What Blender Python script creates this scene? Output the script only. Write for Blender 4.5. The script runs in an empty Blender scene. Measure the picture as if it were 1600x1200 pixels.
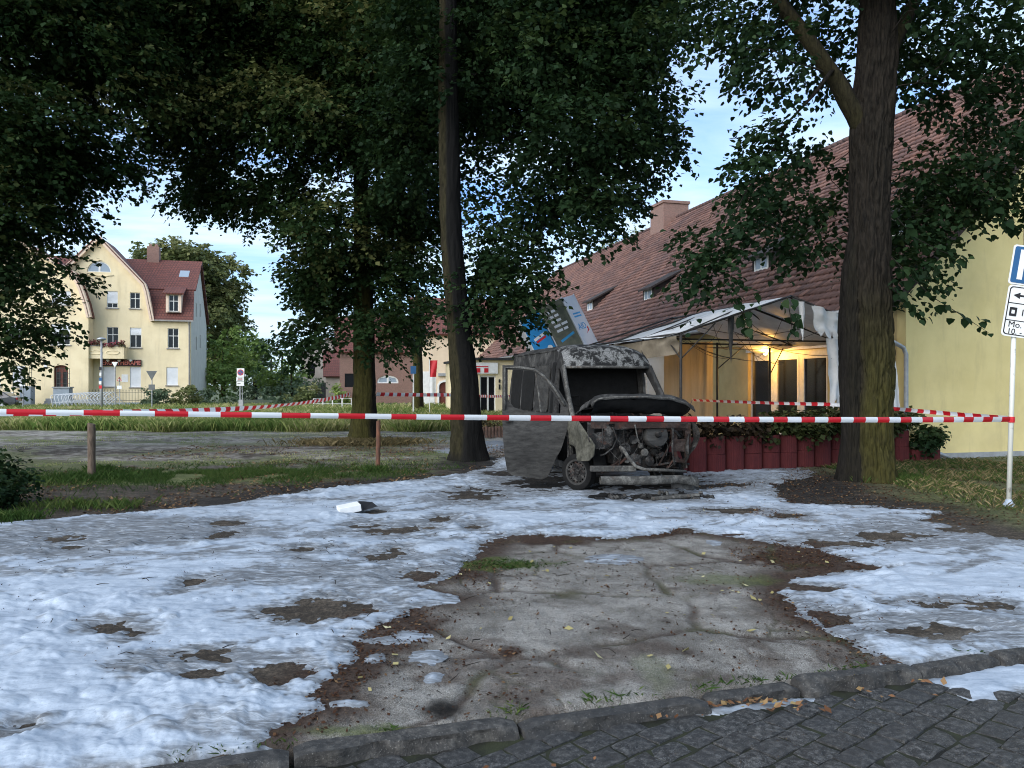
import bpy, math, random
import numpy as np
from mathutils import Vector, Matrix
from mathutils.geometry import delaunay_2d_cdt

R = math.radians
scene = bpy.context.scene
col = scene.collection

# ------------------------------------------------------------------ camera
EYE = 1.92
cam_d = bpy.data.cameras.new('camera')
cam_d.sensor_width = 36.0
cam_d.lens = 27.0
cam_d.clip_start = 0.05
cam_d.clip_end = 3000
cam = bpy.data.objects.new('camera', cam_d)
cam.location = (0, 0, EYE)
cam.rotation_euler = (R(90), 0, 0)
col.objects.link(cam)
scene.camera = cam

# ------------------------------------------------------------------ sky, sun, exposure
SUN_EL, SUN_AZ = R(24), R(-142)        # azimuth from +Y, clockwise
world = bpy.data.worlds.new('World')
scene.world = world
world.use_nodes = True
wt = world.node_tree
wt.nodes.clear()
def wn(t, **k):
    n = wt.nodes.new(t)
    for a, b in k.items(): setattr(n, a, b)
    return n
w_out = wn('ShaderNodeOutputWorld')
w_bg = wn('ShaderNodeBackground')
w_bg.inputs['Strength'].default_value = 0.12
sky = wn('ShaderNodeTexSky')
sky.sky_type = 'NISHITA'
sky.sun_disc = False
sky.sun_elevation = SUN_EL
sky.sun_rotation = SUN_AZ
sky.air_density = 1.0
sky.dust_density = 0.6
sky.ozone_density = 1.5
w_tc = wn('ShaderNodeTexCoord')
w_sep = wn('ShaderNodeSeparateXYZ')
wt.links.new(w_tc.outputs['Generated'], w_sep.inputs[0])
def wm(op, a, b=None, c=None):
    n = wn('ShaderNodeMath', operation=op)
    for i, s in enumerate((a, b, c)):
        if s is None: continue
        if hasattr(s, 'is_linked'): wt.links.new(s, n.inputs[i])
        else: n.inputs[i].default_value = s
    return n.outputs[0]
w_z = wm('MAXIMUM', wm('ADD', w_sep.outputs['Z'], 0.12), 0.03)
w_cx = wm('DIVIDE', w_sep.outputs['X'], w_z)
w_cy = wm('DIVIDE', w_sep.outputs['Y'], w_z)
w_cmb = wn('ShaderNodeCombineXYZ')
wt.links.new(wm('MULTIPLY', w_cx, 0.75), w_cmb.inputs[0])
wt.links.new(wm('MULTIPLY', w_cy, 1.5), w_cmb.inputs[1])
w_n = wn('ShaderNodeTexNoise')
w_n.inputs['Scale'].default_value = 1.3
w_n.inputs['Detail'].default_value = 7
w_n.inputs['Roughness'].default_value = 0.55
w_n.inputs['Distortion'].default_value = 0.5
wt.links.new(w_cmb.outputs[0], w_n.inputs['Vector'])
w_r = wn('ShaderNodeValToRGB')
w_r.color_ramp.elements[0].position = 0.30
w_r.color_ramp.elements[0].color = (0, 0, 0, 1)
w_r.color_ramp.elements[1].position = 0.62
w_r.color_ramp.elements[1].color = (1, 1, 1, 1)
wt.links.new(w_n.outputs['Fac'], w_r.inputs[0])
w_mix = wn('ShaderNodeMix', data_type='RGBA')
wt.links.new(wm('MULTIPLY', w_r.outputs['Color'], 0.95), w_mix.inputs['Factor'])
w_mix.inputs['B'].default_value = (1.95, 2.45, 2.9, 1)
w_tint = wn('ShaderNodeMix', data_type='RGBA')
w_tint.blend_type = 'MULTIPLY'
w_tint.inputs['Factor'].default_value = 1
w_tint.inputs['B'].default_value = (0.31, 0.40, 0.57, 1)
wt.links.new(sky.outputs[0], w_tint.inputs['A'])
wt.links.new(w_tint.outputs['Result'], w_mix.inputs['A'])
wt.links.new(w_mix.outputs['Result'], w_bg.inputs['Color'])
wt.links.new(w_bg.outputs[0], w_out.inputs[0])

sun_d = bpy.data.lights.new('sun', 'SUN')
sun_d.energy = 1.1
sun_d.angle = R(70)
sun_d.color = (1.0, 0.95, 0.88)
sun = bpy.data.objects.new('sun', sun_d)
sdir = Vector((math.sin(SUN_AZ) * math.cos(SUN_EL), math.cos(SUN_AZ) * math.cos(SUN_EL), math.sin(SUN_EL)))
sun.rotation_euler = sdir.to_track_quat('Z', 'Y').to_euler()
sun.location = (-8, -10, 30)
col.objects.link(sun)

scene.view_settings.view_transform = 'Standard'
scene.view_settings.look = 'None'
scene.view_settings.exposure = 2.0
scene.view_settings.gamma = 1.0
scene.view_settings.use_curve_mapping = False
scene.render.engine = 'CYCLES'
scene.cycles.use_denoising = True
scene.cycles.filter_width = 1.05
scene.cycles.max_bounces = 6
scene.cycles.diffuse_bounces = 3
scene.cycles.glossy_bounces = 3
scene.cycles.transmission_bounces = 4
scene.cycles.transparent_max_bounces = 6
scene.cycles.caustics_reflective = False
scene.cycles.caustics_refractive = False

# ------------------------------------------------------------------ places
def P(px, py, Y):
    """a point Y metres in front, on the sight line through a 1600x1200 picture point"""
    return Vector(((px - 800) * Y / 1200.0, Y, EYE + (600 - py) * Y / 1200.0))
def G0(px, py, z=0.0):
    Y = (EYE - z) * 1200.0 / (py - 600.0)
    return ((px - 800) * Y / 1200.0, Y)
TH = R(14.8)                         # the buildings' common turn

# ------------------------------------------------------------------ noise (numpy)
def _h(ix, iy, iz, seed):
    n = (ix.astype(np.int64) * 374761393 + iy.astype(np.int64) * 668265263 + iz.astype(np.int64) * 2147483647 + seed * 144665) & 0x7fffffff
    n = (n ^ (n >> 13)) * 1274126177 & 0x7fffffff
    n = (n ^ (n >> 16)) * 668265263 & 0x7fffffff
    return ((n ^ (n >> 15)) & 0xffff) / 65535.0
def vn(x, y, z=0.0, seed=0):
    x, y, z = np.broadcast_arrays(np.asarray(x, float), np.asarray(y, float), np.asarray(z, float))
    ix, iy, iz = np.floor(x), np.floor(y), np.floor(z)
    fx, fy, fz = x - ix, y - iy, z - iz
    fx = fx * fx * (3 - 2 * fx); fy = fy * fy * (3 - 2 * fy); fz = fz * fz * (3 - 2 * fz)
    r = 0
    for dx in (0, 1):
        wx = fx if dx else 1 - fx
        for dy in (0, 1):
            wy = fy if dy else 1 - fy
            for dz in (0, 1):
                wz = fz if dz else 1 - fz
                r = r + wx * wy * wz * _h(ix + dx, iy + dy, iz + dz, seed)
    return r * 2 - 1
def fbm(x, y, z=0.0, o=4, seed=0, g=0.5):
    r = 0; a = 1; s = 0
    for i in range(o):
        r = r + a * vn(np.asarray(x) * 2**i, np.asarray(y) * 2**i, np.asarray(z) * 2**i, seed + i * 17)
        s += a; a *= g
    return r / s
def worley(x, y, seed=0):
    x = np.asarray(x, float); y = np.asarray(y, float)
    ix, iy = np.floor(x), np.floor(y)
    d1 = np.full(x.shape, 9.0); d2 = np.full(x.shape, 9.0)
    for dx in (-1, 0, 1):
        for dy in (-1, 0, 1):
            cx, cy = ix + dx, iy + dy
            z = np.zeros_like(cx)
            d = np.hypot(cx + _h(cx, cy, z, seed) - x, cy + _h(cx, cy, z, seed + 5) - y)
            m = d < d1
            d2 = np.where(m, d1, np.minimum(d2, d))
            d1 = np.where(m, d, d1)
    return d1, d2
def sst(a, b, x):
    t = np.clip((x - a) / (b - a), 0, 1)
    return t * t * (3 - 2 * t)
def sdf(x, y, poly):
    """signed distance, positive inside"""
    p = np.asarray(poly, float); q = np.roll(p, -1, 0)
    d = np.full(x.shape, 1e9); ins = np.zeros(x.shape, bool)
    for (ax, ay), (bx, by) in zip(p, q):
        ex, ey = bx - ax, by - ay
        t = np.clip(((x - ax) * ex + (y - ay) * ey) / (ex * ex + ey * ey + 1e-12), 0, 1)
        d = np.minimum(d, np.hypot(x - ax - t * ex, y - ay - t * ey))
        c = (ay > y) != (by > y)
        if by != ay:
            ins ^= c & (x < (bx - ax) * (y - ay) / (by - ay) + ax)
    return np.where(ins, d, -d)

# ------------------------------------------------------------------ materials
MATS = {}
def new_mat(name):
    m = bpy.data.materials.new(name); m.use_nodes = True
    t = m.node_tree; b = t.nodes['Principled BSDF']
    MATS[name] = m
    return m, t, b
def nd(t, typ, **k):
    n = t.nodes.new(typ)
    for a, b in k.items(): setattr(n, a, b)
    return n
def noise_node(t, scale, detail=5, rough=.55, vec=None, dist=0.0):
    n = nd(t, 'ShaderNodeTexNoise')
    n.inputs['Scale'].default_value = scale; n.inputs['Detail'].default_value = detail
    n.inputs['Roughness'].default_value = rough; n.inputs['Distortion'].default_value = dist
    if vec is not None: t.links.new(vec, n.inputs['Vector'])
    return n
def ramp(t, fac, stops):
    r = nd(t, 'ShaderNodeValToRGB')
    e = r.color_ramp.elements
    while len(e) < len(stops): e.new(0.5)
    for el, (p, c) in zip(e, stops):
        el.position = p; el.color = (c[0], c[1], c[2], 1) if hasattr(c, '__len__') else (c, c, c, 1)
    t.links.new(fac, r.inputs[0])
    return r.outputs[0]
def mixc(t, fac, a, b, mode='MIX'):
    n = nd(t, 'ShaderNodeMix', data_type='RGBA', blend_type=mode)
    for s, v in ((n.inputs['Factor'], fac), (n.inputs['A'], a), (n.inputs['B'], b)):
        if hasattr(v, 'is_linked'): t.links.new(v, s)
        elif hasattr(v, '__len__'): s.default_value = (v[0], v[1], v[2], 1)
        else: s.default_value = v
    return n.outputs['Result']
def mth(t, op, a, b=None):
    n = nd(t, 'ShaderNodeMath', operation=op)
    for i, v in enumerate((a, b)):
        if v is None: continue
        if hasattr(v, 'is_linked'): t.links.new(v, n.inputs[i])
        else: n.inputs[i].default_value = v
    return n.outputs[0]
def bump(t, b, h, strength=.4, dist=.02):
    n = nd(t, 'ShaderNodeBump'); n.inputs['Strength'].default_value = strength; n.inputs['Distance'].default_value = dist
    t.links.new(h, n.inputs['Height']); t.links.new(n.outputs[0], b.inputs['Normal'])
    return n
def coords(t, which='Object', scale=None):
    c = nd(t, 'ShaderNodeTexCoord').outputs[which]
    if scale:
        m = nd(t, 'ShaderNodeMapping'); m.inputs['Scale'].default_value = scale
        t.links.new(c, m.inputs['Vector']); c = m.outputs[0]
    return c
def simple(name, c1, c2=None, scale=6, rough=.8, bmp=.2, bscale=None, bdist=.01, metal=0, stretch=None, lo=.35, hi=.65, spec=.3):
    m, t, b = new_mat(name)
    v = coords(t, 'Object', stretch)
    n = noise_node(t, scale, 6, .6, v)
    c2 = c2 or tuple(x * .72 for x in c1)
    t.links.new(ramp(t, n.outputs['Fac'], [(lo, c2), (hi, c1)]), b.inputs['Base Color'])
    b.inputs['Roughness'].default_value = rough
    b.inputs['Metallic'].default_value = metal
    b.inputs['Specular IOR Level'].default_value = spec
    if bmp:
        n2 = noise_node(t, bscale or scale * 6, 5, .6, v)
        bump(t, b, n2.outputs['Fac'], bmp, bdist)
    return m

# ------------------------------------------------------------------ mesh building
def link(o, parent=None, **props):
    col.objects.link(o)
    if parent is not None: o.parent = parent
    for k, v in props.items(): o[k] = v
    return o
def thing(name, label, cat, loc=(0, 0, 0), rz=0.0, group=None, rot=None):
    o = bpy.data.objects.new(name, None)
    o.empty_display_size = .2
    o.location = loc
    o.rotation_euler = rot if rot else (0, 0, rz)
    link(o)
    o['label'] = label; o['category'] = cat
    if group: o['group'] = group
    return o
def tag(o, label, cat, group=None):
    o['label'] = label; o['category'] = cat
    if group: o['group'] = group
    return o
def inst(src, parent, loc=(0, 0, 0), rot=(0, 0, 0), scale=(1, 1, 1), name=None):
    o = bpy.data.objects.new(name or src.name.split('.')[0], src.data)
    o.location = loc; o.rotation_euler = rot; o.scale = scale
    for md in src.modifiers:
        n = o.modifiers.new(md.name, md.type)
        if md.type == 'BEVEL': n.width = md.width; n.segments = md.segments; n.limit_method = md.limit_method
    return link(o, parent)
def copy_tree(o, parent=None):
    c = o.copy(); col.objects.link(c); c.parent = parent
    for ch in list(o.children): copy_tree(ch, c)
    return c

class MB:
    def __init__(s): s.v = []; s.f = []; s.mi = []; s.cur = 0
    def add(s, vs, fs, mi=None):
        o = len(s.v); s.v += [tuple(p) for p in vs]
        for f in fs: s.f.append(tuple(i + o for i in f)); s.mi.append(s.cur if mi is None else mi)
        return s
    def box(s, x0, x1, y0, y1, z0, z1, M=None, mi=None):
        vs = [Vector(p) for p in ((x0, y0, z0), (x1, y0, z0), (x1, y1, z0), (x0, y1, z0), (x0, y0, z1), (x1, y0, z1), (x1, y1, z1), (x0, y1, z1))]
        if M is not None: vs = [M @ p for p in vs]
        return s.add(vs, [(0, 3, 2, 1), (4, 5, 6, 7), (0, 1, 5, 4), (1, 2, 6, 5), (2, 3, 7, 6), (3, 0, 4, 7)], mi)
    def cbox(s, c, d, rot=None, mi=None):
        M = Matrix.Translation(c)
        if rot: 
            from mathutils import Euler
            M = M @ Euler(rot).to_matrix().to_4x4()
        return s.box(-d[0] / 2, d[0] / 2, -d[1] / 2, d[1] / 2, -d[2] / 2, d[2] / 2, M, mi)
    def tube(s, pts, r, n=8, cap=True, mi=None):
        pts = [Vector(p) for p in pts]; k = len(pts)
        rs = r if hasattr(r, '__len__') else [r] * k
        vs = []; up = Vector((0, 0, 1)); prev = None
        for i, p in enumerate(pts):
            d = (pts[min(i + 1, k - 1)] - pts[max(i - 1, 0)])
            if d.length < 1e-9: d = Vector((0, 0, 1))
            d.normalize()
            a = prev if prev is not None else (up if abs(d.z) < .9 else Vector((1, 0, 0)))
            a = (a - d * a.dot(d))
            if a.length < 1e-6: a = d.orthogonal()
            a.normalize(); prev = a; b = d.cross(a)
            for j in range(n):
                t = 2 * math.pi * j / n
                vs.append(p + (a * math.cos(t) + b * math.sin(t)) * rs[i])
        fs = [(i * n + j, i * n + (j + 1) % n, (i + 1) * n + (j + 1) % n, (i + 1) * n + j) for i in range(k - 1) for j in range(n)]
        if cap: fs += [tuple(range(n))[::-1], tuple(range((k - 1) * n, k * n))]
        return s.add(vs, fs, mi)
    def lathe(s, prof, n=16, M=None, mi=None, cap=True):
        vs = []; k = len(prof)
        for (r, z) in prof:
            for j in range(n):
                t = 2 * math.pi * j / n
                p = Vector((r * math.cos(t), r * math.sin(t), z)); vs.append(M @ p if M is not None else p)
        fs = [(i * n + j, i * n + (j + 1) % n, (i + 1) * n + (j + 1) % n, (i + 1) * n + j) for i in range(k - 1) for j in range(n)]
        if cap: fs += [tuple(range(n))[::-1], tuple(range((k - 1) * n, k * n))]
        return s.add(vs, fs, mi)
    def grid(s, fn, nu, nv, mi=None):
        vs = [fn(i / (nu - 1), j / (nv - 1)) for j in range(nv) for i in range(nu)]
        fs = [(j * nu + i, j * nu + i + 1, (j + 1) * nu + i + 1, (j + 1) * nu + i) for j in range(nv - 1) for i in range(nu - 1)]
        return s.add(vs, fs, mi)
    def plate(s, outline, holes, fn, th, step=None, mi=None):
        """a sheet with holes: outline and holes in (u, v); fn(u, v, d) gives the point, d runs 0..th"""
        pts = [Vector(p) for p in outline]; edges = []
        def ring(ps, o):
            return [(o + i, o + (i + 1) % len(ps)) for i in range(len(ps))]
        edges += ring(outline, 0)
        for h in holes:
            o = len(pts); pts += [Vector(p) for p in h]; edges += ring(h, o)
        def inside(p, poly):
            c = False; n = len(poly)
            for i in range(n):
                ax, ay = poly[i]; bx, by = poly[(i + 1) % n]
                if (ay > p[1]) != (by > p[1]) and p[0] < (bx - ax) * (p[1] - ay) / (by - ay) + ax: c = not c
            return c
        if step:
            us = [p[0] for p in outline]; vs_ = [p[1] for p in outline]
            u = min(us) + step / 2
            while u < max(us):
                v = min(vs_) + step / 2
                while v < max(vs_):
                    if inside((u, v), outline) and not any(inside((u, v), h) for h in holes): pts.append(Vector((u, v)))
                    v += step
                u += step
        vv, ee, ff, *_ = delaunay_2d_cdt(pts, edges, [], 0, 1e-6)
        keep = []
        for f in ff:
            c = sum((vv[i] for i in f), Vector((0, 0))) / len(f)
            if inside(c, outline) and not any(inside(c, h) for h in holes): keep.append(tuple(f))
        n = len(vv)
        V = [fn(p.x, p.y, 0) for p in vv]
        F = list(keep)
        if th:
            V += [fn(p.x, p.y, th) for p in vv]
            F += [tuple(i + n for i in f[::-1]) for f in keep]
            cnt = {}
            for f in keep:
                for i in range(len(f)):
                    e = (f[i], f[(i + 1) % len(f)]); cnt[e] = cnt.get(e, 0) + 1
            for (a, b) in list(cnt):
                if (b, a) not in cnt: F.append((b, a, a + n, b + n))
        return s.add(V, F, mi)
    def build(s, name, mats, parent=None, smooth=False, bevel=0, auto=None):
        me = bpy.data.meshes.new(name)
        me.from_pydata(s.v, [], s.f)
        if not hasattr(mats, '__len__'): mats = [mats]
        for m in mats: me.materials.append(m)
        if len(mats) > 1: me.polygons.foreach_set('material_index', s.mi)
        if smooth: me.polygons.foreach_set('use_smooth', [True] * len(me.polygons))
        me.update()
        if auto is not None and smooth:
            try: me.set_sharp_from_angle(angle=R(auto))
            except Exception: pass
        o = bpy.data.objects.new(name, me)
        if bevel:
            b = o.modifiers.new('bevel', 'BEVEL'); b.width = bevel; b.segments = 2; b.limit_method = 'ANGLE'
        return link(o, parent)

def np_mesh(name, V, F, mat, parent=None, attrs=None, smooth=False):
    """V (n,3), F (m,k) arrays; attrs name -> (n,4) colours"""
    me = bpy.data.meshes.new(name)
    n, (m, k) = len(V), F.shape
    me.vertices.add(n); me.vertices.foreach_set('co', np.ascontiguousarray(V, np.float32).ravel())
    me.loops.add(m * k); me.loops.foreach_set('vertex_index', np.ascontiguousarray(F, np.int32).ravel())
    me.polygons.add(m); me.polygons.foreach_set('loop_start', np.arange(0, m * k, k, dtype=np.int32))
    me.polygons.foreach_set('loop_total', np.full(m, k, np.int32))
    if smooth: me.polygons.foreach_set('use_smooth', np.ones(m, bool))
    me.update(calc_edges=True)
    for a, c in (attrs or {}).items():
        at = me.attributes.new(a, 'FLOAT_COLOR', 'POINT')
        at.data.foreach_set('color', np.ascontiguousarray(c, np.float32).ravel())
    me.materials.append(mat)
    return link(bpy.data.objects.new(name, me), parent)

def text_mesh(s, size, mat, parent, name='lettering', loc=(0, 0, 0), rot=(R(90), 0, 0), align='CENTER', depth=.003, xs=1.0):
    c = bpy.data.curves.new(name, 'FONT'); c.body = s; c.size = size; c.align_x = align; c.align_y = 'CENTER'; c.extrude = depth
    c.resolution_u = 3
    o = bpy.data.objects.new(name, c); link(o)
    me = bpy.data.meshes.new_from_object(o.evaluated_get(bpy.context.evaluated_depsgraph_get()))
    bpy.data.objects.remove(o)
    me.materials.clear(); me.materials.append(mat)
    t = bpy.data.objects.new(name, me); t.location = loc; t.rotation_euler = rot; t.scale = (xs, 1, 1)
    return link(t, parent)

# ------------------------------------------------------------------ shared materials
m_cream = simple('cream_plaster', (.83, .71, .47), (.76, .64, .41), 1.2, .9, .25, 60)
m_yellow = simple('yellow_plaster', (.76, .63, .30), (.67, .55, .25), .8, .9, .3, 45)
m_facade = simple('ochre_plaster', (.62, .49, .24), (.52, .40, .19), 1.5, .9, .3, 45)
def stained(m, amt=.22, scale=1.0, dark=(.30, .24, .15)):
    t = m.node_tree; b = t.nodes['Principled BSDF']; src = b.inputs['Base Color'].links[0].from_socket
    n1 = noise_node(t, 2.2 * scale, 8, .7, coords(t, 'Object', (1, 1, .16))).outputs['Fac']; n2 = noise_node(t, .45 * scale, 7, .65, coords(t, 'Object')).outputs['Fac']
    f = mth(t, 'ADD', ramp(t, n1, [(.52, 0.0), (.72, amt)]), ramp(t, n2, [(.50, 0.0), (.70, amt * .8)]))
    t.links.new(mixc(t, f, src, dark), b.inputs['Base Color'])
stained(m_cream, .22); stained(m_yellow, .24, 1.3); stained(m_facade, .25)
m_white = simple('white_paint', (.80, .80, .78), (.68, .68, .66), 4, .6, .1)
m_pvc = simple('white_frame', (.78, .78, .75), (.66, .66, .62), 8, .45, .05)
m_shutter = simple('roller_shutter', (.72, .74, .76), (.66, .68, .70), 3, .5, 0)
m_sill = simple('sill_grey', (.33, .31, .29), None, 5, .8)
m_pale = simple('pale_trim', (.78, .62, .48), (.70, .55, .42), 3, .8)
m_dark = simple('dark_metal', (.045, .047, .05), (.02, .02, .02), 6, .55, .1)
m_galv = simple('galvanised', (.42, .44, .46), (.30, .31, .33), 5, .45, .1, metal=.6)
m_red = simple('red_print', (.55, .02, .03), (.48, .018, .025), 3, .5, 0)
m_black = simple('black_print', (.02, .02, .022), None, 3, .6, 0)
m_wood = simple('weathered_wood', (.17, .125, .09), (.07, .05, .038), 5, .9, .6, 30, .01, stretch=(6, 6, 1))
m_rustpost = simple('reddish_post', (.20, .085, .05), (.07, .045, .035), 4, .9, .6, 24, .01, stretch=(5, 5, 1))
m_conc = simple('grey_concrete', (.36, .37, .38), (.26, .27, .27), 4, .9, .3)
m_signpole = simple('chipped_white_pole', (.66, .66, .60), (.30, .28, .24), 9, .6, .2, stretch=(1, 1, .6), lo=.30, hi=.42)
m_blue = simple('sign_blue', (.022, .10, .24), (.02, .085, .20), 3, .5, 0)
m_signwhite = simple('sign_white', (.74, .75, .74), (.66, .67, .66), 6, .5, 0)
m_greydk = simple('sign_back', (.13, .14, .14), (.09, .10, .10), 5, .6, .05)
def glass_mat(name, c, rough=.08):
    m, t, b = new_mat(name)
    b.inputs['Base Color'].default_value = (*c, 1); b.inputs['Roughness'].default_value = rough
    b.inputs['Specular IOR Level'].default_value = .35
    return m
m_glass = glass_mat('window_glass', (.010, .011, .013), .12)
m_glass_l = glass_mat('bright_glass', (.30, .36, .42), .15)
# ================================================================== ground
KA = R(17.0)
KD = np.array([math.cos(KA), math.sin(KA)]); KN = np.array([math.sin(KA), -math.cos(KA)])
K0 = np.array([-1.35, 4.06])                     # on the kerb's back edge
def kdist(x, y):                                 # >0 on the road side of the kerb's back edge
    return (x - K0[0]) * KN[0] + (y - K0[1]) * KN[1]
def W(l): return [G0(*p) for p in l]
OUT = [(-9.0, 7.5), (-7.6, 9.9)] + W([(90, 808), (230, 800), (330, 792), (420, 776), (520, 762), (640, 752), (730, 738), (770, 728),
       (780, 716), (880, 706), (1080, 722), (1120, 736), (1180, 733), (1235, 738), (1225, 752), (1200, 775), (1240, 788), (1330, 790), (1400, 792), (1475, 800), (1440, 815),
       (1500, 822), (1560, 838)]) + [(8.5, 8.2), (13, 8.6), (13, 9.9 - 1.4)]
OUT = OUT + [(14, 8.7), tuple(K0 + KD * 15), tuple(K0 + KD * -9)]
ISL = W([(800, 836), (870, 836), (960, 842), (1060, 826), (1170, 842), (1255, 852), (1330, 876), (1372, 886), (1300, 892), (1235, 903), (1222, 928), (1255, 962),
         (1330, 1002), (1400, 1024), (1450, 1040)]) + [tuple(K0 + KD * 4.1), tuple(K0 + KD * 4.1 + KN), tuple(K0 - KD * .5 + KN)] + W([(395, 1166), (420, 1136), (505, 1104), (475, 1088), (545, 1030), (560, 985), (615, 962),
         (700, 934), (655, 918), (715, 898), (745, 868), (770, 846)])
HOLES = [(620, 829, 52, 9), (570, 822, 22, 5), (585, 798, 16, 4), (350, 818, 26, 6), (348, 836, 16, 6), (95, 842, 30, 6), (108, 856, 18, 4), (505, 950, 62, 17), (300, 913, 14, 8), (172, 983, 38, 10), (205, 993, 24, 10), (310, 1055, 30, 8),
         (745, 776, 40, 10), (840, 752, 44, 12), (820, 740, 50, 8), (1290, 850, 70, 7), (1300, 962, 70, 14), (1270, 918, 40, 5), (1480, 948, 70, 8), (1150, 800, 60, 5), (1450, 985, 60, 10), (1000, 752, 130, 10), (1010, 775, 60, 5), (480, 858, 40, 5),
         (1230, 808, 30, 5), (1390, 838, 90, 9), (1540, 828, 60, 5), (690, 812, 14, 5), (740, 822, 16, 6), (600, 868, 26, 8), (660, 905, 30, 9), (440, 1055, 40, 14), (330, 1020, 40, 9), (560, 1005, 30, 10), (30, 1140, 24, 9)]
BLOBS = [(668, 1026, 24, 11), (676, 1058, 14, 9), (642, 995, 30, 8), (695, 938, 20, 6), (585, 1028, 14, 6), (600, 1000, 26, 6), (545, 1100, 24, 5), (1115, 848, 10, 3), (960, 874, 36, 7), (1180, 735, 70, 10), (390, 1168, 60, 4)]
BUMPS = [(366, 938, .09), (310, 940, .06), (330, 942, .06), (265, 967, .09), (290, 962, .07), (250, 958, .07), (140, 1055, .13), (118, 1060, .1), (155, 1090, .12), (10, 1110, .16), (80, 1130, .1), (155, 1122, .07), (430, 1003, .06), (325, 988, .06), (60, 1095, .09), (100, 1090, .1), (180, 1065, .09), (230, 1040, .07), (35, 1075, .1), (640, 1010, .04)]
VAN_C = np.array([1.7, 15.3])

def ell(x, y, px, py, rx, ry):
    cx, cy = G0(px, py)
    mx = rx * cy / 1200.0
    my = ry * cy * cy / 2304.0
    return np.hypot((x - cx) / mx, (y - cy) / my)

def masks(x, y):
    d = {}
    n1 = fbm(x * 1.1, y * 1.1, o=5, seed=3); n2 = fbm(x * 4, y * 4, o=4, seed=9); n3 = fbm(x * 13, y * 13, o=3, seed=21)
    so = sdf(x, y, OUT); si = sdf(x, y, ISL)
    near = np.minimum(so, -si)
    sc = np.clip(y / 9.0, .35, 1.6)
    f = near + (.12 * n1 + .13 * n2 + .085 * n3 + .05 * fbm(x * 34, y * 34, o=2, seed=22)) * sc
    # streaks drawn out by the run-off, and bare spots
    st = fbm(x * .55 + y * .35, y * 2.6 - x * .5, o=5, seed=40)
    f = f - .50 * sst(.27, .62, st + .22 * n2 + .16 * n3) * sst(0, .2, f) * sc
    film = np.full(x.shape, 9.0)
    for h in HOLES:
        e = ell(x, y, *h) + .9 * n2 + .8 * n3 + .35 * n1 + .9 * st
        f = np.minimum(f, (e - 1.0) * .13)
        film = np.minimum(film, (ell(x, y, *h) + .5 * n2 + .5 * st - 1.0) / (1.0 + 26.0 / h[2]))
    for b in BLOBS:
        e = ell(x, y, *b) + .35 * n2 + .25 * n3
        f = np.maximum(f, (1.0 - e) * .07)
    rd = kdist(x, y)
    f = np.where(rd > .0, -.2, f)
    for q in ((180, 838, 230, 22), (1400, 835, 120, 22), (1490, 975, 90, 22), (340, 1040, 130, 22), (700, 905, 60, 30), (1300, 968, 110, 30), (520, 900, 160, 16)):
        film = np.minimum(film, ell(x, y, *q) + .9 * n2 + .8 * st - .9)
    d['foam'] = f; d['film'] = film
    d['so'] = so; d['si'] = si; d['n1'] = n1; d['n2'] = n2; d['n3'] = n3
    return d

def hground(x, y):
    rd = kdist(x, y)
    h = .030 * fbm(x * .45, y * .45, o=3, seed=60) + .010 * fbm(x * 2.2, y * 2.2, o=3, seed=61) + .005 * fbm(x * 9, y * 9, o=3, seed=62)
    h = h * sst(60, 30, np.hypot(x, y)) 
    h = h - .30 * sst(-.02, .06, rd)
    h = h * 1.0 - .012 * sst(.5, 0, -rd) * (rd < 0)
    return h

def polar_grid(a0, a1, na, r0, r1, nr, pw=1.0):
    a = np.linspace(a0, a1, na); r = r0 * (r1 / r0) ** (np.linspace(0, 1, nr) ** pw)
    A, Rr = np.meshgrid(a, r)
    x = np.sin(A) * Rr; y = np.cos(A) * Rr
    i = np.arange((nr - 1) * na).reshape(nr - 1, na)[:, :-1].ravel()
    F = np.stack([i, i + 1, i + na + 1, i + na], 1)[:, ::-1]
    return x.ravel(), y.ravel(), F

def cracks(x, y):
    wx = x + .25 * fbm(x * 1.1, y * 1.1, o=3, seed=70); wy = y + .25 * fbm(x * 1.1, y * 1.1, o=3, seed=71)
    d1, d2 = worley(wx * .62 + 3.3, wy * .85 + .4, seed=4)
    e1, e2 = worley(wx * 1.9, wy * 2.2, seed=8)
    c = sst(.10, .0, d2 - d1) * sst(-.6, -.05, fbm(x * 1.3, y * 1.3, o=3, seed=73))
    c2 = sst(.07, .0, e2 - e1) * sst(-.1, .3, fbm(x * .8, y * .8, o=3, seed=75) + .15)
    return np.maximum(c, .75 * c2)

# --- ground mesh: fine where the picture looks, coarse beyond
xs, ys, F = polar_grid(R(-44), R(44), 520, 2.2, 70, 430)
mk = masks(xs, ys)
so, si, n1, n2, n3 = (mk[k] for k in ('so', 'si', 'n1', 'n2', 'n3'))
rd = kdist(xs, ys)
pave = sst(-.15, .25, so + .2 * n1)
cr = cracks(xs, ys) * sst(-.3, .1, si + .2 * n1)
z = hground(xs, ys)
slab = fbm(xs * .62, ys * .85, o=2, seed=77)
z = z - .022 * cr * pave + .010 * fbm(xs * 17, ys * 17, o=3, seed=63) * pave * sst(14, 7, ys) + .004 * fbm(xs * 45, ys * 45, o=2, seed=64) * sst(9, 5, ys)
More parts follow.
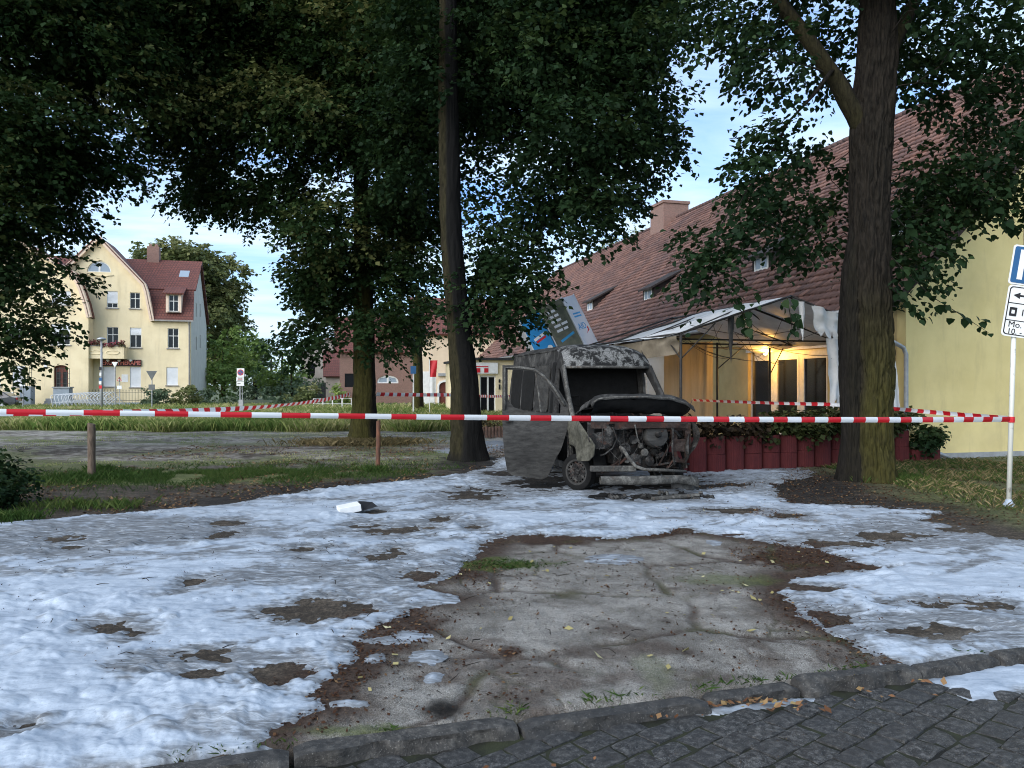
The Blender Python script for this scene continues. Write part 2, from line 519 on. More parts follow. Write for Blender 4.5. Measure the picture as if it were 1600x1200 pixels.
# zone colours
Yd = ys
grass = sst(30.8, 32.0, Yd + .8 * n1) 
gpatch = np.exp(-((xs + 6.2) / 3.2) ** 2 - ((Yd - 16.1 - .12 * (xs + 6)) / 1.5) ** 2) * 1.6
gl = sst(.45, .9, gpatch + .35 * n2 + .25 * n1)
sparse = .80 * sst(-.05, .3, fbm(xs * .5, ys * .9, o=5, seed=91) + .45 * n2) * sst(14, 17, Yd) * sst(33, 27, Yd)
rgrass = sst(6.2, 7.4, xs + .5 * n1) * sst(-.1, .3, -so + .2 * n2) * sst(9, 10, Yd) * .75
grass = np.clip(np.maximum(np.maximum(grass, gl), np.maximum(sparse, rgrass)), 0, 1)
grass = grass * (1 - pave)
path = sst(22, 25, Yd + 1.2 * n1) * sst(32.5, 31, Yd + .8 * n1) * np.clip(.62 + .9 * n2 + .5 * n3 + .6 * fbm(xs * .35, ys * 1.1, o=4, seed=93), .05, 1)
path = np.clip(np.maximum(path, sst(15.5, 20, Yd) * np.clip(.40 + .9 * n2 + .4 * n3 + .5 * fbm(xs * .4, ys * 1.2, o=4, seed=94), 0, 1)), 0, 1) * (1 - pave)
conc = sst(-.05, .35, si + .25 * n1 + .12 * n2)
conc = np.maximum(conc, sst(.5, .1, rd * -1) * .8)
lit = np.zeros_like(xs)
lit = np.maximum(lit, sst(.55, .05, si + .25 * n1) * sst(-.5, -.1, si) * (.8 + .5 * n2))
lit = np.maximum(lit, cr * .8)
lit = np.maximum(lit, .6 * sst(.15, .5, n1 * .6 + n2 * .6) * conc)
for (px, py, rx, ry, k) in ((1250, 870, 110, 22, 1), (620, 985, 70, 45, .9), (520, 1075, 50, 24, .9), (795, 1020, 24, 10, .9), (860, 842, 70, 10, 1), (560, 1040, 60, 30, .9)):
    lit = np.maximum(lit, k * sst(1.25, .6, ell(xs, ys, px, py, rx, ry) + .5 * n2 + .2 * n3))
char = sst(3.4, 1.5, np.hypot((xs - VAN_C[0]) / 1.0, (ys - VAN_C[1]) / 1.35) + .7 * n1)
char = np.maximum(char, sst(1.0, .35, np.abs(so + .25) + .25 * n1) * sst(11, 12.5, Yd) * sst(17.5, 15.5, Yd) * .75)
for (px, py, rx, ry, k) in ((1260, 760, 80, 24, 1), (735, 722, 60, 14, 1), (690, 1108, 40, 14, 1), (1170, 815, 150, 10, .6)):
    char = np.maximum(char, k * sst(1.3, .5, ell(xs, ys, px, py, rx, ry) + .45 * n2 + .25 * n1))
char = np.maximum(char, .22 * cr * conc)
moss = np.zeros_like(xs)
for (px, py, rx, ry, k) in ((800, 880, 60, 10, 1), (640, 1140, 260, 8, .7), (1140, 905, 60, 9, .6), (1020, 1050, 30, 30, .35)):
    moss = np.maximum(moss, k * sst(1.3, .4, ell(xs, ys, px, py, rx, ry) + .8 * n2 + .4 * n3))
moss = np.maximum(moss, .45 * cr * sst(.0, .3, fbm(xs * 2, ys * 2, o=3, seed=88)))
one = np.ones_like(xs)
dry = sst(.1, .6, fbm(xs * .6, ys * .6, o=4, seed=90) + .3 * sst(6, 8, xs))
za = np.stack([grass, path, np.clip(conc, 0, 1), one], 1); zb = np.stack([np.clip(lit, 0, 1), np.clip(char, 0, 1), np.clip(moss, 0, 1), one], 1)

m_ground, t, b = new_mat('ground_soil')
A = nd(t, 'ShaderNodeAttribute', attribute_name='zone_a'); Bq = nd(t, 'ShaderNodeAttribute', attribute_name='zone_b')
sa = nd(t, 'ShaderNodeSeparateColor'); sb = nd(t, 'ShaderNodeSeparateColor')
t.links.new(A.outputs['Color'], sa.inputs[0]); t.links.new(Bq.outputs['Color'], sb.inputs[0])
v = coords(t, 'Object')
nz = noise_node(t, 3.0, 8, .65, v).outputs['Fac']; nf = noise_node(t, 34, 6, .7, v).outputs['Fac']; ng = noise_node(t, 130, 3, .6, v).outputs['Fac']
nm = noise_node(t, 9, 6, .7, v).outputs['Fac']
nfm = mth(t, 'ADD', mth(t, 'MULTIPLY', nf, .6), mth(t, 'MULTIPLY', nm, .4))
nw = noise_node(t, 1.3, 7, .7, v, .5).outputs['Fac']; nw2 = noise_node(t, 3.6, 6, .7, coords(t, 'Object', (.6, 1.4, 1))).outputs['Fac']
nfm = mth(t, 'ADD', mth(t, 'MULTIPLY', nfm, .62), mth(t, 'ADD', mth(t, 'MULTIPLY', nw, .14), mth(t, 'MULTIPLY', nw2, .24)))
dirt = ramp(t, nfm, [(.38, (.012, .010, .008)), (.5, (.048, .038, .028)), (.62, (.17, .135, .10))])
pth = ramp(t, nfm, [(.36, (.11, .10, .082)), (.47, (.27, .25, .215)), (.60, (.52, .49, .44))])
grs = ramp(t, nfm, [(.38, (.030, .046, .014)), (.5, (.092, .108, .036)), (.62, (.22, .21, .095))])
cnc = mixc(t, .55, ramp(t, nfm, [(.37, (.050, .044, .037)), (.49, (.22, .205, .18)), (.60, (.50, .475, .44))]), ramp(t, nz, [(.36, (.15, .135, .115)), (.62, (.36, .34, .305))]))
cnc = mixc(t, ramp(t, ng, [(.55, 0.0), (.62, .75)]), cnc, (.52, .50, .465))
cnc = mixc(t, ramp(t, ng, [(.38, .8), (.45, 0.0)]), cnc, (.035, .031, .027))
lt = ramp(t, nf, [(.3, (.022, .011, .007)), (.55, (.050, .029, .019)), (.75, (.11, .065, .042))])
ch = ramp(t, nfm, [(.40, (.003, .003, .003)), (.5, (.014, .012, .010)), (.62, (.055, .045, .038))])
ms = ramp(t, nf, [(.3, (.03, .045, .012)), (.7, (.11, .13, .03))])
c = mixc(t, sa.outputs[1], dirt, pth)

c = mixc(t, sa.outputs[0], c, grs)
cnc = mixc(t, ramp(t, nw, [(.40, .6), (.56, .12)]), cnc, (.085, .076, .064))
c = mixc(t, sa.outputs[2], c, cnc)
c = mixc(t, sb.outputs[0], c, lt)
c = mixc(t, sb.outputs[2], c, ms)
c = mixc(t, sb.outputs[1], c, ch)
t.links.new(c, b.inputs['Base Color']); b.inputs['Roughness'].default_value = .92; b.inputs['Specular IOR Level'].default_value = .25
bump(t, b, mth(t, 'ADD', nfm, mth(t, 'MULTIPLY', ng, .5)), 1.0, .02)
g = np_mesh('ground', np.stack([xs, ys, z], 1), F, m_ground, attrs={'zone_a': za, 'zone_b': zb}, smooth=True)
g['kind'] = 'structure'

# --- the land beyond, out to the horizon
m_land, t, b = new_mat('land_grass')
v = coords(t, 'Object'); nz = noise_node(t, .25, 8, .65, v).outputs['Fac']; nf = noise_node(t, 3, 6, .7, v).outputs['Fac']
t.links.new(mixc(t, .5, ramp(t, nz, [(.35, (.05, .075, .022)), (.65, (.13, .14, .05))]), ramp(t, nf, [(.35, (.035, .055, .016)), (.65, (.12, .13, .05))])), b.inputs['Base Color'])
b.inputs['Roughness'].default_value = .95
mb = MB()
mb.grid(lambda u, v: ((u - .5) * 1600, -300 + v * 1400, -.33), 9, 9)
o = mb.build('land', m_land); o['kind'] = 'structure'

# ================================================================== foam
m_foam, t, b = new_mat('fire_foam')
v = coords(t, 'Object')
n1_ = noise_node(t, 7, 7, .6, v, .6).outputs['Fac']; n2_ = noise_node(t, 60, 5, .65, v).outputs['Fac']; n3_ = noise_node(t, 1.4, 6, .6, v).outputs['Fac']
fa = nd(t, 'ShaderNodeAttribute', attribute_name='foam_a'); fs = nd(t, 'ShaderNodeSeparateColor'); t.links.new(fa.outputs['Color'], fs.inputs[0])
cc = mixc(t, .5, ramp(t, n1_, [(.36, (.25, .305, .375)), (.62, (.47, .53, .60))]), ramp(t, n3_, [(.38, (.27, .325, .40)), (.64, (.46, .52, .59))]))
vs_ = nd(t, 'ShaderNodeMapping'); vs_.inputs['Scale'].default_value = (.5, 2.2, 1); vs_.inputs['Rotation'].default_value = (0, 0, .25); t.links.new(v, vs_.inputs['Vector'])
n4_ = noise_node(t, 9, 8, .75, vs_.outputs[0], .8).outputs['Fac']
wet = ramp(t, n4_, [(.36, (.05, .047, .043)), (.52, (.16, .17, .18)), (.66, (.40, .44, .49))])
cc = mixc(t, ramp(t, n2_, [(.36, .55), (.47, 0.0)]), cc, (.20, .235, .285))
cc = mixc(t, .35, cc, ramp(t, n4_, [(.36, (.18, .22, .275)), (.6, (.54, .59, .65))]))
t.links.new(mixc(t, fs.outputs[0], cc, wet), b.inputs['Base Color'])
b.inputs['Roughness'].default_value = .75; b.inputs['Specular IOR Level'].default_value = .25
bump(t, b, mth(t, 'ADD', n1_, mth(t, 'MULTIPLY', n2_, .25)), .16, .02)
xs, ys, F = polar_grid(R(-42), R(42), 860, 3.0, 27, 600)
mk = masks(xs, ys); f = mk['foam']; n1, n2, n3 = mk['n1'], mk['n2'], mk['n3']
# drifts beyond the trees
for (px, py, rx, ry) in ((770, 696, 22, 7), (712, 704, 26, 4)):
    f = np.maximum(f, (1 - ell(xs, ys, px, py, rx, ry) - .5 * n2) * .07)
th = .022 * sst(0, .32, f) + .010 * sst(0, .05, f)
d1, _ = worley(xs * 3.6 + .2 * n2, ys * 3.6 + .2 * n1, seed=31)
e1, _ = worley(xs * 10, ys * 10, seed=32)
lump = sst(.12, .5, fbm(xs * 1.1, ys * 1.1, o=3, seed=33) + .25 * sst(7.5, 4.5, ys) * sst(.5, -1.5, xs))
rgh = .10 + .90 * sst(.0, .5, fbm(xs * .55 + 2.2, ys * .8, o=4, seed=39) + .35 * sst(.35, .1, f) + .3 * sst(7.0, 5.0, ys) - .35 * np.exp(-((xs + 3.2) / 1.9) ** 2 - ((ys - 7.6) / 1.0) ** 2))
th = th + sst(.03, .3, f) * (lump * (.034 * sst(.65, .1, d1) + .010 * sst(.5, .1, e1)) + rgh * (.008 * n1 + .007 * n2 + .005 * n3 + .002 * fbm(xs * 40, ys * 40, o=2, seed=38)))
ridge = 1 - np.abs(fbm(xs * .9 + ys * .5, ys * 2.4 - xs * .4, o=4, seed=35))
th = th + sst(.03, .3, f) * .022 * (ridge ** 4 - .4)
for (px, py, r) in BUMPS:
    cx, cy = G0(px, py); r = r * 1.0
    r = r * .8
    q = 1 - ((xs - cx) ** 2 + (ys - cy) ** 2) / (r * r) * (1 + .6 * n2 + .4 * n3)
    th = np.maximum(th, np.where(q > 0, .02 + .42 * r * np.sqrt(np.clip(q, 0, 1)), -9))
zg = hground(xs, ys)
zf = zg + np.where(f > 0, th, f * .3)
keep = (f > -.02)[F].any(1)
used = np.unique(F[keep]); rem = np.full(len(xs), -1); rem[used] = np.arange(len(used))
wetm = np.clip(sst(.14, .0, f + .07 * n3 + .04 * n2) * .95 + .85 * sst(.16, .5, fbm(xs * .8 + ys * .3, ys * 2.6, o=5, seed=37) + .30 * n3), 0, 1) * .9
wetm = np.clip(wetm + .9 * sst(.75, .0, mk['film'] + .35 * n3 + .25 * fbm(xs * 30, ys * 30, o=2, seed=44)), 0, .95)
sa_x, sa_y = xs * .78 + ys * .62, -xs * .62 + ys * .78
wetm = np.clip(wetm + .95 * sst(.20, .42, fbm(sa_x * .7, sa_y * 5.5, o=5, seed=42) + .15 * n3) * sst(-.15, .25, fbm(xs * .5, ys * .7, o=3, seed=43)), 0, .95)
wetm = np.clip(wetm + .6 * sst(10.2, 12.5, ys) * sst(-.1, .35, n1 + .5 * n2), 0, .9)
fo = np_mesh('foam', np.stack([xs, ys, zf + .004], 1)[used], rem[F[keep]], m_foam, attrs={'foam_a': np.stack([wetm, wetm, wetm, np.ones_like(xs)], 1)[used]}, smooth=True)
fo['kind'] = 'stuff'; tag(fo, 'white firefighting foam spread over the driveway round the burnt van', 'foam')

# foam that ran over the kerb onto the setts
def road_foam(poly, label, seed):
    xs, ys, F = polar_grid(R(2), R(42), 260, 3.6, 6.5, 150)
    n1 = fbm(xs * 3, ys * 3, o=4, seed=seed); n2 = fbm(xs * 14, ys * 14, o=3, seed=seed + 1)
    f = sdf(xs, ys, poly) + .05 * n1 + .03 * n2
    keep = (f > 0)[F].any(1); used = np.unique(F[keep]); rem = np.full(len(xs), -1); rem[used] = np.arange(len(used))
    z = -.082 + .026 * sst(0, .15, f) + .01 * n1 * sst(0, .1, f) - .03 * (f < 0)
    w = np.clip(sst(.1, .0, f) * .6 + .5 * sst(.1, .4, n1), 0, 1)
    o = np_mesh('foam', np.stack([xs, ys, z], 1)[used], rem[F[keep]], m_foam, attrs={'foam_a': np.stack([w, w, w, w], 1)[used]}, smooth=True)
    o['kind'] = 'stuff'; tag(o, label, 'foam')
def WR(l): return [G0(px, py, -.1) for px, py in l]
road_foam(WR([(1430, 1072), (1500, 1048), (1600, 1026), (1700, 1010), (1700, 1080), (1600, 1085), (1560, 1100), (1520, 1102), (1480, 1084)]), 'white foam patch lying on the dark road setts', 50)
road_foam(WR([(1080, 1120), (1120, 1106), (1200, 1100), (1290, 1090), (1290, 1098), (1200, 1112), (1130, 1122)]), 'thin foam streak under brown leaves along the kerb', 54)

# ================================================================== road and kerb
m_sett, t, b = new_mat('granite_sett')
v = coords(t, 'Object'); oi = nd(t, 'ShaderNodeObjectInfo')
va = nd(t, 'ShaderNodeVectorMath', operation='ADD'); t.links.new(v, va.inputs[0]); t.links.new(oi.outputs['Location'], va.inputs[1])
nz = noise_node(t, 26, 7, .7, va.outputs[0]).outputs['Fac']; nf = noise_node(t, 140, 3, .6, va.outputs[0]).outputs['Fac']
nl = noise_node(t, 2.2, 4, .6, va.outputs[0]).outputs['Fac']
c = ramp(t, nz, [(.38, (.010, .0095, .009)), (.5, (.036, .0345, .032)), (.64, (.13, .125, .117))])
c = mixc(t, mth(t, 'MULTIPLY', mth(t, 'GREATER_THAN', nf, .62), .45), c, (.34, .345, .35))
c = mixc(t, ramp(t, nl, [(.46, 0.0), (.72, .8)]), c, (.028, .027, .025), 'MIX')
c = mixc(t, mth(t, 'MULTIPLY', oi.outputs['Random'], .45), c, (.035, .035, .036))
t.links.new(c, b.inputs['Base Color']); b.inputs['Roughness'].default_value = .62; b.inputs['Specular IOR Level'].default_value = .4
bump(t, b, mth(t, 'ADD', nz, mth(t, 'MULTIPLY', nf, .3)), .8, .012)
m_joint = simple('joint_soil', (.030, .034, .016), (.010, .010, .008), 5, .95, .6, 80)
mb = MB()
def rdp(u, v, z): 
    p = K0 + KD * u + KN * v
    return (p[0], p[1], z)
mb.add([rdp(-60, .08, -.084), rdp(60, .08, -.084), rdp(60, 9, -.084), rdp(-60, 9, -.084)], [(0, 3, 2, 1)])
road = mb.build('road', m_joint); road['kind'] = 'structure'
rng = random.Random(11)
def sett_mesh(name, a, b_, h, seed):
    r = np.random.RandomState(seed); n = 4
    V = []
    for j in range(n):
        for i in range(n):
            u, v = i / (n - 1) - .5, j / (n - 1) - .5
            e = max(abs(u), abs(v)) > .49
            zz = h + r.uniform(-.003, .0035) - (.010 if e else 0)
            V.append((u * a + r.uniform(-.007, .007), v * b_ + r.uniform(-.007, .007), zz))
    k = len(V)
    ringi = [i for i in range(n)] + [n * j + n - 1 for j in range(1, n)] + [n * (n - 1) + i for i in range(n - 2, -1, -1)] + [n * j for j in range(n - 2, 0, -1)]
    V += [(V[i][0] * 1.03, V[i][1] * 1.03, 0) for i in ringi]
    Fs = [(j * n + i, j * n + i + 1, (j + 1) * n + i + 1, (j + 1) * n + i) for j in range(n - 1) for i in range(n - 1)]
    m = len(ringi)
    Fs += [(ringi[(i + 1) % m], ringi[i], k + i, k + (i + 1) % m) for i in range(m)]
    mm = MB(); mm.add(V, Fs)
    return mm
protos = [sett_mesh('sett', .226, .160, .065, s) for s in range(7)]
pmesh = []
for p in protos:
    o = p.build('sett', m_sett, None, smooth=True, auto=50); pmesh.append(o.data); bpy.data.objects.remove(o)
SA = R(39)
ca, sa_ = math.cos(SA), math.sin(SA)
cands = []
for i in range(-44, 52):
    for j in range(-40, 52):
        u = (i + .5 * (j % 2)) * .237; v = j * .171
        x = 1.5 + u * ca - v * sa_; y = 3.6 + u * sa_ + v * ca
        k = kdist(x, y)
        if k < .17 or k > 2.6 or y < .3 or abs(x) > 7: continue
        vis = y > 3.2 and abs(x / y) < .72
        cands.append((0 if vis else 1, math.hypot(x, y), x, y))
cands.sort()
rest = MB(); nset = 0
for (vis, dd, x, y) in cands:
    a = SA + rng.uniform(-.05, .05); zz = -.134 + rng.uniform(-.006, .006); tx, ty = rng.uniform(-.018, .018), rng.uniform(-.018, .018)
    sx, sy = rng.uniform(.90, 1.04), rng.uniform(.93, 1.03)
    if vis == 0 and nset < 290:
        o = bpy.data.objects.new('sett', pmesh[rng.randrange(7)]); o.location = (x, y, zz); o.rotation_euler = (tx, ty, a + (math.pi if rng.random() < .5 else 0)); o.scale = (sx, sy, 1)
        link(o, road); nset += 1
    else:
        p = protos[rng.randrange(7)]; M = Matrix.Translation((x, y, zz)) @ Matrix.Rotation(a, 4, 'Z')
        rest.add([M @ Vector(q) for q in p.v], p.f)
o = rest.build('setts_beyond_view', m_sett, road, smooth=True); o['kind'] = 'stuff'

m_kerb, t, b = new_mat('kerb_granite')
v = coords(t, 'Object'); oi = nd(t, 'ShaderNodeObjectInfo')
nz = noise_node(t, 11, 8, .7, v).outputs['Fac']; nf = noise_node(t, 90, 3, .6, v).outputs['Fac']
c = ramp(t, nz, [(.34, (.010, .0095, .009)), (.5, (.042, .039, .035)), (.68, (.13, .12, .105))])
c = mixc(t, mth(t, 'MULTIPLY', oi.outputs['Random'], .6), c, (.028, .028, .028))
c = mixc(t, mth(t, 'MULTIPLY', mth(t, 'GREATER_THAN', nf, .64), .4), c, (.26, .25, .23))
t.links.new(c, b.inputs['Base Color']); b.inputs['Roughness'].default_value = .8
bump(t, b, mth(t, 'ADD', nz, mth(t, 'MULTIPLY', nf, .3)), .9, .02)
kerb = bpy.data.objects.new('kerb', None); link(kerb); kerb['kind'] = 'structure'
kerb.location = (K0[0], K0[1], 0); kerb.rotation_euler = (0, 0, KA)
u = -8.0; k = 0
rk = np.random.RandomState(5)
while u < 11:
    ln = rk.uniform(.62, 1.25); hw = rk.uniform(.10, .15); hz = rk.uniform(-.03, .006)
    def kf(a, c, ln=ln, hw=hw, sd=k):
        # a along, c round the section: back foot, back top, front top, front foot
        ring = [(0.0, -.25), (-.01, -.03), (-.005, -.006), (hw * .35, .002), (hw * .8, 0.0), (hw - .004, -.008), (hw + .004, -.03), (hw + .016, -.08), (hw + .02, -.25)]
        yy, zz = ring[int(round(c * 8))]
        x = (a - .5) * ln
        e = max(0, abs(a - .5) - .44) / .06
        w = float(fbm(np.array(x * 5.0 + sd * 7), np.array(yy * 14.0), np.array(zz * 14.0), o=4, seed=3, g=.6))
        return (x * (1 - 0), -(yy + .050 * w * (zz > -.2) * (.4 + (zz < -.005))) , zz - .022 * e + .026 * w * (zz > -.2))
    mm = MB(); mm.grid(kf, 41, 9)
    n0 = 0
    mm.f.append(tuple(41 * j for j in range(9))); mm.mi.append(0)
    mm.f.append(tuple(41 * j + 40 for j in range(9))[::-1]); mm.mi.append(0)
    o = mm.build('kerbstone', m_kerb, kerb, smooth=True, auto=55)
    o.location = (u + ln / 2, rk.uniform(-.02, .012), hz); o.rotation_euler = (rk.uniform(-.12, .06), rk.uniform(-.022, .022), rk.uniform(-.03, .03))
    u += ln + .022; k += 1
# ================================================================== trees
def leaf_mat(name, dark, mid, light, trans=.30):
    m, t, b = new_mat(name)
    a = nd(t, 'ShaderNodeAttribute', attribute_name='tone'); s = nd(t, 'ShaderNodeSeparateColor'); t.links.new(a.outputs['Color'], s.inputs[0])
    c = ramp(t, s.outputs[0], [(.0, dark), (.55, mid), (1.0, light)])
    t.links.new(c, b.inputs['Base Color']); b.inputs['Roughness'].default_value = .6; b.inputs['Specular IOR Level'].default_value = .12
    tr = nd(t, 'ShaderNodeBsdfTranslucent'); t.links.new(mixc(t, .12, c, (.10, .16, .02)), tr.inputs['Color'])
    mx = nd(t, 'ShaderNodeMixShader'); mx.inputs[0].default_value = trans
    t.links.new(b.outputs[0], mx.inputs[1]); t.links.new(tr.outputs[0], mx.inputs[2])
    t.links.new(mx.outputs[0], t.nodes['Material Output'].inputs['Surface'])
    return m
m_leaf = leaf_mat('linden_leaf', (.011, .028, .010), (.028, .056, .018), (.13, .135, .048))
m_leaf2 = leaf_mat('linden_leaf_deep', (.008, .021, .009), (.019, .042, .016), (.052, .080, .027))
m_leafbg = leaf_mat('far_leaf', (.07, .095, .035), (.14, .165, .06), (.26, .26, .11))  # far leaf tones raised to carry distance haze in the colour
m_leafbg2 = leaf_mat('far_leaf_fresh', (.09, .15, .04), (.18, .26, .065), (.30, .36, .11))
m_leafbg3 = leaf_mat('far_leaf_blue', (.06, .095, .06), (.11, .155, .09), (.17, .21, .12))

def bark_mat(name, dark, light, moss, mossx, lo=.42, hi=.6):
    m, t, b = new_mat(name)
    v = coords(t, 'Object', (1, 1, .22))
    n = noise_node(t, 20, 7, .65, v, .4).outputs['Fac']; n2 = noise_node(t, 3, 5, .6, coords(t, 'Object')).outputs['Fac']
    c = ramp(t, n, [(.32, dark), (.62, light)])
    a = nd(t, 'ShaderNodeAttribute', attribute_name='tone'); s = nd(t, 'ShaderNodeSeparateColor'); t.links.new(a.outputs['Color'], s.inputs[0])
    mc = ramp(t, n, [(.3, tuple(x * .35 for x in moss)), (.6, moss)])
    f = mth(t, 'MULTIPLY', s.outputs[0], ramp(t, n2, [(.25, .45), (.5, 1.0)]))
    c = mixc(t, f, c, mc)
    c = mixc(t, s.outputs[1], c, (.008, .008, .008))
    t.links.new(c, b.inputs['Base Color']); b.inputs['Roughness'].default_value = .95; b.inputs['Specular IOR Level'].default_value = .15
    bump(t, b, n, 1.0, .03)
    return m
m_bark = bark_mat('linden_bark', (.004, .0036, .003), (.024, .020, .0155), (.062, .057, .016), 0)
m_twig = simple('twig_bark', (.022, .018, .014), (.011, .009, .007), 8, .95, .3)

def make_leaves(pos, dirs, ln, k, size, rs, hexa=True, droop=.25, sag=.35, tone=None):
    N = len(pos)
    t = (np.arange(k) + .4) / k
    side = np.where(np.arange(k) % 2 == 0, 1.0, -1.0)
    d = dirs / np.linalg.norm(dirs, axis=1, keepdims=True)
    s = np.cross(d, np.array([0, 0, 1.0])); s /= np.linalg.norm(s, axis=1, keepdims=True) + 1e-9
    p = pos[:, None, :] + d[:, None, :] * (ln[:, None] * t[None])[:, :, None]
    p[:, :, 2] -= droop * (t[None] ** 2) * ln[:, None]
    p = p + rs.normal(0, .05, p.shape) + s[:, None, :] * (side * .04)[None, :, None]
    a = d[:, None, :] * .55 + s[:, None, :] * (side * .8)[None, :, None] + np.array([0, 0, -sag]) + rs.normal(0, .32, p.shape)
    a = a.reshape(-1, 3); p = p.reshape(-1, 3)
    a /= np.linalg.norm(a, axis=1, keepdims=True)
    n = np.array([0, 0, 1.0]) + rs.normal(0, .45, a.shape)
    b = np.cross(n, a); b /= np.linalg.norm(b, axis=1, keepdims=True) + 1e-9
    n = np.cross(a, b)
    sz = size * rs.uniform(.65, 1.3, (len(p), 1))
    a = a * sz; b = b * sz; n = n * sz
    if hexa:
        V = np.stack([p, p + a * .22 + b * .42 + n * .08, p + a * .68 + b * .34 + n * .05, p + a * 1.05 - n * .14, p + a * .68 - b * .34 + n * .05, p + a * .22 - b * .42 + n * .08], 1)
        kk = 6
    else:
        V = np.stack([p, p + a * .42 + b * .46 + n * .05, p + a * 1.05 - n * .1, p + a * .42 - b * .46 + n * .05], 1)
        kk = 4
    M = len(p)
    F = np.arange(M * kk).reshape(M, kk)
    if tone is None: tone = rs.uniform(.2, .6, N)
    tn = np.clip(np.repeat(tone, k) + rs.normal(0, .10, M), 0, 1)
    T = np.repeat(np.stack([tn, tn, tn, np.ones(M)], 1), kk, 0)
    return V.reshape(-1, 3), F, T

def clump_sprays(lobes, axis_xy, rs, per_m3, rc=(.55, 1.05), spray_len=(.45, .95), fill=1.0):
    """lobes: (centre, radii, weight). Fills each with small clumps, each clump with sprays on its skin."""
    P_, D_, L_, T_, C_ = [], [], [], [], []
    rm = (rc[0] + rc[1]) / 2
    for (c, r, w) in lobes:
        vol = 4.19 * r[0] * r[1] * r[2]
        nc = max(3, int(vol * per_m3 * w))
        u = rs.normal(0, 1, (nc, 3)); u /= np.linalg.norm(u, axis=1, keepdims=True)
        cc = np.array(c) + u * np.array(r) * (rs.uniform(0, 1, (nc, 1)) ** .40) * .92
        rr = rs.uniform(rc[0], rc[1], nc)
        C_.append(cc)
        for q, r_ in zip(cc, rr):
            ns = max(3, int(15 * fill * (r_ / rm) ** 2))
            w_ = rs.normal(0, 1, (ns, 3)); w_ /= np.linalg.norm(w_, axis=1, keepdims=True)
            pp = q + w_ * np.array([r_, r_, r_ * .62]) * (rs.uniform(.25, 1, (ns, 1)) ** .6)
            out = np.stack([pp[:, 0] - axis_xy[0], pp[:, 1] - axis_xy[1], np.zeros(ns)], 1)
            out /= np.linalg.norm(out, axis=1, keepdims=True) + 1e-6
            d = out * .7 + w_ * .6 + np.array([0, 0, -.18]) + rs.normal(0, .3, (ns, 3))
            P_.append(pp); D_.append(d); L_.append(rs.uniform(spray_len[0], spray_len[1], ns))
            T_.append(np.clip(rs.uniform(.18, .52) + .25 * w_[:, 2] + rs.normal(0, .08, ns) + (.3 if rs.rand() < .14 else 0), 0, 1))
    return np.concatenate(P_), np.concatenate(D_), np.concatenate(L_), np.concatenate(T_), np.concatenate(C_)

def trunk_mesh(pts, rad, seed, moss_dir=(-1, -.5), dark_dir=None, n=56, rows_per_m=9, furrow=.06, flare=.45, moss=1.0, dark_top=None, parent=None, name='trunk', zmoss=99, burn_shade=None):
    pts = [np.array(p, float) for p in pts]
    L = [0]
    for a, b in zip(pts, pts[1:]): L.append(L[-1] + np.linalg.norm(b - a))
    m = max(6, int(L[-1] * rows_per_m))
    tt = np.linspace(0, L[-1], m)
    C = np.stack([np.interp(tt, L, [p[i] for p in pts]) for i in range(3)], 1)
    rr = np.interp(tt, L, rad)
    th = np.linspace(0, 2 * np.pi, n, endpoint=False)
    TH_, ZZ = np.meshgrid(th, tt)
    cx, sx = np.cos(TH_), np.sin(TH_)
    r0 = rr[:, None]
    fl = 1 + flare * np.exp(-ZZ / .45) * (1 + .5 * np.cos(TH_ * 5 + seed) * .6)
    q = 4.2
    fur = np.abs(fbm(cx * q * 1.5 + 5, sx * q * 1.5 + 9, ZZ * 1.9, o=4, seed=seed))
    fur = 1 - np.clip(fur * 3.2, 0, 1)
    wob = fbm(cx * 1.3, sx * 1.3, ZZ * .9, o=3, seed=seed + 3)
    r = r0 * (fl + .10 * wob - furrow * fur)
    X = C[:, 0][:, None] + r * cx; Y = C[:, 1][:, None] + r * sx; Z = C[:, 2][:, None] + 0 * r
    V = np.stack([X, Y, Z], 2).reshape(-1, 3)
    i = np.arange(m - 1)[:, None] * n; j = np.arange(n)[None]
    F = np.stack([i + j, i + (j + 1) % n, i + n + (j + 1) % n, i + n + j], 2).reshape(-1, 4)
    md = np.array(moss_dir) / np.linalg.norm(moss_dir)
    ms = sst(-.15, .45, cx * md[0] + sx * md[1] + .3 * wob) * moss * sst(zmoss + 1.5, zmoss - 1.5, ZZ)
    bk = np.zeros_like(ms)
    if burn_shade:
        bd, amt = burn_shade
        bk = sst(-.05, .25, cx * bd[0] + sx * bd[1] + .2 * wob) * amt
        bk = np.maximum(bk, sst(.4, .1, ZZ + .15 * wob) * amt * .8)
    T = np.stack([ms.ravel(), bk.ravel(), ms.ravel(), np.ones(ms.size)], 1)
    return np_mesh(name, V, F, m_bark, parent, attrs={'tone': T}, smooth=True)

def limb(parent, pts, r0, r1, seed, moss=.3):
    k = len(pts)
    return trunk_mesh(pts, list(np.linspace(r0, r1, k)), seed, n=20, rows_per_m=5, furrow=.08, flare=0, moss=moss, parent=parent, name='limb')

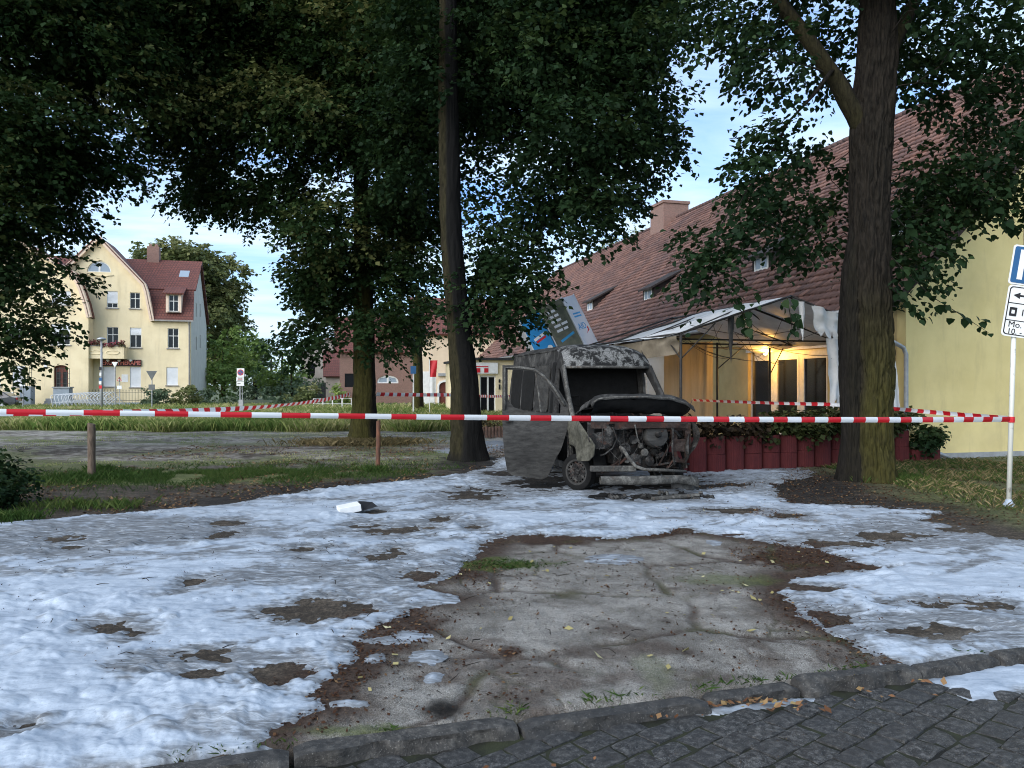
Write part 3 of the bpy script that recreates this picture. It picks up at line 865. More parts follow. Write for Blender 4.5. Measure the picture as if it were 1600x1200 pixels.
def branch_set(parent, start_pts, centres, rs, count, r0=.055):
    idx = rs.choice(len(centres), min(count, len(centres)), replace=False)
    mb = MB()
    sp = np.array(start_pts)
    nodes = [np.array(q, float) for q in start_pts]; nr = [r0] * len(nodes)
    cs = sorted((centres[i] for i in idx), key=lambda c: np.min(np.linalg.norm(sp - c, axis=1)))
    for c in cs:
        na = np.array(nodes); j = int(np.argmin(np.linalg.norm(na - c, axis=1) + 1.2 * np.maximum(0, na[:, 2] - c[2])))
        a = nodes[j]; r_a = nr[j]; nodes.append(c); nr.append(max(.008, r_a * .55))
        mid = (a + c) / 2 + np.array([rs.normal(0, .25), rs.normal(0, .25), .25 * np.linalg.norm(c - a) * .35])
        q1 = a * .56 + mid * .38 + c * .06 + rs.normal(0, .1, 3); q2 = a * .06 + mid * .42 + c * .52 + rs.normal(0, .1, 3)
        L = np.linalg.norm(c - a)
        r = r_a * min(1.0, .45 + L * .12)
        mb.tube([a, q1, q2, c], [r, r * .7, r * .42, r * .16], 6, cap=False)
    o = mb.build('branches', m_twig, parent, smooth=True); o['kind'] = 'stuff'
    return o

def px_lobes(l, base):
    """(px, py, Y, rx_px, ry_px, depth radius) in the picture's terms -> metres from the tree's foot"""
    out = []
    for (px, py, Y, rx, ry, rd, w) in l:
        c = P(px, py, Y); k = Y / 1200.0
        out.append(((c.x - base[0], c.y - base[1], c.z - base[2]), (rx * k, rd, ry * k), w))
    return out

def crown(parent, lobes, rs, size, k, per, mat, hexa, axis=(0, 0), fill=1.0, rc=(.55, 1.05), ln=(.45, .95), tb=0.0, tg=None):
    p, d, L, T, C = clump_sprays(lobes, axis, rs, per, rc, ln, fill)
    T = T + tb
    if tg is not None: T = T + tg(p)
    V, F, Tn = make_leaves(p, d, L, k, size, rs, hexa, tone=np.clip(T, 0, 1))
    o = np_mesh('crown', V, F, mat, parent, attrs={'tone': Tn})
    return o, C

# --- tree beside the meadow (mossy trunk, skirts of leaves down to head height)
bA = np.array([*G0(568, 690), 0.0])
tA = thing('linden_tree', 'linden with mossy trunk and low skirt of leaves beside the meadow', 'tree', bA, group='lindens round the square')
trunk_mesh([(0, 0, -.1), (.02, .05, 2), (.0, .0, 5), (-.1, .1, 9), (-.1, 0, 13)], [.44, .37, .33, .25, .12], 3, moss_dir=(-.8, -1), parent=tA, furrow=.10, flare=.34, moss=.9)
lA = px_lobes([(400, 60, 25.5, 150, 120, 4.0, 1), (330, 190, 25, 80, 90, 3.2, 1), (470, 190, 23.5, 100, 90, 2.5, 1), (330, 290, 25, 70, 50, 2.6, 1), (415, 300, 25.5, 78, 44, 3, 1), (520, 340, 23, 60, 60, 2.2, 1),
               (560, 420, 25.5, 110, 60, 3.0, 1), (520, 460, 25, 48, 38, 2.2, 1), (560, 515, 24.2, 92, 20, 1.7, 1.3), (640, 475, 25, 46, 45, 2.2, 1), (620, 330, 26.5, 70, 90, 3, 1), (600, 120, 26, 110, 130, 4, 1),
               (480, -60, 26, 200, 110, 4.5, .8), (640, -40, 27, 120, 110, 4, .6), (490, 525, 24.6, 30, 12, 1.0, 1.4), (290, 60, 25, 50, 70, 2, .8), (470, -200, 26, 160, 90, 4, .35)], bA)
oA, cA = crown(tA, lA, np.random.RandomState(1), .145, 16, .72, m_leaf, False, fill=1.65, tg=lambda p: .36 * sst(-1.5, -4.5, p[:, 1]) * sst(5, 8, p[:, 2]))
branch_set(tA, [(0, 0, z) for z in np.linspace(3.2, 12, 14)], cA, np.random.RandomState(2), 70)

# --- dark-trunked tree behind the van
bB = np.array([*G0(733, 718), 0.0])
tB = thing('linden_tree', 'tall linden with dark-sided leaning trunk just behind the burnt van', 'tree', bB, group='lindens round the square')
def pB(px, py, dy=0): return tuple(np.array(P(px, py, bB[1] + dy)) - bB)
trunk_mesh([(0, 0, -.1), pB(727, 610), pB(716, 500), pB(705, 380), pB(702, 250), pB(700, 60), pB(700, -150), pB(705, -300)], [.42, .36, .31, .28, .27, .24, .18, .1], 8, moss_dir=(-1, -.35), parent=tB, furrow=.10, flare=.42, moss=.28, burn_shade=((.85, -.35), .95))  # shade on the trunk's right side put into the bark colour
lB = px_lobes([(860, 60, 20, 130, 130, 3.2, 1), (970, 150, 19.5, 74, 84, 2.6, 1), (1010, 220, 19.5, 34, 44, 1.6, 1), (985, 280, 20, 54, 16, 1.6, 1), (880, 240, 19, 90, 80, 2.2, 1), (830, 310, 20, 70, 44, 2, 1), (780, 360, 20.5, 55, 60, 2, .9),
               (780, 180, 21.5, 80, 120, 2.4, .9), (760, 440, 20.4, 40, 40, 1.3, .7), (640, 240, 22.5, 60, 100, 2, .9), (650, 60, 20, 60, 120, 2.2, .7), (760, 60, 22, 90, 120, 2.4, .7), (930, -60, 20, 180, 100, 3.6, .7), (700, -120, 21, 180, 100, 3.6, .5), (1000, 40, 19, 44, 80, 2, .9), (820, -230, 20.5, 200, 90, 3.5, .3),
               (800, 440, 19.6, 18, 30, .5, .5), (772, 485, 19.8, 22, 24, .5, .5), (905, 330, 19.4, 40, 26, 1, 1)], bB)
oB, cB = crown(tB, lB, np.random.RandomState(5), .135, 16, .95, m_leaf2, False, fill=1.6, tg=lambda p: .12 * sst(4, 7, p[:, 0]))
branch_set(tB, [np.array(pB(701, y)) for y in np.linspace(-250, 420, 18)], cB, np.random.RandomState(6), 80)

# --- big tree by the sign post: two grown-together stems, one scorched
bC = np.array([*G0(1356, 752), 0.0])
tC = thing('linden_tree', 'thick forked linden with yellow-green bark beside the red planters', 'tree', bC, group='lindens round the square')
def pC(px, py, dy=0): return tuple(np.array(P(px, py, bC[1] + dy)) - bC)
trunk_mesh([(.12, 0, -.1), pC(1362, 690), pC(1362, 560), pC(1360, 470), pC(1358, 330), pC(1362, 200), pC(1370, 90), pC(1372, -60), pC(1370, -300)], [.39, .40, .42, .43, .38, .41, .38, .30, .2], 12, moss_dir=(.5, -.86), parent=tC, furrow=.15, flare=.24, moss=.85, zmoss=2.9, n=190, rows_per_m=24)
trunk_mesh([(-.28, .05, -.1), pC(1334, 690), pC(1330, 600), pC(1330, 520), pC(1335, 420), pC(1340, 330)], [.27, .24, .23, .25, .24, .10], 14, moss_dir=(.5, -.86), parent=tC, furrow=.17, flare=.40, moss=.12, n=120, rows_per_m=24, burn_shade=((-.6, -.8), .45), name='trunk')
limb(tC, [pC(1364, 235, .1), pC(1345, 195), pC(1310, 130), pC(1262, 60), pC(1215, 0), pC(1170, -70), pC(1100, -200)], .24, .1, 21)
limb(tC, [pC(1368, 130, .1), pC(1388, 85), pC(1425, 10, .3), pC(1480, -80, .6), pC(1560, -180, .9)], .2, .08, 22)
limb(tC, [pC(1232, 190, -.4), pC(1200, 250, -.6), pC(1165, 300, -.8), pC(1140, 350, -.9)], .028, .010, 23, 0)
limb(tC, [pC(1300, 110, -.2), pC(1270, 150, -.3), pC(1232, 190, -.4)], .055, .028, 24, 0)
lC = px_lobes([(1200, 80, 15, 70, 60, 1.8, 1), (1130, 30, 15.5, 40, 50, 1.6, .9), (1268, 225, 16.3, 40, 50, 1.2, 1), (1186, 275, 14.7, 16, 26, .35, 2.2), (1215, 215, 14.8, 14, 20, .35, 2.2), (1270, 315, 16.2, 52, 86, 1.1, 1.9), (1138, 395, 14.6, 40, 44, .8, 2.0), (1120, 425, 14.4, 30, 24, .6, 1.8), (1195, 350, 14.6, 26, 44, .6, 1.1),
               (1480, 90, 15, 100, 90, 2, .8), (1540, 200, 15, 80, 80, 1.8, .7), (1480, 285, 15.6, 90, 60, 1.4, 1.6), (1425, 340, 15.9, 46, 76, 1.1, 1.7), (1560, 290, 14.6, 60, 50, 1.3, .9), (1420, 430, 15.5, 36, 40, .8, .9), (1300, -40, 15.5, 200, 90, 3, .5), (1530, -30, 15, 120, 100, 2.6, .6), (1100, -70, 15.5, 110, 80, 2.2, .6), (1300, 60, 17, 60, 80, 1.6, .7),
               (1258, 385, 16, 22, 36, .6, .7), (1660, 130, 14.6, 90, 150, 2.4, .5), (1350, -200, 15.5, 260, 90, 3.4, .25), (1440, 120, 16.6, 50, 60, 1, .6)], bC)
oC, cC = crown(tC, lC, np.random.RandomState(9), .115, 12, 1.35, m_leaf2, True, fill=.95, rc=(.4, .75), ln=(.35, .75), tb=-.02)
stC = [np.array(pC(1370, y)) for y in np.linspace(-250, 160, 10)] + [np.array(pC(1300 - 25 * i, 118 - 38 * i)) for i in range(5)] + [np.array(pC(1425, 10, .3)), np.array(pC(1480, -80, .6))]
branch_set(tC, stC, cC, np.random.RandomState(10), 90, .045)
# hanging sprigs with single leaves one can pick out
mbs = MB(); rs = np.random.RandomState(15); sp_p, sp_d, sp_l = [], [], []
for pts in ([(1392, 400), (1420, 430), (1460, 466), (1505, 494), (1545, 520)], [(1392, 330), (1430, 372), (1470, 392), (1512, 408)], [(1395, 450), (1425, 480), (1450, 500)], [(1150, 470), (1165, 500), (1170, 520)], [(1140, 330), (1110, 380), (1095, 430), (1085, 455)], [(1230, 465), (1236, 500), (1238, 520)], [(1560, 330), (1580, 350), (1598, 362)]):
    Yc = bC[1] - .9
    q = [np.array(P(x, y, Yc)) - bC for (x, y) in pts]
    mbs.tube(q, [.012] + [.007] * (len(q) - 2) + [.003], 5, cap=False)
    for a, b_ in zip(q, q[1:]):
        sp_p.append(a); sp_d.append(b_ - a); sp_l.append(np.linalg.norm(b_ - a))
o = mbs.build('hanging_twigs', m_twig, tC, smooth=True); o['kind'] = 'stuff'
V, F, Tn = make_leaves(np.array(sp_p), np.array(sp_d), np.array(sp_l), 9, .17, rs, True, droop=0.0, sag=.5, tone=rs.uniform(.3, .6, len(sp_p)))
np_mesh('hanging_leaves', V, F, m_leaf2, tC, attrs={'tone': Tn})['kind'] = 'stuff'

# --- tree whose trunk stands outside the frame at the left
bD = np.array([-17.0, 21.5, 0.0])
tD = thing('linden_tree', 'linden whose branches hang in front of the cream house', 'tree', bD, group='lindens round the square')
trunk_mesh([(0, 0, -.1), (.05, 0, 3), (0, .1, 7), (.1, 0, 13)], [.45, .38, .32, .14], 31, parent=tD, n=40, rows_per_m=5)
lD = px_lobes([(60, 60, 21, 100, 110, 3.4, 1), (160, 60, 20.5, 70, 90, 2.4, .9), (60, 220, 20.5, 90, 80, 2.8, 1), (155, 215, 20.5, 36, 40, 1.6, .9), (40, 320, 20.5, 46, 44, 2.0, 1), (30, 415, 20.5, 40, 36, 1.6, 1), (8, 495, 20.5, 36, 34, 1.4, 1), (-20, 550, 20.5, 45, 30, 1.4, 1), (-90, 300, 21, 120, 220, 3.2, .7), (60, -90, 21, 200, 100, 3.8, .6), (-60, -220, 21.5, 200, 80, 3.4, .3), (215, 110, 20.5, 30, 60, 1.2, .6)], bD)
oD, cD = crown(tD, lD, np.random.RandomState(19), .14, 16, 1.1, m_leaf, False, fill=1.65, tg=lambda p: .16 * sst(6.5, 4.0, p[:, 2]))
branch_set(tD, [(0, 0, z) for z in np.linspace(3.2, 12, 14)], cD, np.random.RandomState(20), 50)

# --- the trees far behind
def far_tree(name, label, px, Y, lobes, mat, size, per, seed, tr=.35, k=9, th_=3.5, tb=.1, group='trees beyond the square', fill=1.0):
    b0 = np.array([(px - 800) * Y / 1200.0, Y, -.1])
    t_ = thing(name, label, 'tree', b0, group=group)
    trunk_mesh([(0, 0, -.2), (.05, 0, th_ * .5), (0, .05, th_), (0, 0, th_ * 1.8)], [tr, tr * .85, tr * .7, tr * .3], seed, n=14, rows_per_m=2, parent=t_, flare=.2)
    l = px_lobes(lobes, b0)
    crown(t_, l, np.random.RandomState(seed), size, k, per, mat, False, fill=fill, rc=(.9, 1.7), ln=(.6, 1.3), tb=tb)
    return t_
far_tree('broadleaf_tree', 'broad tall tree rising behind the red roof of the cream house', 318, 92, [(270, 430, 92, 65, 45, 6, 1), (330, 440, 92, 48, 55, 6, 1), (345, 510, 92, 38, 60, 6, 1), (300, 400, 92, 60, 24, 5, 1), (345, 560, 92, 30, 50, 5, 1)], m_leafbg, .42, .075, 41, .6, th_=6, fill=2)
far_tree('broadleaf_tree', 'lighter tree at the start of the avenue behind the hedge', 348, 80, [(350, 560, 80, 36, 40, 4, 1), (372, 555, 82, 34, 45, 4, 1), (345, 600, 78, 30, 24, 3.5, 1)], m_leafbg2, .34, .09, 42, .3, th_=3, tb=.0)
far_tree('broadleaf_tree', 'blue-green tree deeper in the avenue beyond the parking sign', 398, 110, [(392, 560, 110, 30, 45, 6, 1), (402, 595, 108, 34, 28, 5, 1)], m_leafbg3, .45, .06, 43, .35, th_=4)
far_tree('broadleaf_tree', 'dim distant tree at the end of the avenue', 424, 150, [(422, 600, 150, 26, 30, 7, 1), (440, 605, 150, 26, 24, 7, 1)], m_leafbg3, .6, .03, 44, .4, th_=4)
far_tree('broadleaf_tree', 'round bright green tree in front of the grey plastered house', 441, 88, [(440, 568, 88, 24, 26, 3.4, 1), (452, 590, 88, 20, 18, 3, 1), (430, 585, 88, 16, 16, 2.5, 1), (462, 575, 89, 14, 26, 2, .8)], m_leafbg2, .34, .09, 45, .3, th_=3, tb=.05)
far_tree('conifer_tree', 'dark evergreen standing against the grey plastered house', 455, 84, [(455, 605, 84, 20, 26, 2, 1.3), (478, 612, 83, 16, 20, 1.6, 1.3)], m_leafbg3, .3, .14, 46, .2, th_=2, tb=-.1)
far_tree('broadleaf_tree', 'dark-stemmed tree between the brick house and the flag', 652, 52, [(650, 480, 52, 34, 40, 2.4, .9), (630, 520, 52, 24, 16, 1.6, .7)], m_leaf2, .24, .16, 47, .42, th_=5, tb=0)
far_tree('broadleaf_tree', 'treetop showing just above the long tiled ridge', 965, 96, [(958, 380, 96, 10, 10, 2, .8), (1000, 368, 97, 10, 8, 2, .6), (975, 405, 96, 24, 22, 3, 1)], m_leafbg, .3, .08, 48, .4, th_=8)

# ================================================================== shrubs, grass
def shrub(name, label, cat, centre, lobes, mat, size, per, seed, group=None, k=9, rc=(.25, .5), ln=(.2, .45), tb=0.1, fill=1.0):
    t_ = thing(name, label, cat, centre, group=group)
    rs = np.random.RandomState(seed)
    o, C = crown(t_, lobes, rs, size, k, per, mat, False, rc=rc, ln=ln, tb=tb, fill=fill)
    o.name = 'foliage'
    mb = MB()
    for i in range(7):
        a = rs.uniform(0, 6.28); l0 = lobes[rs.randint(len(lobes))]
        mb.tube([(.08 * math.cos(a), .08 * math.sin(a), -.1), (l0[0][0] * .5, l0[0][1] * .5, l0[0][2] * .6), l0[0]], [.025, .018, .008], 5, cap=False)
    mb.build('stems', m_twig, t_)['kind'] = 'stuff'
    return t_
def shrub_px(name, label, cat, px, py, rx, ry, Y, depth, mat, size, per, seed, **k):
    c = P(px, 600, Y); kx = Y / 1200.0; zc = EYE + (600 - py) * kx
    return shrub(name, label, cat, (c.x, Y, 0), [((0, 0, zc), (rx * kx, depth, ry * kx), 1.0), ((0, 0, zc * .5), (rx * kx * .8, depth, zc * .5), .8)], mat, size, per, seed, **k)
shrub_px('hedge', 'clipped hedge running between the house corner and the parking sign', 'hedge', 335, 621, 36, 13, 66, 1.6, m_leafbg3, .2, .8, 51, fill=.8)
shrub_px('bush', 'rounded bright bush under the windows of the cream house', 'bush', 289, 618, 20, 20, 62, 1.4, m_leafbg, .2, .9, 52)
shrub_px('bush', 'loose dark-leaved bush behind the back of the triangular sign', 'bush', 233, 622, 16, 22, 60, 1.2, m_leafbg3, .2, .9, 53)
shrub_px('bush', 'dark bush between two bushes before the cream facade', 'bush', 262, 618, 14, 18, 63, 1.2, m_leafbg3, .2, .9, 54)
shrub_px('bush', 'wide low green bush before the grey plastered house', 'bush', 470, 612, 30, 13, 70, 1.8, m_leafbg, .22, .7, 55)
shrub_px('bush', 'small light bush beside the white railings', 'bush', 533, 611, 14, 10, 66, 1.2, m_leafbg2, .2, .8, 56)
shrub_px('hedge', 'low dark hedge under the wide bush', 'hedge', 450, 630, 30, 9, 60, 1.0, m_leafbg3, .18, 1.2, 57)
gx, gy = G0(-2, 800)
shrub('bush', 'dark leafy bush growing at the edge of the foam and meadow path', 'bush', (gx - .35, gy + .2, 0), [((0, .2, .35), (.5, .6, .45), 1), ((.1, -.2, .2), (.4, .5, .3), 1), ((-.3, .4, .65), (.35, .4, .35), 1)], m_leaf2, .075, 26, 58, rc=(.12, .22), ln=(.12, .25), tb=.0)

def blades(name, n, fn_pos, h, wid, mat, seed, label, lean=.35, cat='grass', parent=None):
    rs = np.random.RandomState(seed)
    x, y = fn_pos(rs, n); n = len(x)
    hh = h * rs.uniform(.45, 1.25, n) if np.isscalar(h) else h(x, y) * rs.uniform(.5, 1.2, n)
    a = rs.uniform(0, 6.283, n); l = rs.normal(0, lean, n) * hh; l2 = rs.normal(0, lean, n) * hh
    z = hground(x, y) - .01
    w = wid * rs.uniform(.7, 1.4, n)
    ca_, sa2 = np.cos(a) * w, np.sin(a) * w
    V = np.stack([np.stack([x - ca_, y - sa2, z], 1), np.stack([x + ca_, y + sa2, z], 1), np.stack([x + l * .45 + ca_ * .6, y + l2 * .45 + sa2 * .6, z + hh * .62], 1), np.stack([x + l * 1.2, y + l2 * 1.2, z + hh], 1)], 1)
    F = np.arange(n * 4).reshape(n, 4)
    tn = np.clip(rs.normal(.45, .25, n) + .5 * vn(x * .5, y * .5, seed=5), 0, 1)
    T = np.repeat(np.stack([tn, tn, tn, np.ones(n)], 1), 4, 0)
    o = np_mesh(name, V.reshape(-1, 3), F, mat, parent, attrs={'tone': T})
    o['kind'] = 'stuff'; tag(o, label, cat)
    return o
m_gr = leaf_mat('meadow_grass', (.10, .17, .04), (.25, .29, .09), (.52, .47, .24), .35)
m_gr2 = leaf_mat('lawn_grass', (.022, .048, .010), (.04, .078, .016), (.085, .11, .03), .25)
m_gr3 = leaf_mat('dry_grass', (.07, .06, .028), (.15, .115, .055), (.28, .22, .115), .2)
def meadow(rs, n):
    y = 30.6 + 33 * rs.uniform(0, 1, n) ** 1.9; x = rs.uniform(-.78, .10, n) * y
    m = (y > 31.4 + .8 * vn(x * .5, x * 0 + 3, seed=2)) & (vn(x * .7, y * .4, seed=8) > -.62)
    return x[m], y[m]
blades('grass', 95000, meadow, .42, .012, m_gr, 61, 'tall flowering meadow grass in the middle of the square')
def lawn(rs, n):
    x = rs.normal(-6.2, 2.6, n); y = rs.normal(16.2, 1.0, n) + .12 * (x + 6)
    m = (sdf(x, y, OUT) < -.45) & (fbm(x * 1.2, y * 1.2, o=3, seed=12) > -.25)
    return x[m], y[m]
blades('grass', 30000, lawn, .075, .0035, m_gr2, 62, 'short green grass strip between the foam and the wooden posts')
def sparse_(rs, n):
    y = rs.uniform(14.5, 33, n); x = rs.uniform(-.75, .0, n) * y
    m = (sdf(x, y, OUT) < -.5) & (fbm(x * .6, y * .8, o=4, seed=14) > .12)
    return x[m], y[m]
blades('grass', 60000, sparse_, .05, .005, m_gr, 63, 'sparse patchy grass on the trodden earth of the square')
def verge(rs, n):
    x = rs.uniform(6.0, 13.5, n); y = rs.uniform(9.5, 19.6, n)
    so = sdf(x, y, OUT)
    m = (so < -.15 + .2 * vn(x * 2, y * 2, seed=3) - 1.4 * rs.uniform(0, 1, n) ** 2) & (kdist(x, y) < -.3) & (y < 19.35 + .264 * (x - 10)) & (x > 7.2 - .0 * y) & (fbm(x, y, o=3, seed=16) > -.2)
    m &= x > 6.7 + .9 * vn(y, y * 0, seed=6) + 1.3 * rs.uniform(0, 1, n) ** 2
    return x[m], y[m]
blades('grass', 13000, verge, .10, .0028, m_gr3, 64, 'dry straw-coloured grass on the verge below the yellow gable', .6)
blades('grass', 34000, verge, .085, .0028, m_gr2, 65, 'green grass mixed into the dry verge below the yellow gable', .5)
def tufts(rs, n):
    cs = [(-8.75, 15.7, .5, 1), (-8.2, 15.6, .6, .8), (-9.0, 15.2, .6, .8), (-3.0, 16.9, .25, .6), (7.6, 15.1, .3, 1), (7.9, 15.4, .3, 1), (6.9, 15.0, .2, .4)] + [(*G0(70 + 40 * i, 793), .35, .4) for i in range(4)] + [(*G0(155, 735), .25, 1), (*G0(25, 812), .3, 1)]
    X, Y_ = [], []
    for (cx, cy, r, w) in cs:
        k = int(n / len(cs) * w); X.append(rs.normal(cx, r * .6, k)); Y_.append(rs.normal(cy, r * .6, k))
    return np.concatenate(X), np.concatenate(Y_)
blades('grass', 7000, tufts, .14, .0022, m_gr2, 66, 'long green weeds at the feet of posts, trees and the foam edge')
def dryA(rs, n):
    x = rs.normal(bA[0], .9, n); y = rs.normal(bA[1] - .9, .45, n)
    return x, y
blades('grass', 5000, dryA, .18, .006, m_gr3, 67, 'pale dry grass round the foot of the mossy linden', .6)
def kmoss(rs, n):
    u = rs.uniform(-3, 5, n); q = K0[None] + KD[None] * u[:, None] + KN[None] * rs.normal(-.03, .03, (n, 1))
    m = fbm(q[:, 0] * 3, q[:, 1] * 3, o=2, seed=4) > .22
    x2 = np.concatenate([q[m, 0], rs.normal(G0(925, 1092)[0], .04, 40), rs.normal(G0(808, 1112)[0], .03, 40), rs.normal(G0(800, 880)[0], .25, 500)])
    y2 = np.concatenate([q[m, 1], rs.normal(G0(925, 1092)[1], .03, 40), rs.normal(G0(808, 1112)[1], .05, 40), rs.normal(G0(800, 880)[1], .12, 500)])
    return x2, y2
blades('grass', 1500, kmoss, .035, .004, m_gr2, 68, 'tiny weeds and moss in the cracks along the kerb', .8)

# fallen leaves and litter
m_litter = leaf_mat('fallen_leaf', (.022, .010, .006), (.065, .029, .014), (.24, .15, .075), .1)
def scatter_leaves(name, n, fn, size, mat, seed, label, zoff=.012, tone=(.35, .25), curl=.5, road=False):
    rs = np.random.RandomState(seed); x, y = fn(rs, n); n = len(x)
    z = (hground(x, y) if not road else np.full(n, -.068)) + zoff
    p = np.stack([x, y, z], 1)
    th = rs.uniform(0, 6.283, n); tl = rs.normal(0, curl, n); t2 = rs.normal(0, curl, n)
    a = np.stack([np.cos(th), np.sin(th), tl * .5], 1); b_ = np.stack([-np.sin(th), np.cos(th), t2 * .5], 1)
    s = (size * rs.uniform(.5, 1.4, n))[:, None]
    up = np.array([0, 0, 1.0])
    V = np.stack([p - a * s * .5, p + b_ * s * .3 + up * s * .08, p + a * s * .5 + up * s * np.abs(tl[:, None]) * .3, p - b_ * s * .3 + up * s * .08], 1)
    V[:, :, 2] = np.maximum(V[:, :, 2], z[:, None] - .004)
    F = np.arange(n * 4).reshape(n, 4); tn = np.clip(rs.normal(tone[0], tone[1], n), 0, 1)
    o = np_mesh(name, V.reshape(-1, 3), F, mat, attrs={'tone': np.repeat(np.stack([tn, tn, tn, np.ones(n)], 1), 4, 0)})
    o['kind'] = 'stuff'; tag(o, label, 'litter')
def lit1(rs, n):
    x = rs.uniform(-3, 5.5, n); y = rs.uniform(4.2, 11, n)
    si = sdf(x, y, ISL); nn = fbm(x * 1.5, y * 1.5, o=3, seed=5)
    w = np.where(si > 0, .18 + .9 * sst(.6, .0, si), .75 * sst(-.5, 0, si)) * sst(-.3, .3, nn)
    for (px, py, rx, ry) in ((1250, 870, 110, 22), (620, 985, 70, 45), (520, 1075, 50, 24), (560, 1040, 60, 30), (795, 1020, 24, 10)):
        w = np.maximum(w, sst(1.3, .5, ell(x, y, px, py, rx, ry)))
    m = (rs.uniform(0, 1, n) < w) & (kdist(x, y) < -.02)
    return x[m], y[m]
scatter_leaves('leaf_litter', 60000, lit1, .026, m_litter, 71, 'brown leaf crumbs and seed litter strewn over the bare paving', .006)
def lit2(rs, n):
    x = rs.uniform(-10, 2, n); y = rs.uniform(11, 24, n)
    m = (sdf(x, y, OUT) < -.05) & (fbm(x * .7, y * .7, o=3, seed=6) > -.1)
    return x[m], y[m]
scatter_leaves('leaf_litter', 20000, lit2, .06, m_litter, 72, 'dry leaves strewn over the trodden earth behind the foam', .008, (.7, .3))
def lit6(rs, n):
    x = rs.uniform(3.5, 10.5, n); y = rs.uniform(10.2, 18.5, n)
    m = (fbm(x * .9, y * .9, o=3, seed=26) > -.25)
    return x[m], y[m]
scatter_leaves('leaf_litter', 14000, lit6, .04, m_litter, 76, 'scattered dry leaves on the dark earth round the forked linden', .008, (.45, .3))
def lit3(rs, n):
    X, Y_ = [], []
    for (px, py, s, k) in ((1175, 1106, .13, 46), (1120, 1110, .07, 14), (1045, 1130, .09, 8), (1395, 1092, .15, 6), (1270, 1112, .2, 10), (1240, 1120, .1, 6), (980, 1120, .2, 6), (1440, 1075, .1, 6), (870, 1190, .3, 4)):
        cx, cy = G0(px, py, -.09); X.append(rs.normal(cx, s, k)); Y_.append(rs.normal(cy, s * .3, k))
    return np.concatenate(X), np.concatenate(Y_)
scatter_leaves('leaf_litter', 100, lit3, .05, leaf_mat('autumn_leaf', (.10, .045, .022), (.22, .11, .055), (.34, .25, .11), .1), 73, 'orange and yellow fallen leaves gathered in the gutter', .02, (.5, .3), .45, True)
def lit4(rs, n):
    x = rs.uniform(-1, 5, n); y = rs.uniform(4.6, 9, n); m = (sdf(x, y, ISL) > 0) & (kdist(x, y) < -.05)
    x, y = x[m][:70], y[m][:70]
    return np.append(x, [G0(1395, 1042)[0], G0(1165, 915)[0], G0(1100, 800)[0]]), np.append(y, [G0(1395, 1042)[1], G0(1165, 915)[1], G0(1100, 800)[1]])
scatter_leaves('leaf_litter', 300, lit4, .06, leaf_mat('yellow_leaf', (.22, .18, .07), (.38, .33, .15), (.55, .50, .30), .1), 74, 'few pale yellow leaves lying on the bare paving', .012, (.5, .3), .6)
def lit5(rs, n):
    x = rs.uniform(-6, 8, n); y = rs.uniform(4.5, 13, n); m = fbm(x * 1.1, y * 2, o=3, seed=7) > .1
    return x[m], y[m]
scatter_leaves('foam_specks', 9000, lit5, .016, m_litter, 75, 'dark crumbs and seed husks dotted over the white foam', .045, (.2, .2), .8)
def twigs():
    rs = np.random.RandomState(77); mb = MB()
    for i in range(70):
        x = rs.uniform(-5, 1.5); y = rs.uniform(4.6, 9.5)
        if kdist(np.array(x), np.array(y)) > -.1: continue
        a = rs.uniform(0, 6.28); l = rs.uniform(.05, .16); z = float(hground(np.array(x), np.array(y))) + .05
        mb.tube([(x, y, z), (x + l * .5 * math.cos(a), y + l * .5 * math.sin(a), z + .015), (x + l * math.cos(a + .3), y + l * math.sin(a + .3), z + .01)], [.004, .003, .0015], 4)
    o = mb.build('twig_litter', m_twig); o['kind'] = 'stuff'; tag(o, 'thin broken twigs lying on the foam', 'twigs')
twigs()
# ================================================================== long tiled house on the right
Q = Vector((10.0, 19.5, 0.0))
cG = Vector((math.cos(TH), math.sin(TH), 0)); cL = Vector((-math.sin(TH), math.cos(TH), 0))
RX, RZ, E0, SL = 8.7, 12.85, 4.51, .9586
house = thing('long_house', 'long yellow house with steep red-brown tiled roof and plain gable', 'house', Q, TH)
def roof_uv(px, py):
    k = (px - 800) / 1200.0; m = (600 - py) / 1200.0
    A = np.array([[cG.x - k * cG.y, cL.x - k * cL.y], [SL - m * cG.y, -m * cL.y]])
    bb = np.array([k * Q.y - Q.x, m * Q.y - (E0 - EYE)])
    return np.linalg.solve(A, bb)
gw = [(3.75, 5.35), (4.75, 5.35), (4.75, 6.65), (3.75, 6.65)]
MB().plate([(0, -.1), (17.4, -.1), (17.4, E0 - .05), (RX, RZ - .08), (0, E0 - .05)], [gw], lambda u, v, d: (u, d, v), .3).build('gable_wall', m_yellow, house)
w = MB().plate([(3.75, 5.35), (4.75, 5.35), (4.75, 6.65), (3.75, 6.65)], [[(3.83, 5.43), (4.21, 5.43), (4.21, 6.57), (3.83, 6.57)], [(4.29, 5.43), (4.67, 5.43), (4.67, 6.57), (4.29, 6.57)]], lambda u, v, d: (u, .12 + d, v), .06).build('window', m_dark, house)
for a in (3.83, 4.29): MB().box(a, a + .38, .15, .16, 5.43, 6.57).build('pane', m_glass, w)
MB().box(.0, 17.4, -.035, .0, -.1, .14).build('plinth', m_conc, house)
dh = [(3.05, .12), (7.25, .12), (7.25, 2.98), (3.05, 2.98)]
fh = [[(20 + i * 6, 1.1), (21.2 + i * 6, 1.1), (21.2 + i * 6, 2.5), (20 + i * 6, 2.5)] for i in range(6)]
MB().plate([(.302, -.1), (55, -.1), (55, 4.05), (.302, 4.05)], [dh] + fh, lambda u, v, d: (d, u, v), .3).build('facade_wall', m_facade, house)
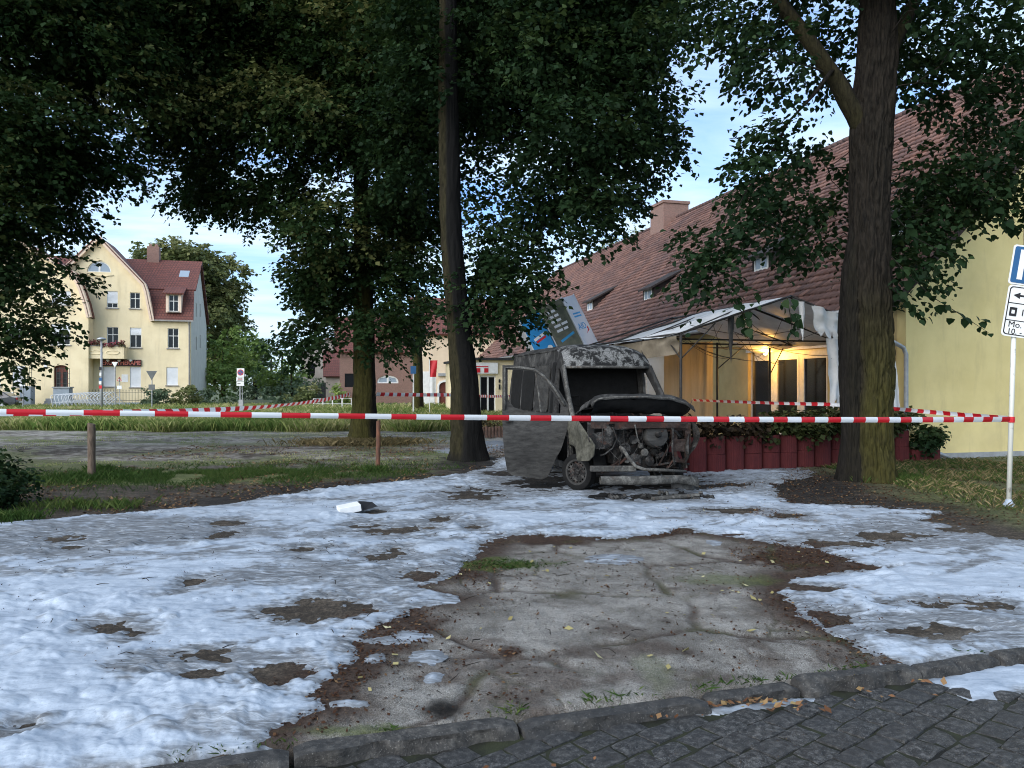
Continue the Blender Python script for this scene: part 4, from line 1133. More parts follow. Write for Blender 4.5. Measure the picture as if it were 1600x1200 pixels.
for h in fh:
    y0, y1 = h[0][0], h[1][0]
    w = MB().plate(h, [[(y0 + .07, 1.17), ((y0 + y1) / 2 - .03, 1.17), ((y0 + y1) / 2 - .03, 2.43), (y0 + .07, 2.43)], [((y0 + y1) / 2 + .03, 1.17), (y1 - .07, 1.17), (y1 - .07, 2.43), ((y0 + y1) / 2 + .03, 2.43)]], lambda u, v, d: (.1 + d, u, v), .06).build('window', m_pvc, house)
    MB().box(.13, .14, y0 + .07, y1 - .07, 1.17, 2.43).build('pane', m_glass, w)
# glazed doors lit by the lamp
fr = MB(); fr.plate(dh, [[(a + .09, .24), (a + 1.31, .24), (a + 1.31, 2.80), (a + .09, 2.80)] for a in (3.05, 4.45, 5.85)], lambda u, v, d: (.10 + d, u, v), .09)
ter = fr.build('terrace_door', m_pvc, house, bevel=.01)
m_interior = simple('dim_curtain', (.16, .15, .13), (.05, .05, .05), 3, .9, .2, stretch=(8, 8, .4))
for a in (3.05, 4.45, 5.85):
    MB().box(.14, .15, a + .09, a + 1.31, .24, 2.80).build('pane', m_glass, ter)
    pn = MB(); pn.plate([(a + .09, .24), (a + 1.31, .24), (a + 1.31, 2.8), (a + .09, 2.8)], [[(a + .17, .36), (a + 1.23, .36), (a + 1.23, 2.70), (a + .17, 2.70)]], lambda u, v, d: (.085 + d, u, v), .05); pn.build('sash', m_pvc, ter)
MB().box(.4, .45, 1, 9, 0, 3.2).build('curtain', m_interior, house)
MB().box(-.06, -.002, 3.0, 7.3, 2.99, 3.10).build('lintel', m_pvc, house)

# roof boards, tiles, ridge, verge
m_tile, t, b = new_mat('clay_tile')
a_ = nd(t, 'ShaderNodeAttribute', attribute_name='tone'); s_ = nd(t, 'ShaderNodeSeparateColor'); t.links.new(a_.outputs['Color'], s_.inputs[0])
v = coords(t, 'Object'); nz = noise_node(t, .7, 6, .65, v).outputs['Fac']; nf = noise_node(t, 9, 5, .6, v).outputs['Fac']
c = ramp(t, s_.outputs[0], [(0, (.115, .062, .051)), (.5, (.185, .096, .076)), (1, (.28, .150, .115))])
c = mixc(t, ramp(t, nz, [(.38, 0.0), (.7, .62)]), c, (.125, .095, .097))
c = mixc(t, ramp(t, nf, [(.5, 0.0), (.8, .45)]), c, (.09, .075, .065))
t.links.new(c, b.inputs['Base Color']); b.inputs['Roughness'].default_value = .8; b.inputs['Specular IOR Level'].default_value = .25
bump(t, b, nf, .3, .01)
sl = math.atan(SL); cs, sn = math.cos(sl), math.sin(sl)
XE = -.62; ZE = E0 + XE * SL; SLEN = (RX - XE) / cs
roof = MB(); th_ = .12
roof.add([(XE, -.22, ZE), (XE, 55.2, ZE), (RX, 55.2, RZ), (RX, -.22, RZ), (XE + .05, -.22, ZE - th_ * 1.3), (XE + .05, 55.2, ZE - th_ * 1.3), (RX, 55.2, RZ - th_ * 1.4), (RX, -.22, RZ - th_ * 1.4)],
         [(0, 1, 2, 3), (7, 6, 5, 4), (0, 4, 5, 1), (0, 3, 7, 4), (1, 5, 6, 2)])
roof.add([(2 * RX - XE, -.22, ZE), (2 * RX - XE, 55.2, ZE), (RX, 55.2, RZ), (RX, -.22, RZ)], [(0, 3, 2, 1)])
rf = roof.build('roof', simple('roof_boards', (.09, .045, .038), (.05, .03, .027), 4, .9), house)
CS = .335; TW = .262
ncr = int(SLEN / CS); ntl = int(55.4 / TW)
rs = np.random.RandomState(4)
ii, jj = np.meshgrid(np.arange(ncr), np.arange(ntl), indexing='ij'); ii = ii.ravel(); jj = jj.ravel()
yy0 = -.23 + jj * TW + (ii % 2) * TW * .5 * 0; s0 = ii * CS - .04
N = len(ii)
lift = rs.normal(0, .006, N) + .010 * fbm(s0 * .4, yy0 * .15, o=3, seed=5)
skew = rs.normal(0, .008, N)
prof = [(-.0, .0), (.06, .028), (.16, .034), (.245, .004)]         # across one tile
def tpt(s, y, n):
    return np.stack([XE + s * cs - n * sn, y, ZE + s * sn + n * cs], -1)
Vt = []
for (yo, no) in prof: Vt.append(tpt(s0 + skew, yy0 + yo, .078 + no + lift))
for (yo, no) in prof: Vt.append(tpt(s0 + CS * 1.12, yy0 + yo, .012 + no + lift * .4))
for (yo, no) in prof: Vt.append(tpt(s0 + skew + .012, yy0 + yo, .006 + no * .3))
Vt = np.stack(Vt, 1)
tfaces = [(0, 1, 5, 4), (1, 2, 6, 5), (2, 3, 7, 6), (1, 0, 8, 9), (2, 1, 9, 10), (3, 2, 10, 11)]
tone = np.clip(.5 + rs.normal(0, .34, N) + .25 * fbm(s0 * .3, yy0 * .12, o=3, seed=8), 0, 1)
ctr = Vt.mean(1); Mh = np.array(Matrix.Translation(Q) @ Matrix.Rotation(TH, 4, 'Z'))
cw = ctr @ Mh[:3, :3].T + Mh[:3, 3]
px_ = 800 + 1200 * cw[:, 0] / cw[:, 1]
order = np.argsort(cw[:, 1] + np.where((px_ < 1590), 0, 1e6) + np.where(ii > 24, 1e5, 0))
near = order[:290]; far = np.setdiff1d(np.arange(N), near)
k = len(far); Ff = (np.arange(k)[:, None, None] * 12 + np.array(tfaces)[None]).reshape(-1, 4)
Tt = np.repeat(np.stack([tone, tone, tone, np.ones(N)], 1), 12, 0).reshape(N, 12, 4)
o = np_mesh('roof_tiles', Vt[far].reshape(-1, 3), Ff, m_tile, rf, attrs={'tone': Tt[far].reshape(-1, 4)}); o['kind'] = 'stuff'
tmeshes = []
for q in range(5):
    base = np.stack([Vt[near[q * 7]] - Vt[near[q * 7]].mean(0)], 0)[0]
    tv = .2 + .15 * q
    o = np_mesh('tile', base, np.array(tfaces), m_tile, None, attrs={'tone': np.tile(np.array([[tv, tv, tv, 1.0]]), (12, 1))})
    tmeshes.append(o.data); bpy.data.objects.remove(o)
for n_ in near:
    o = bpy.data.objects.new('tile', tmeshes[int(min(4, max(0, (tone[n_] - .2) / .15)))]); o.location = ctr[n_]; link(o, rf)
mb = MB()
for j in range(0, 139):
    y = -.25 + j * .4
    mb.tube([(RX, y, RZ + .03), (RX, y + .42, RZ + .045)], .13, 8)
o = mb.build('ridge_tiles', m_tile, rf, smooth=True); o['kind'] = 'stuff'
mb = MB(); mb.add([(XE, -.235, ZE - .16), (RX, -.235, RZ - .17), (RX, -.235, RZ + .02), (XE, -.235, ZE + .03)], [(0, 1, 2, 3)])
mb.build('verge_board', simple('verge_dark', (.05, .035, .032), None, 5, .9), house)
mb = MB(); mb.tube([(XE - .04, -.2, ZE - .04), (XE - .04, 55, ZE - .04)], .075, 10); mb.build('gutter', m_galv, house, smooth=True)
mb = MB(); mb.tube([(XE - .03, -.12, ZE - .08), (XE - .03, -.12, ZE - .75), (XE + .05, -.12, ZE - .9), (-.18, -.12, ZE - 1.08), (-.1, -.12, ZE - 1.25), (-.1, -.12, .55), (-.06, -.14, .42), (.9, -.25, .12), (1.05, -.26, .05)], .055, 12)
mb.build('downpipe', m_galv, house, smooth=True)
# brick chimney
m_brick, t, b = new_mat('red_brick')
bt = nd(t, 'ShaderNodeTexBrick'); cm = nd(t, 'ShaderNodeCombineXYZ'); sp = nd(t, 'ShaderNodeSeparateXYZ'); t.links.new(coords(t, 'Object'), sp.inputs[0])
t.links.new(mth(t, 'ADD', sp.outputs[0], sp.outputs[1]), cm.inputs[0]); t.links.new(sp.outputs[2], cm.inputs[1]); t.links.new(cm.outputs[0], bt.inputs['Vector'])
bt.inputs['Scale'].default_value = 4.5; bt.inputs['Color1'].default_value = (.29, .155, .12, 1); bt.inputs['Color2'].default_value = (.21, .115, .09, 1); bt.inputs['Mortar'].default_value = (.24, .19, .16, 1)  # brick paled towards pink, distance haze mixed into its colour
bt.inputs['Mortar Size'].default_value = .03
t.links.new(bt.outputs['Color'], b.inputs['Base Color']); b.inputs['Roughness'].default_value = .9; bump(t, b, bt.outputs['Fac'], .4, .02)
chy = roof_uv(1050, 345)[1]
ch = MB(); ch.box(RX - 1.0, RX + .8, 29.6, 31.6, RZ - 1.6, RZ + .9); ch.box(RX - 1.08, RX + .88, 29.52, 31.68, RZ + .9, RZ + 1.08)
ch.build('chimney', m_brick, rf)
# little sloping dormers
m_dorm = simple('dormer_boards', (.06, .045, .04), (.03, .024, .022), 5, .9)
for (px, py) in ((1013, 470), (1190, 424), (922, 486), (850, 503), (1400, 372)):
    x, y = roof_uv(px, py)
    z0 = E0 + x * SL + .02; hgt = .68; w2 = .62; L_ = 1.55
    dm = MB()
    dm.add([(x, y - w2, z0 - .1), (x, y - w2, z0 + hgt), (x + L_, y - w2, z0 + L_ * SL + .02), (x, y + w2, z0 - .1), (x, y + w2, z0 + hgt), (x + L_, y + w2, z0 + L_ * SL + .02)], [(0, 2, 1), (3, 4, 5), (0, 1, 4, 3)])
    d_ = dm.build('dormer', m_dorm, rf)
    rr = MB(); e = .22
    sl2 = (L_ * SL + .02 - hgt) / L_
    rr.add([(x - e, y - w2 - .15, z0 + hgt - e * sl2 + .02), (x - e, y + w2 + .15, z0 + hgt - e * sl2 + .02), (x + L_, y + w2 + .25, z0 + L_ * SL + .06), (x + L_, y - w2 - .25, z0 + L_ * SL + .06)] + [(x - e, y - w2 - .15, z0 + hgt - e * sl2 - .08), (x - e, y + w2 + .15, z0 + hgt - e * sl2 - .08), (x + L_, y + w2 + .25, z0 + L_ * SL - .04), (x + L_, y - w2 - .25, z0 + L_ * SL - .04)],
           [(0, 3, 2, 1), (4, 5, 6, 7), (0, 1, 5, 4), (1, 2, 6, 5), (3, 0, 4, 7)])
    rr.build('dormer_roof', m_dorm, d_)
    MB().plate([(y - .45, z0 + .02), (y + .45, z0 + .02), (y + .45, z0 + .56), (y - .45, z0 + .56)], [[(y - .38, z0 + .09), (y - .03, z0 + .09), (y - .03, z0 + .49), (y - .38, z0 + .49)], [(y + .03, z0 + .09), (y + .38, z0 + .09), (y + .38, z0 + .49), (y + .03, z0 + .49)]], lambda u, v, d: (x - .03 + d, u, v), .03).build('dormer_window', m_pvc, d_)
    MB().box(x - .018, x - .01, y - .38, y + .38, z0 + .09, z0 + .49).build('pane', m_glass_l, d_)

# ================================================================== party tent on the terrace
m_tarp, t, b = new_mat('tent_tarpaulin')
v = coords(t, 'Object'); n = noise_node(t, 2.2, 6, .6, v).outputs['Fac']; n2 = noise_node(t, 14, 4, .6, v).outputs['Fac']
c = ramp(t, n, [(.3, (.54, .54, .53)), (.6, (.70, .71, .71))])
c = mixc(t, mth(t, 'MULTIPLY', mth(t, 'GREATER_THAN', n2, .69), .8), c, (.05, .05, .05))
t.links.new(c, b.inputs['Base Color']); b.inputs['Roughness'].default_value = .6
bump(t, b, n, .4, .05)
tr_ = nd(t, 'ShaderNodeBsdfTranslucent'); t.links.new(c, tr_.inputs[0]); mx = nd(t, 'ShaderNodeMixShader'); mx.inputs[0].default_value = .10
t.links.new(b.outputs[0], mx.inputs[1]); t.links.new(tr_.outputs[0], mx.inputs[2]); t.links.new(mx.outputs[0], t.nodes['Material Output'].inputs['Surface'])
m_curtain = simple('beige_curtain', (.50, .42, .29), (.42, .35, .23), 2, .8, .3, 6, .05, stretch=(5, 5, .3))
m_frame = simple('sooty_frame', (.055, .052, .048), (.025, .024, .023), 9, .6, .2, metal=.3)
tent = thing('party_tent', 'scorched white party tent on a metal frame against the yellow facade', 'tent', Q, TH)
TX0, TX1, TXM, TE, TP = -6.3, -.45, -3.37, 3.10, 4.05
TY0, TY1 = -.05, 6.2
tr_s = np.random.RandomState(3)
def slope(x0, x1, z0, z1, y0, y1, seed, back_drop=0.0):
    def fn(u, v):
        x = x0 + (x1 - x0) * u; y = y0 + (y1 - y0) * v; z = z0 + (z1 - z0) * u
        bay = abs(math.sin(v * math.pi * 3))
        sag = -.10 * math.sin(u * math.pi) * bay - .03 * bay
        w = float(fbm(np.array(x * 1.3), np.array(y * 1.3), o=3, seed=seed)) * .05
        return (x, y, z + sag + w - back_drop * max(0, v - .55) ** 1.5 * (1.2 - u * .4))
    return MB().grid(fn, 22, 34)
slope(TX0 - .12, TXM, TE - .03, TP + .02, TY0 - .05, TY1, 4, .55).build('roof_tarpaulin', m_tarp, tent, smooth=True)
slope(TX1 + .1, TXM, TE - .03, TP + .02, TY0 + .02, TY1, 7, .4).build('roof_tarpaulin', m_tarp, tent, smooth=True)
def bar(a, b_, r=.03, name='frame_bar'):
    MB().tube([a, b_], r, 8).build(name, m_frame, tent, smooth=True)
for y in (TY0, 2.05, 4.1, TY1):
    if y != TY0 : pass
    bar((TX0, y, -.02 if y in (TY0, TY1) or True else 0), (TX0, y, TE), .034, 'post')
    bar((TX0, y, TE), (TXM, y, TP), .026); bar((TX1, y, TE), (TXM, y, TP), .026)
for (x, y, h) in ((TX1 - .25, 4.9, TE - .05), (-1.9, 6.0, TE + .15), (TX1, TY0, TE), (TX1, TY1, TE), (-1.15, 1.0, TE)):
    bar((x, y, -.02), (x, y, h), .034, 'post')
for y0, y1 in ((TY0, 2.05), (2.05, 4.1), (4.1, TY1)):
    for x, z in ((TX0, TE), (TXM, TP - .02), (TX1, TE)): bar((x, y0, z), (x, y1, z), .024)
    bar((TX0, y0, TE), (TXM, y1, TP - .05), .018); bar((TXM, y0, TP - .05), (TX1, y1, TE), .018)
for y in (2.05, 4.1, TY1):
    bar((TX0, y, TE), (TX1, y, TE), .022)
bar((TX0, TY0, 2.5), (TX0 + .9, TY0 + .02, 3.35), .016); bar((TX0, TY0, 2.5), (TX0 + .02, .85, TE), .016); bar((-1.9, 6.0, 2.4), (-1.1, 5.6, 3.2), .016); bar((TX1 - .25, 4.9, 2.2), (TX1 - .25, 4.2, 3.0), .016)
def cloth(name, mat, p00, p10, p01, p11, amp, seed, nu=16, nv=22, fold=6, jag=0.0, mi=0):
    a, b_, c_, d_ = (Vector(p) for p in (p00, p10, p01, p11))
    nrm = (b_ - a).cross(c_ - a).normalized()
    def fn(u, v):
        q = (a * (1 - u) + b_ * u) * (1 - v) + (c_ * (1 - u) + d_ * u) * v
        w = math.sin(u * math.pi * fold + 2 * float(vn(np.array(v * 2.0), np.array(seed * 1.0)))) * .5 + float(fbm(np.array(u * 4), np.array(v * 4), o=3, seed=seed))
        r = q + nrm * (w * amp)
        if jag and v > .8: r.z += jag * float(vn(np.array(u * 9.0), np.array(seed + .5))) * (v - .8) * 5
        return r
    return MB().grid(fn, nu, nv).build(name, mat, tent, smooth=True)
cloth('torn_tarpaulin', m_tarp, (-2.80, -.12, 3.86), (-2.0, -.1, 3.6), (-2.75, -.15, 3.05), (-2.05, -.12, 2.98), .07, 11, fold=4, jag=.25)
cloth('torn_tarpaulin', m_tarp, (-2.42, -.1, 3.05), (-1.9, -.1, 3.0), (-2.28, -.1, 1.35), (-1.9, -.1, 1.35), .06, 12, fold=3, jag=.3)
cloth('torn_tarpaulin', m_tarp, (-.72, -.08, 3.1), (-.40, -.05, 3.2), (-.55, -.08, .9), (-.18, -.05, .9), .05, 13, fold=3, jag=.3)
cloth('torn_tarpaulin', m_tarp, (-3.18, -.08, 3.92), (-3.0, -.08, 3.92), (-3.12, -.1, 2.9), (-3.06, -.1, 2.9), .04, 14, 6, 16, 2, .4)
cloth('torn_tarpaulin', m_frame, (-4.98, .1, 3.5), (-4.80, .1, 3.55), (-4.93, .1, 2.55), (-4.87, .1, 2.5), .05, 15, 6, 16, 2, .4)
cloth('rolled_side_wall', simple('dim_canvas', (.27, .23, .17), (.18, .15, .11), 3, .8, .3), (TX0 - .05, .0, 3.05), (TX0 - .05, 6.1, 2.95), (TX0 + .05, .3, 2.62), (TX0 + .05, 6.0, 2.45), .07, 16, 40, 8, 9)
cloth('back_curtain', m_curtain, (TX0 + 2.6, 6.15, 3.2), (-1.95, 6.15, 3.3), (TX0 + 2.6, 6.2, .1), (-1.95, 6.2, .1), .022, 17, 40, 10, 5)
def wires():
    rs = np.random.RandomState(8); mb = MB()
    for i in range(16):
        a = Vector((rs.uniform(-5.8, -1), rs.uniform(0, 5), 3.2 + rs.uniform(0, .5))); b_ = Vector((rs.uniform(-5.8, -1), rs.uniform(0, 5), rs.uniform(2.3, 3.5)))
        pts = [a.lerp(b_, q / 6) + Vector((0, 0, -.25 * math.sin(q / 6 * math.pi))) for q in range(7)]
        mb.tube(pts, .007, 4, cap=False)
    mb.build('hanging_wires', m_black, tent)['kind'] = 'stuff'
wires()
# the lit wall lamp
lampT = thing('wall_lamp', 'lit warm wall lamp on the facade under the tent roof', 'lamp', Q + cL * 5.9 + cG * -.0 + Vector((0, 0, 2.95)), TH)
m_em, t, b = new_mat('lamp_glow'); b.inputs['Emission Color'].default_value = (1, .62, .18, 1); b.inputs['Emission Strength'].default_value = 2.5; b.inputs['Base Color'].default_value = (.9, .8, .6, 1)
MB().lathe([(.001, -.10), (.06, -.07), (.075, 0), (.06, .06), (.02, .09)], 14, Matrix.Translation((-.2, 0, 0))).build('bulb', m_em, lampT, smooth=True)
MB().tube([(-.003, 0, .1), (-.12, 0, .14), (-.2, 0, .09)], .015, 8).build('bracket', m_dark, lampT)
pl = bpy.data.lights.new('lamp_light', 'POINT'); pl.energy = 34; pl.color = (1, .50, .10); pl.shadow_soft_size = .1
plo = bpy.data.objects.new('lamp_light', pl); plo.location = (-.55, -.5, -.05); link(plo, lampT)

# ================================================================== red ribbed planters along the terrace
m_plant_red = simple('red_planter_stone', (.085, .015, .016), (.062, .011, .013), 5, .85, .4, 60)
m_soil = simple('planter_soil', (.03, .022, .016), None, 12, .95, .6)
def planter_ring(h0, h1, ribs=9):
    mb = MB(); n = ribs * 4; V = []
    out = []
    for i in range(n + 1):
        a = i / n; x = -.225 + .45 * a
        y = -.13 * (1 - abs(2 * a - 1) ** 3.0) - .07 + (.009 if (i % 4) in (0,) else 0)
        out.append((x, y))
    out += [(.225, .26), (-.225, .26)]
    m = len(out)
    inn = [(x * .82, y * .78 + .0) for (x, y) in out]
    for z, src in ((h0, out), (h1 - .008, out), (h1, [(x * .985, y * .985) for x, y in out]), (h1, inn), (h1 - .08, inn)):
        V += [(x, y, z) for (x, y) in src]
    Fs = []
    for r_ in range(4):
        for i in range(m): Fs.append((r_ * m + i, r_ * m + (i + 1) % m, (r_ + 1) * m + (i + 1) % m, (r_ + 1) * m + i))
    mb.add(V, Fs); return mb
lo_ = planter_ring(-.05, .365).build('stone', m_plant_red, None); up_ = planter_ring(.373, .76).build('stone', m_plant_red, None); one_ = planter_ring(-.05, .77).build('stone', m_plant_red, None)
soil_ = MB().lathe([(.16, .60), (.17, .70), (.05, .72)], 12).build('soil', m_soil, None)
prow0, prow1 = Vector((-6.95, -1.12, 0)), Vector((-.55, -.40, 0))
ra = math.atan2(prow1.y - prow0.y, prow1.x - prow0.x)
m_pl1 = leaf_mat('oleander_leaf', (.022, .03, .012), (.042, .056, .018), (.10, .10, .04), .2)
m_pl2 = leaf_mat('scorched_leaf', (.012, .009, .006), (.038, .026, .015), (.09, .062, .036), .1)
rp = random.Random(3)
npl = 14
for i in range(npl):
    q = prow0.lerp(prow1, i / (npl - 1)); wq = Q + cG * q.x + cL * q.y
    one_piece = i in (0, 1, 3, 8)
    pt = thing('planter', 'tall red planter in one ribbed piece in the terrace row' if one_piece else 'red ribbed planter of two stacked stones in the terrace row', 'planter', wq + Vector((0, 0, rp.uniform(-.02, .015))), TH + ra + rp.uniform(-.04, .04), 'red planters along the terrace')
    if one_piece: inst(one_, pt, name='stone')
    else:
        inst(lo_, pt, name='stone'); inst(up_, pt, (rp.uniform(-.01, .01), rp.uniform(-.012, .008), 0), (0, 0, rp.uniform(-.03, .03)), name='stone')
    inst(soil_, pt, name='soil')
    scorched = i < 5
    hh = .32 if scorched else .40
    shrub('planter_shrub', 'scorched brown shrub in a red planter near the van' if scorched else 'green narrow-leaved shrub growing in a red planter', 'shrub', wq + Vector((0, 0, .72)),
          [((0, 0, hh * .55), (.30, .26, hh * .62), 1), ((.05, .05, hh * 1.05), (.22, .22, hh * .4), .8)], m_pl2 if scorched else m_pl1, .12, 26 if scorched else 46, 100 + i, 'shrubs in the red planters', k=7, rc=(.08, .15), ln=(.14, .30), tb=.05, fill=.5 if scorched else .75)
for o in (lo_, up_, one_, soil_): bpy.data.objects.remove(o)
wq = Q + cG * -.1 + cL * -.55
shrub('planter_shrub', 'low dark green shrub at the foot of the downpipe', 'shrub', wq, [((.25, 0, .75), (.45, .3, .28), 1), ((0, 0, .45), (.25, .25, .35), 1)], m_leaf2, .12, 34, 130, k=7, rc=(.1, .18), ln=(.15, .3))
for dx, h in ((-.05, .34), (.35, .33)):
    pt = thing('planter', 'low red ribbed planter stone beside the downpipe', 'planter', Q + cG * dx + cL * -.42 + Vector((0, 0, -.04)), TH + .03, 'low red planters at the corner')
    planter_ring(0, h).build('stone', m_plant_red, pt)
    MB().lathe([(.15, h - .1), (.15, h - .04)], 10).build('soil', m_soil, pt)
# terrace slab inside the tent
mb = MB(); 
mb.box(-6.6, -.02, -.35, 12, -.05, .045); o = mb.build('terrace_paving', simple('terrace_stone', (.24, .22, .20), None, 4, .9, .3), None); o.location = Q; o.rotation_euler = (0, 0, TH); o['kind'] = 'structure'

# white lean-to behind the tent, seen through the cab of the van
wh = thing('white_annex', 'white rendered annex with barred window behind the tent', 'annex', Q + cL * 12.5 + cG * -3.0, TH)
m_wr = simple('white_render', (.72, .75, .77), (.62, .65, .67), 1.5, .9, .2)
MB().plate([(-1.4, -.1), (2.98, -.1), (2.98, 3.1), (-1.4, 3.1)], [[(-1.2, 1.0), (-.1, 1.0), (-.1, 2.3), (-1.2, 2.3)], [(.6, 1.0), (1.7, 1.0), (1.7, 2.3), (.6, 2.3)]], lambda u, v, d: (u, d, v), .25).build('wall', m_wr, wh)
MB().box(-1.4, -1.15, .25, 4, -.1, 3.1).build('wall', m_wr, wh)
MB().box(-1.5, 2.98, -.15, 4.1, 3.1, 3.22).build('flat_roof', m_conc, wh)
for a in (-1.2, .6):
    w = MB().plate([(a, 1.0), (a + 1.1, 1.0), (a + 1.1, 2.3), (a, 2.3)], [[(a + .08, 1.08), (a + 1.02, 1.08), (a + 1.02, 2.22), (a + .08, 2.22)]], lambda u, v, d: (u, .08 + d, v), .06).build('window', m_pvc, wh)
    MB().box(a + .08, a + 1.02, .11, .12, 1.08, 2.22).build('pane', m_glass_l, w)
    mb = MB()
    for q in range(7): mb.box(a + .05, a + 1.05, .05, .06, 1.15 + q * .16, 1.165 + q * .16)
    mb.build('window_bars', m_galv, w)

# shop annex seen between the trunk and the van
sh = thing('shop_annex', 'cream shop front with red and white sign over a glass door', 'shop', P(742, 600, 44.5) - Vector((0, 0, EYE)), TH)
MB().plate([(-.15, -.1), (4.6, -.1), (4.6, 3.3), (-.15, 3.3)], [[(.30, .0), (1.25, .0), (1.25, 2.42), (.30, 2.42)], [(2.3, .7), (4.0, .7), (4.0, 2.3), (2.3, 2.3)]], lambda u, v, d: (u, d, v), .25).build('wall', m_cream, sh)
MB().box(-.15, .1, .25, 9, -.1, 3.3).build('wall', m_cream, sh)
MB().box(-.3, 4.6, -.2, 9, 3.3, 3.45).build('flat_roof', m_dark, sh)
dr = MB().plate([(.30, .0), (1.25, .0), (1.25, 2.42), (.30, 2.42)], [[(.38, .1), (.74, .1), (.74, 2.32), (.38, 2.32)], [(.84, .1), (1.17, .1), (1.17, 2.32), (.84, 2.32)]], lambda u, v, d: (u, .08 + d, v), .06).build('door', m_pvc, sh)
MB().box(.38, 1.17, .11, .12, .1, 2.32).build('pane', m_glass, dr)
MB().box(2.3, 4.0, .11, .12, .7, 2.3).build('window', m_glass, sh)
sg = MB().box(-.12, 1.35, -.1, -.003, 2.52, 3.16).build('shop_sign', m_white, sh, bevel=.01)
for a in (.50, .98): MB().box(a - .45, a - .2, -.108, -.101, 2.58, 2.84).build('red_field', m_red, sg)
MB().box(.0, .78, -.106, -.101, 2.9, 2.96).build('red_field', m_red, sg)
MB().box(1.42, 1.5, -.06, -.003, 1.6, 1.9).build('notice', m_black, sh); MB().box(1.42, 1.5, -.06, -.003, 2.0, 2.2).build('notice', m_black, sh)
# brown palisade edging of a flower bed in front of it
bed = thing('palisade_edging', 'brown concrete palisade edging round a flower bed', 'edging', Vector((*G0(770, 684), 0)), TH + .1)
m_pal = simple('brown_concrete', (.16, .10, .08), (.09, .06, .05), 6, .9, .3)
pp = MB().lathe([(.06, -.1), (.06, .36), (.045, .40)], 8).build('palisade', m_pal, bed, smooth=True, auto=40); pp.location = (-.5, 0, 0)
for i in range(1, 16): inst(pp, bed, (-.5 + .125 * i, .0, random.Random(i).uniform(-.02, .02)))
shrub('flower_bed_plants', 'yellowish low plants in the bed behind the palisades', 'plants', Vector((*G0(772, 680), 0)) + Vector((0, .35, 0)), [((0, .2, .38), (.8, .3, .18), 1)], m_gr3, .09, 40, 140, rc=(.1, .2), ln=(.1, .25), fill=.6)
# ================================================================== cream apartment house on the left
H0 = Vector((-27.6, 66.0, 0))
lh = thing('apartment_house', 'cream apartment house with curved gables and red tiled mansard roof', 'house', H0, TH)
def fa(px, py=600):
    k = (px - 800) / 1200.0
    a = (H0.x - k * H0.y) / (cG.x - k * cG.y)
    Y = H0.y - cG.y * a
    return (-a, EYE + (600 - py) * Y / 1200.0)
def fz(px, py): return fa(px, py)[1]
m_htile, t, b = new_mat('house_tile')
v = coords(t, 'Object'); sp = nd(t, 'ShaderNodeSeparateXYZ'); t.links.new(v, sp.inputs[0])
cm = nd(t, 'ShaderNodeCombineXYZ'); t.links.new(mth(t, 'ADD', sp.outputs[0], mth(t, 'MULTIPLY', sp.outputs[1], .3)), cm.inputs[0]); t.links.new(mth(t, 'ADD', sp.outputs[2], mth(t, 'MULTIPLY', sp.outputs[1], .2)), cm.inputs[1])
bt = nd(t, 'ShaderNodeTexBrick'); t.links.new(cm.outputs[0], bt.inputs['Vector']); bt.inputs['Scale'].default_value = 1.7; bt.inputs['Mortar Size'].default_value = .035; bt.inputs['Brick Width'].default_value = .4; bt.inputs['Row Height'].default_value = .42
bt.inputs['Color1'].default_value = (.19, .060, .042, 1); bt.inputs['Color2'].default_value = (.135, .045, .033, 1); bt.inputs['Mortar'].default_value = (.05, .018, .015, 1)
nz = noise_node(t, .9, 6, .6, v).outputs['Fac']
t.links.new(mixc(t, ramp(t, nz, [(.4, 0.0), (.75, .5)]), bt.outputs['Color'], (.12, .042, .036)), b.inputs['Base Color']); b.inputs['Roughness'].default_value = .75
bump(t, b, bt.outputs['Fac'], .6, .04)
XL = -30.0                                   # how far the front runs to the left, under the linden
ZE_ = fz(265, 500)                           # eaves
# --- main gable outline (front wall), with window openings
gr_x, gr_z = fa(237, 498); pk_x, pk_z = fa(155, 372); kn_x, kn_z = fa(226, 446)
gl_x = pk_x - (gr_x - pk_x)
OPEN = {}
def rect(px0, px1, py0, py1):
    x0 = fa(px0)[0]; x1 = fa(px1)[0]; xm = (px0 + px1) / 2
    return [(x0, fz(xm, py1)), (x1, fz(xm, py1)), (x1, fz(xm, py0)), (x0, fz(xm, py0))]
wins = [  # px0 px1 py0 py1, blind share, sashes
    (167, 184, 455, 481, .72, 2), (203, 219, 457, 482, 0, 2), (167, 185, 511, 542, 0, 2), (203, 221, 512, 543, .36, 2), (262, 279, 513, 544, 0, 2),
    (161, 180, 573, 604, 1, 1), (203, 220, 573, 605, 1, 1), (260, 278, 574, 602, 1, 1)]
lun_x, lun_z = fa(155, 425); lun_r = .92
lunette = [(lun_x + lun_r * math.cos(a), lun_z + lun_r * math.sin(a)) for a in np.linspace(0, math.pi, 15)]
holes = [rect(*w[:4]) for w in wins] + [lunette]
curveR = [fa(237, 498), fa(234, 478), fa(230, 458), fa(226, 446)]
curveL = [(2 * pk_x - x, z) for (x, z) in curveR]
outline = [(XL, -.1), (0, -.1), (0, ZE_)] + [(curveR[0][0], ZE_)] + curveR[1:] + [(pk_x, pk_z)] + curveL[::-1][:-1] + [(curveL[0][0], ZE_), (XL, ZE_)]
MB().plate(outline, holes, lambda u, v, d: (u, d, v), .22).build('front_wall', m_cream, lh)
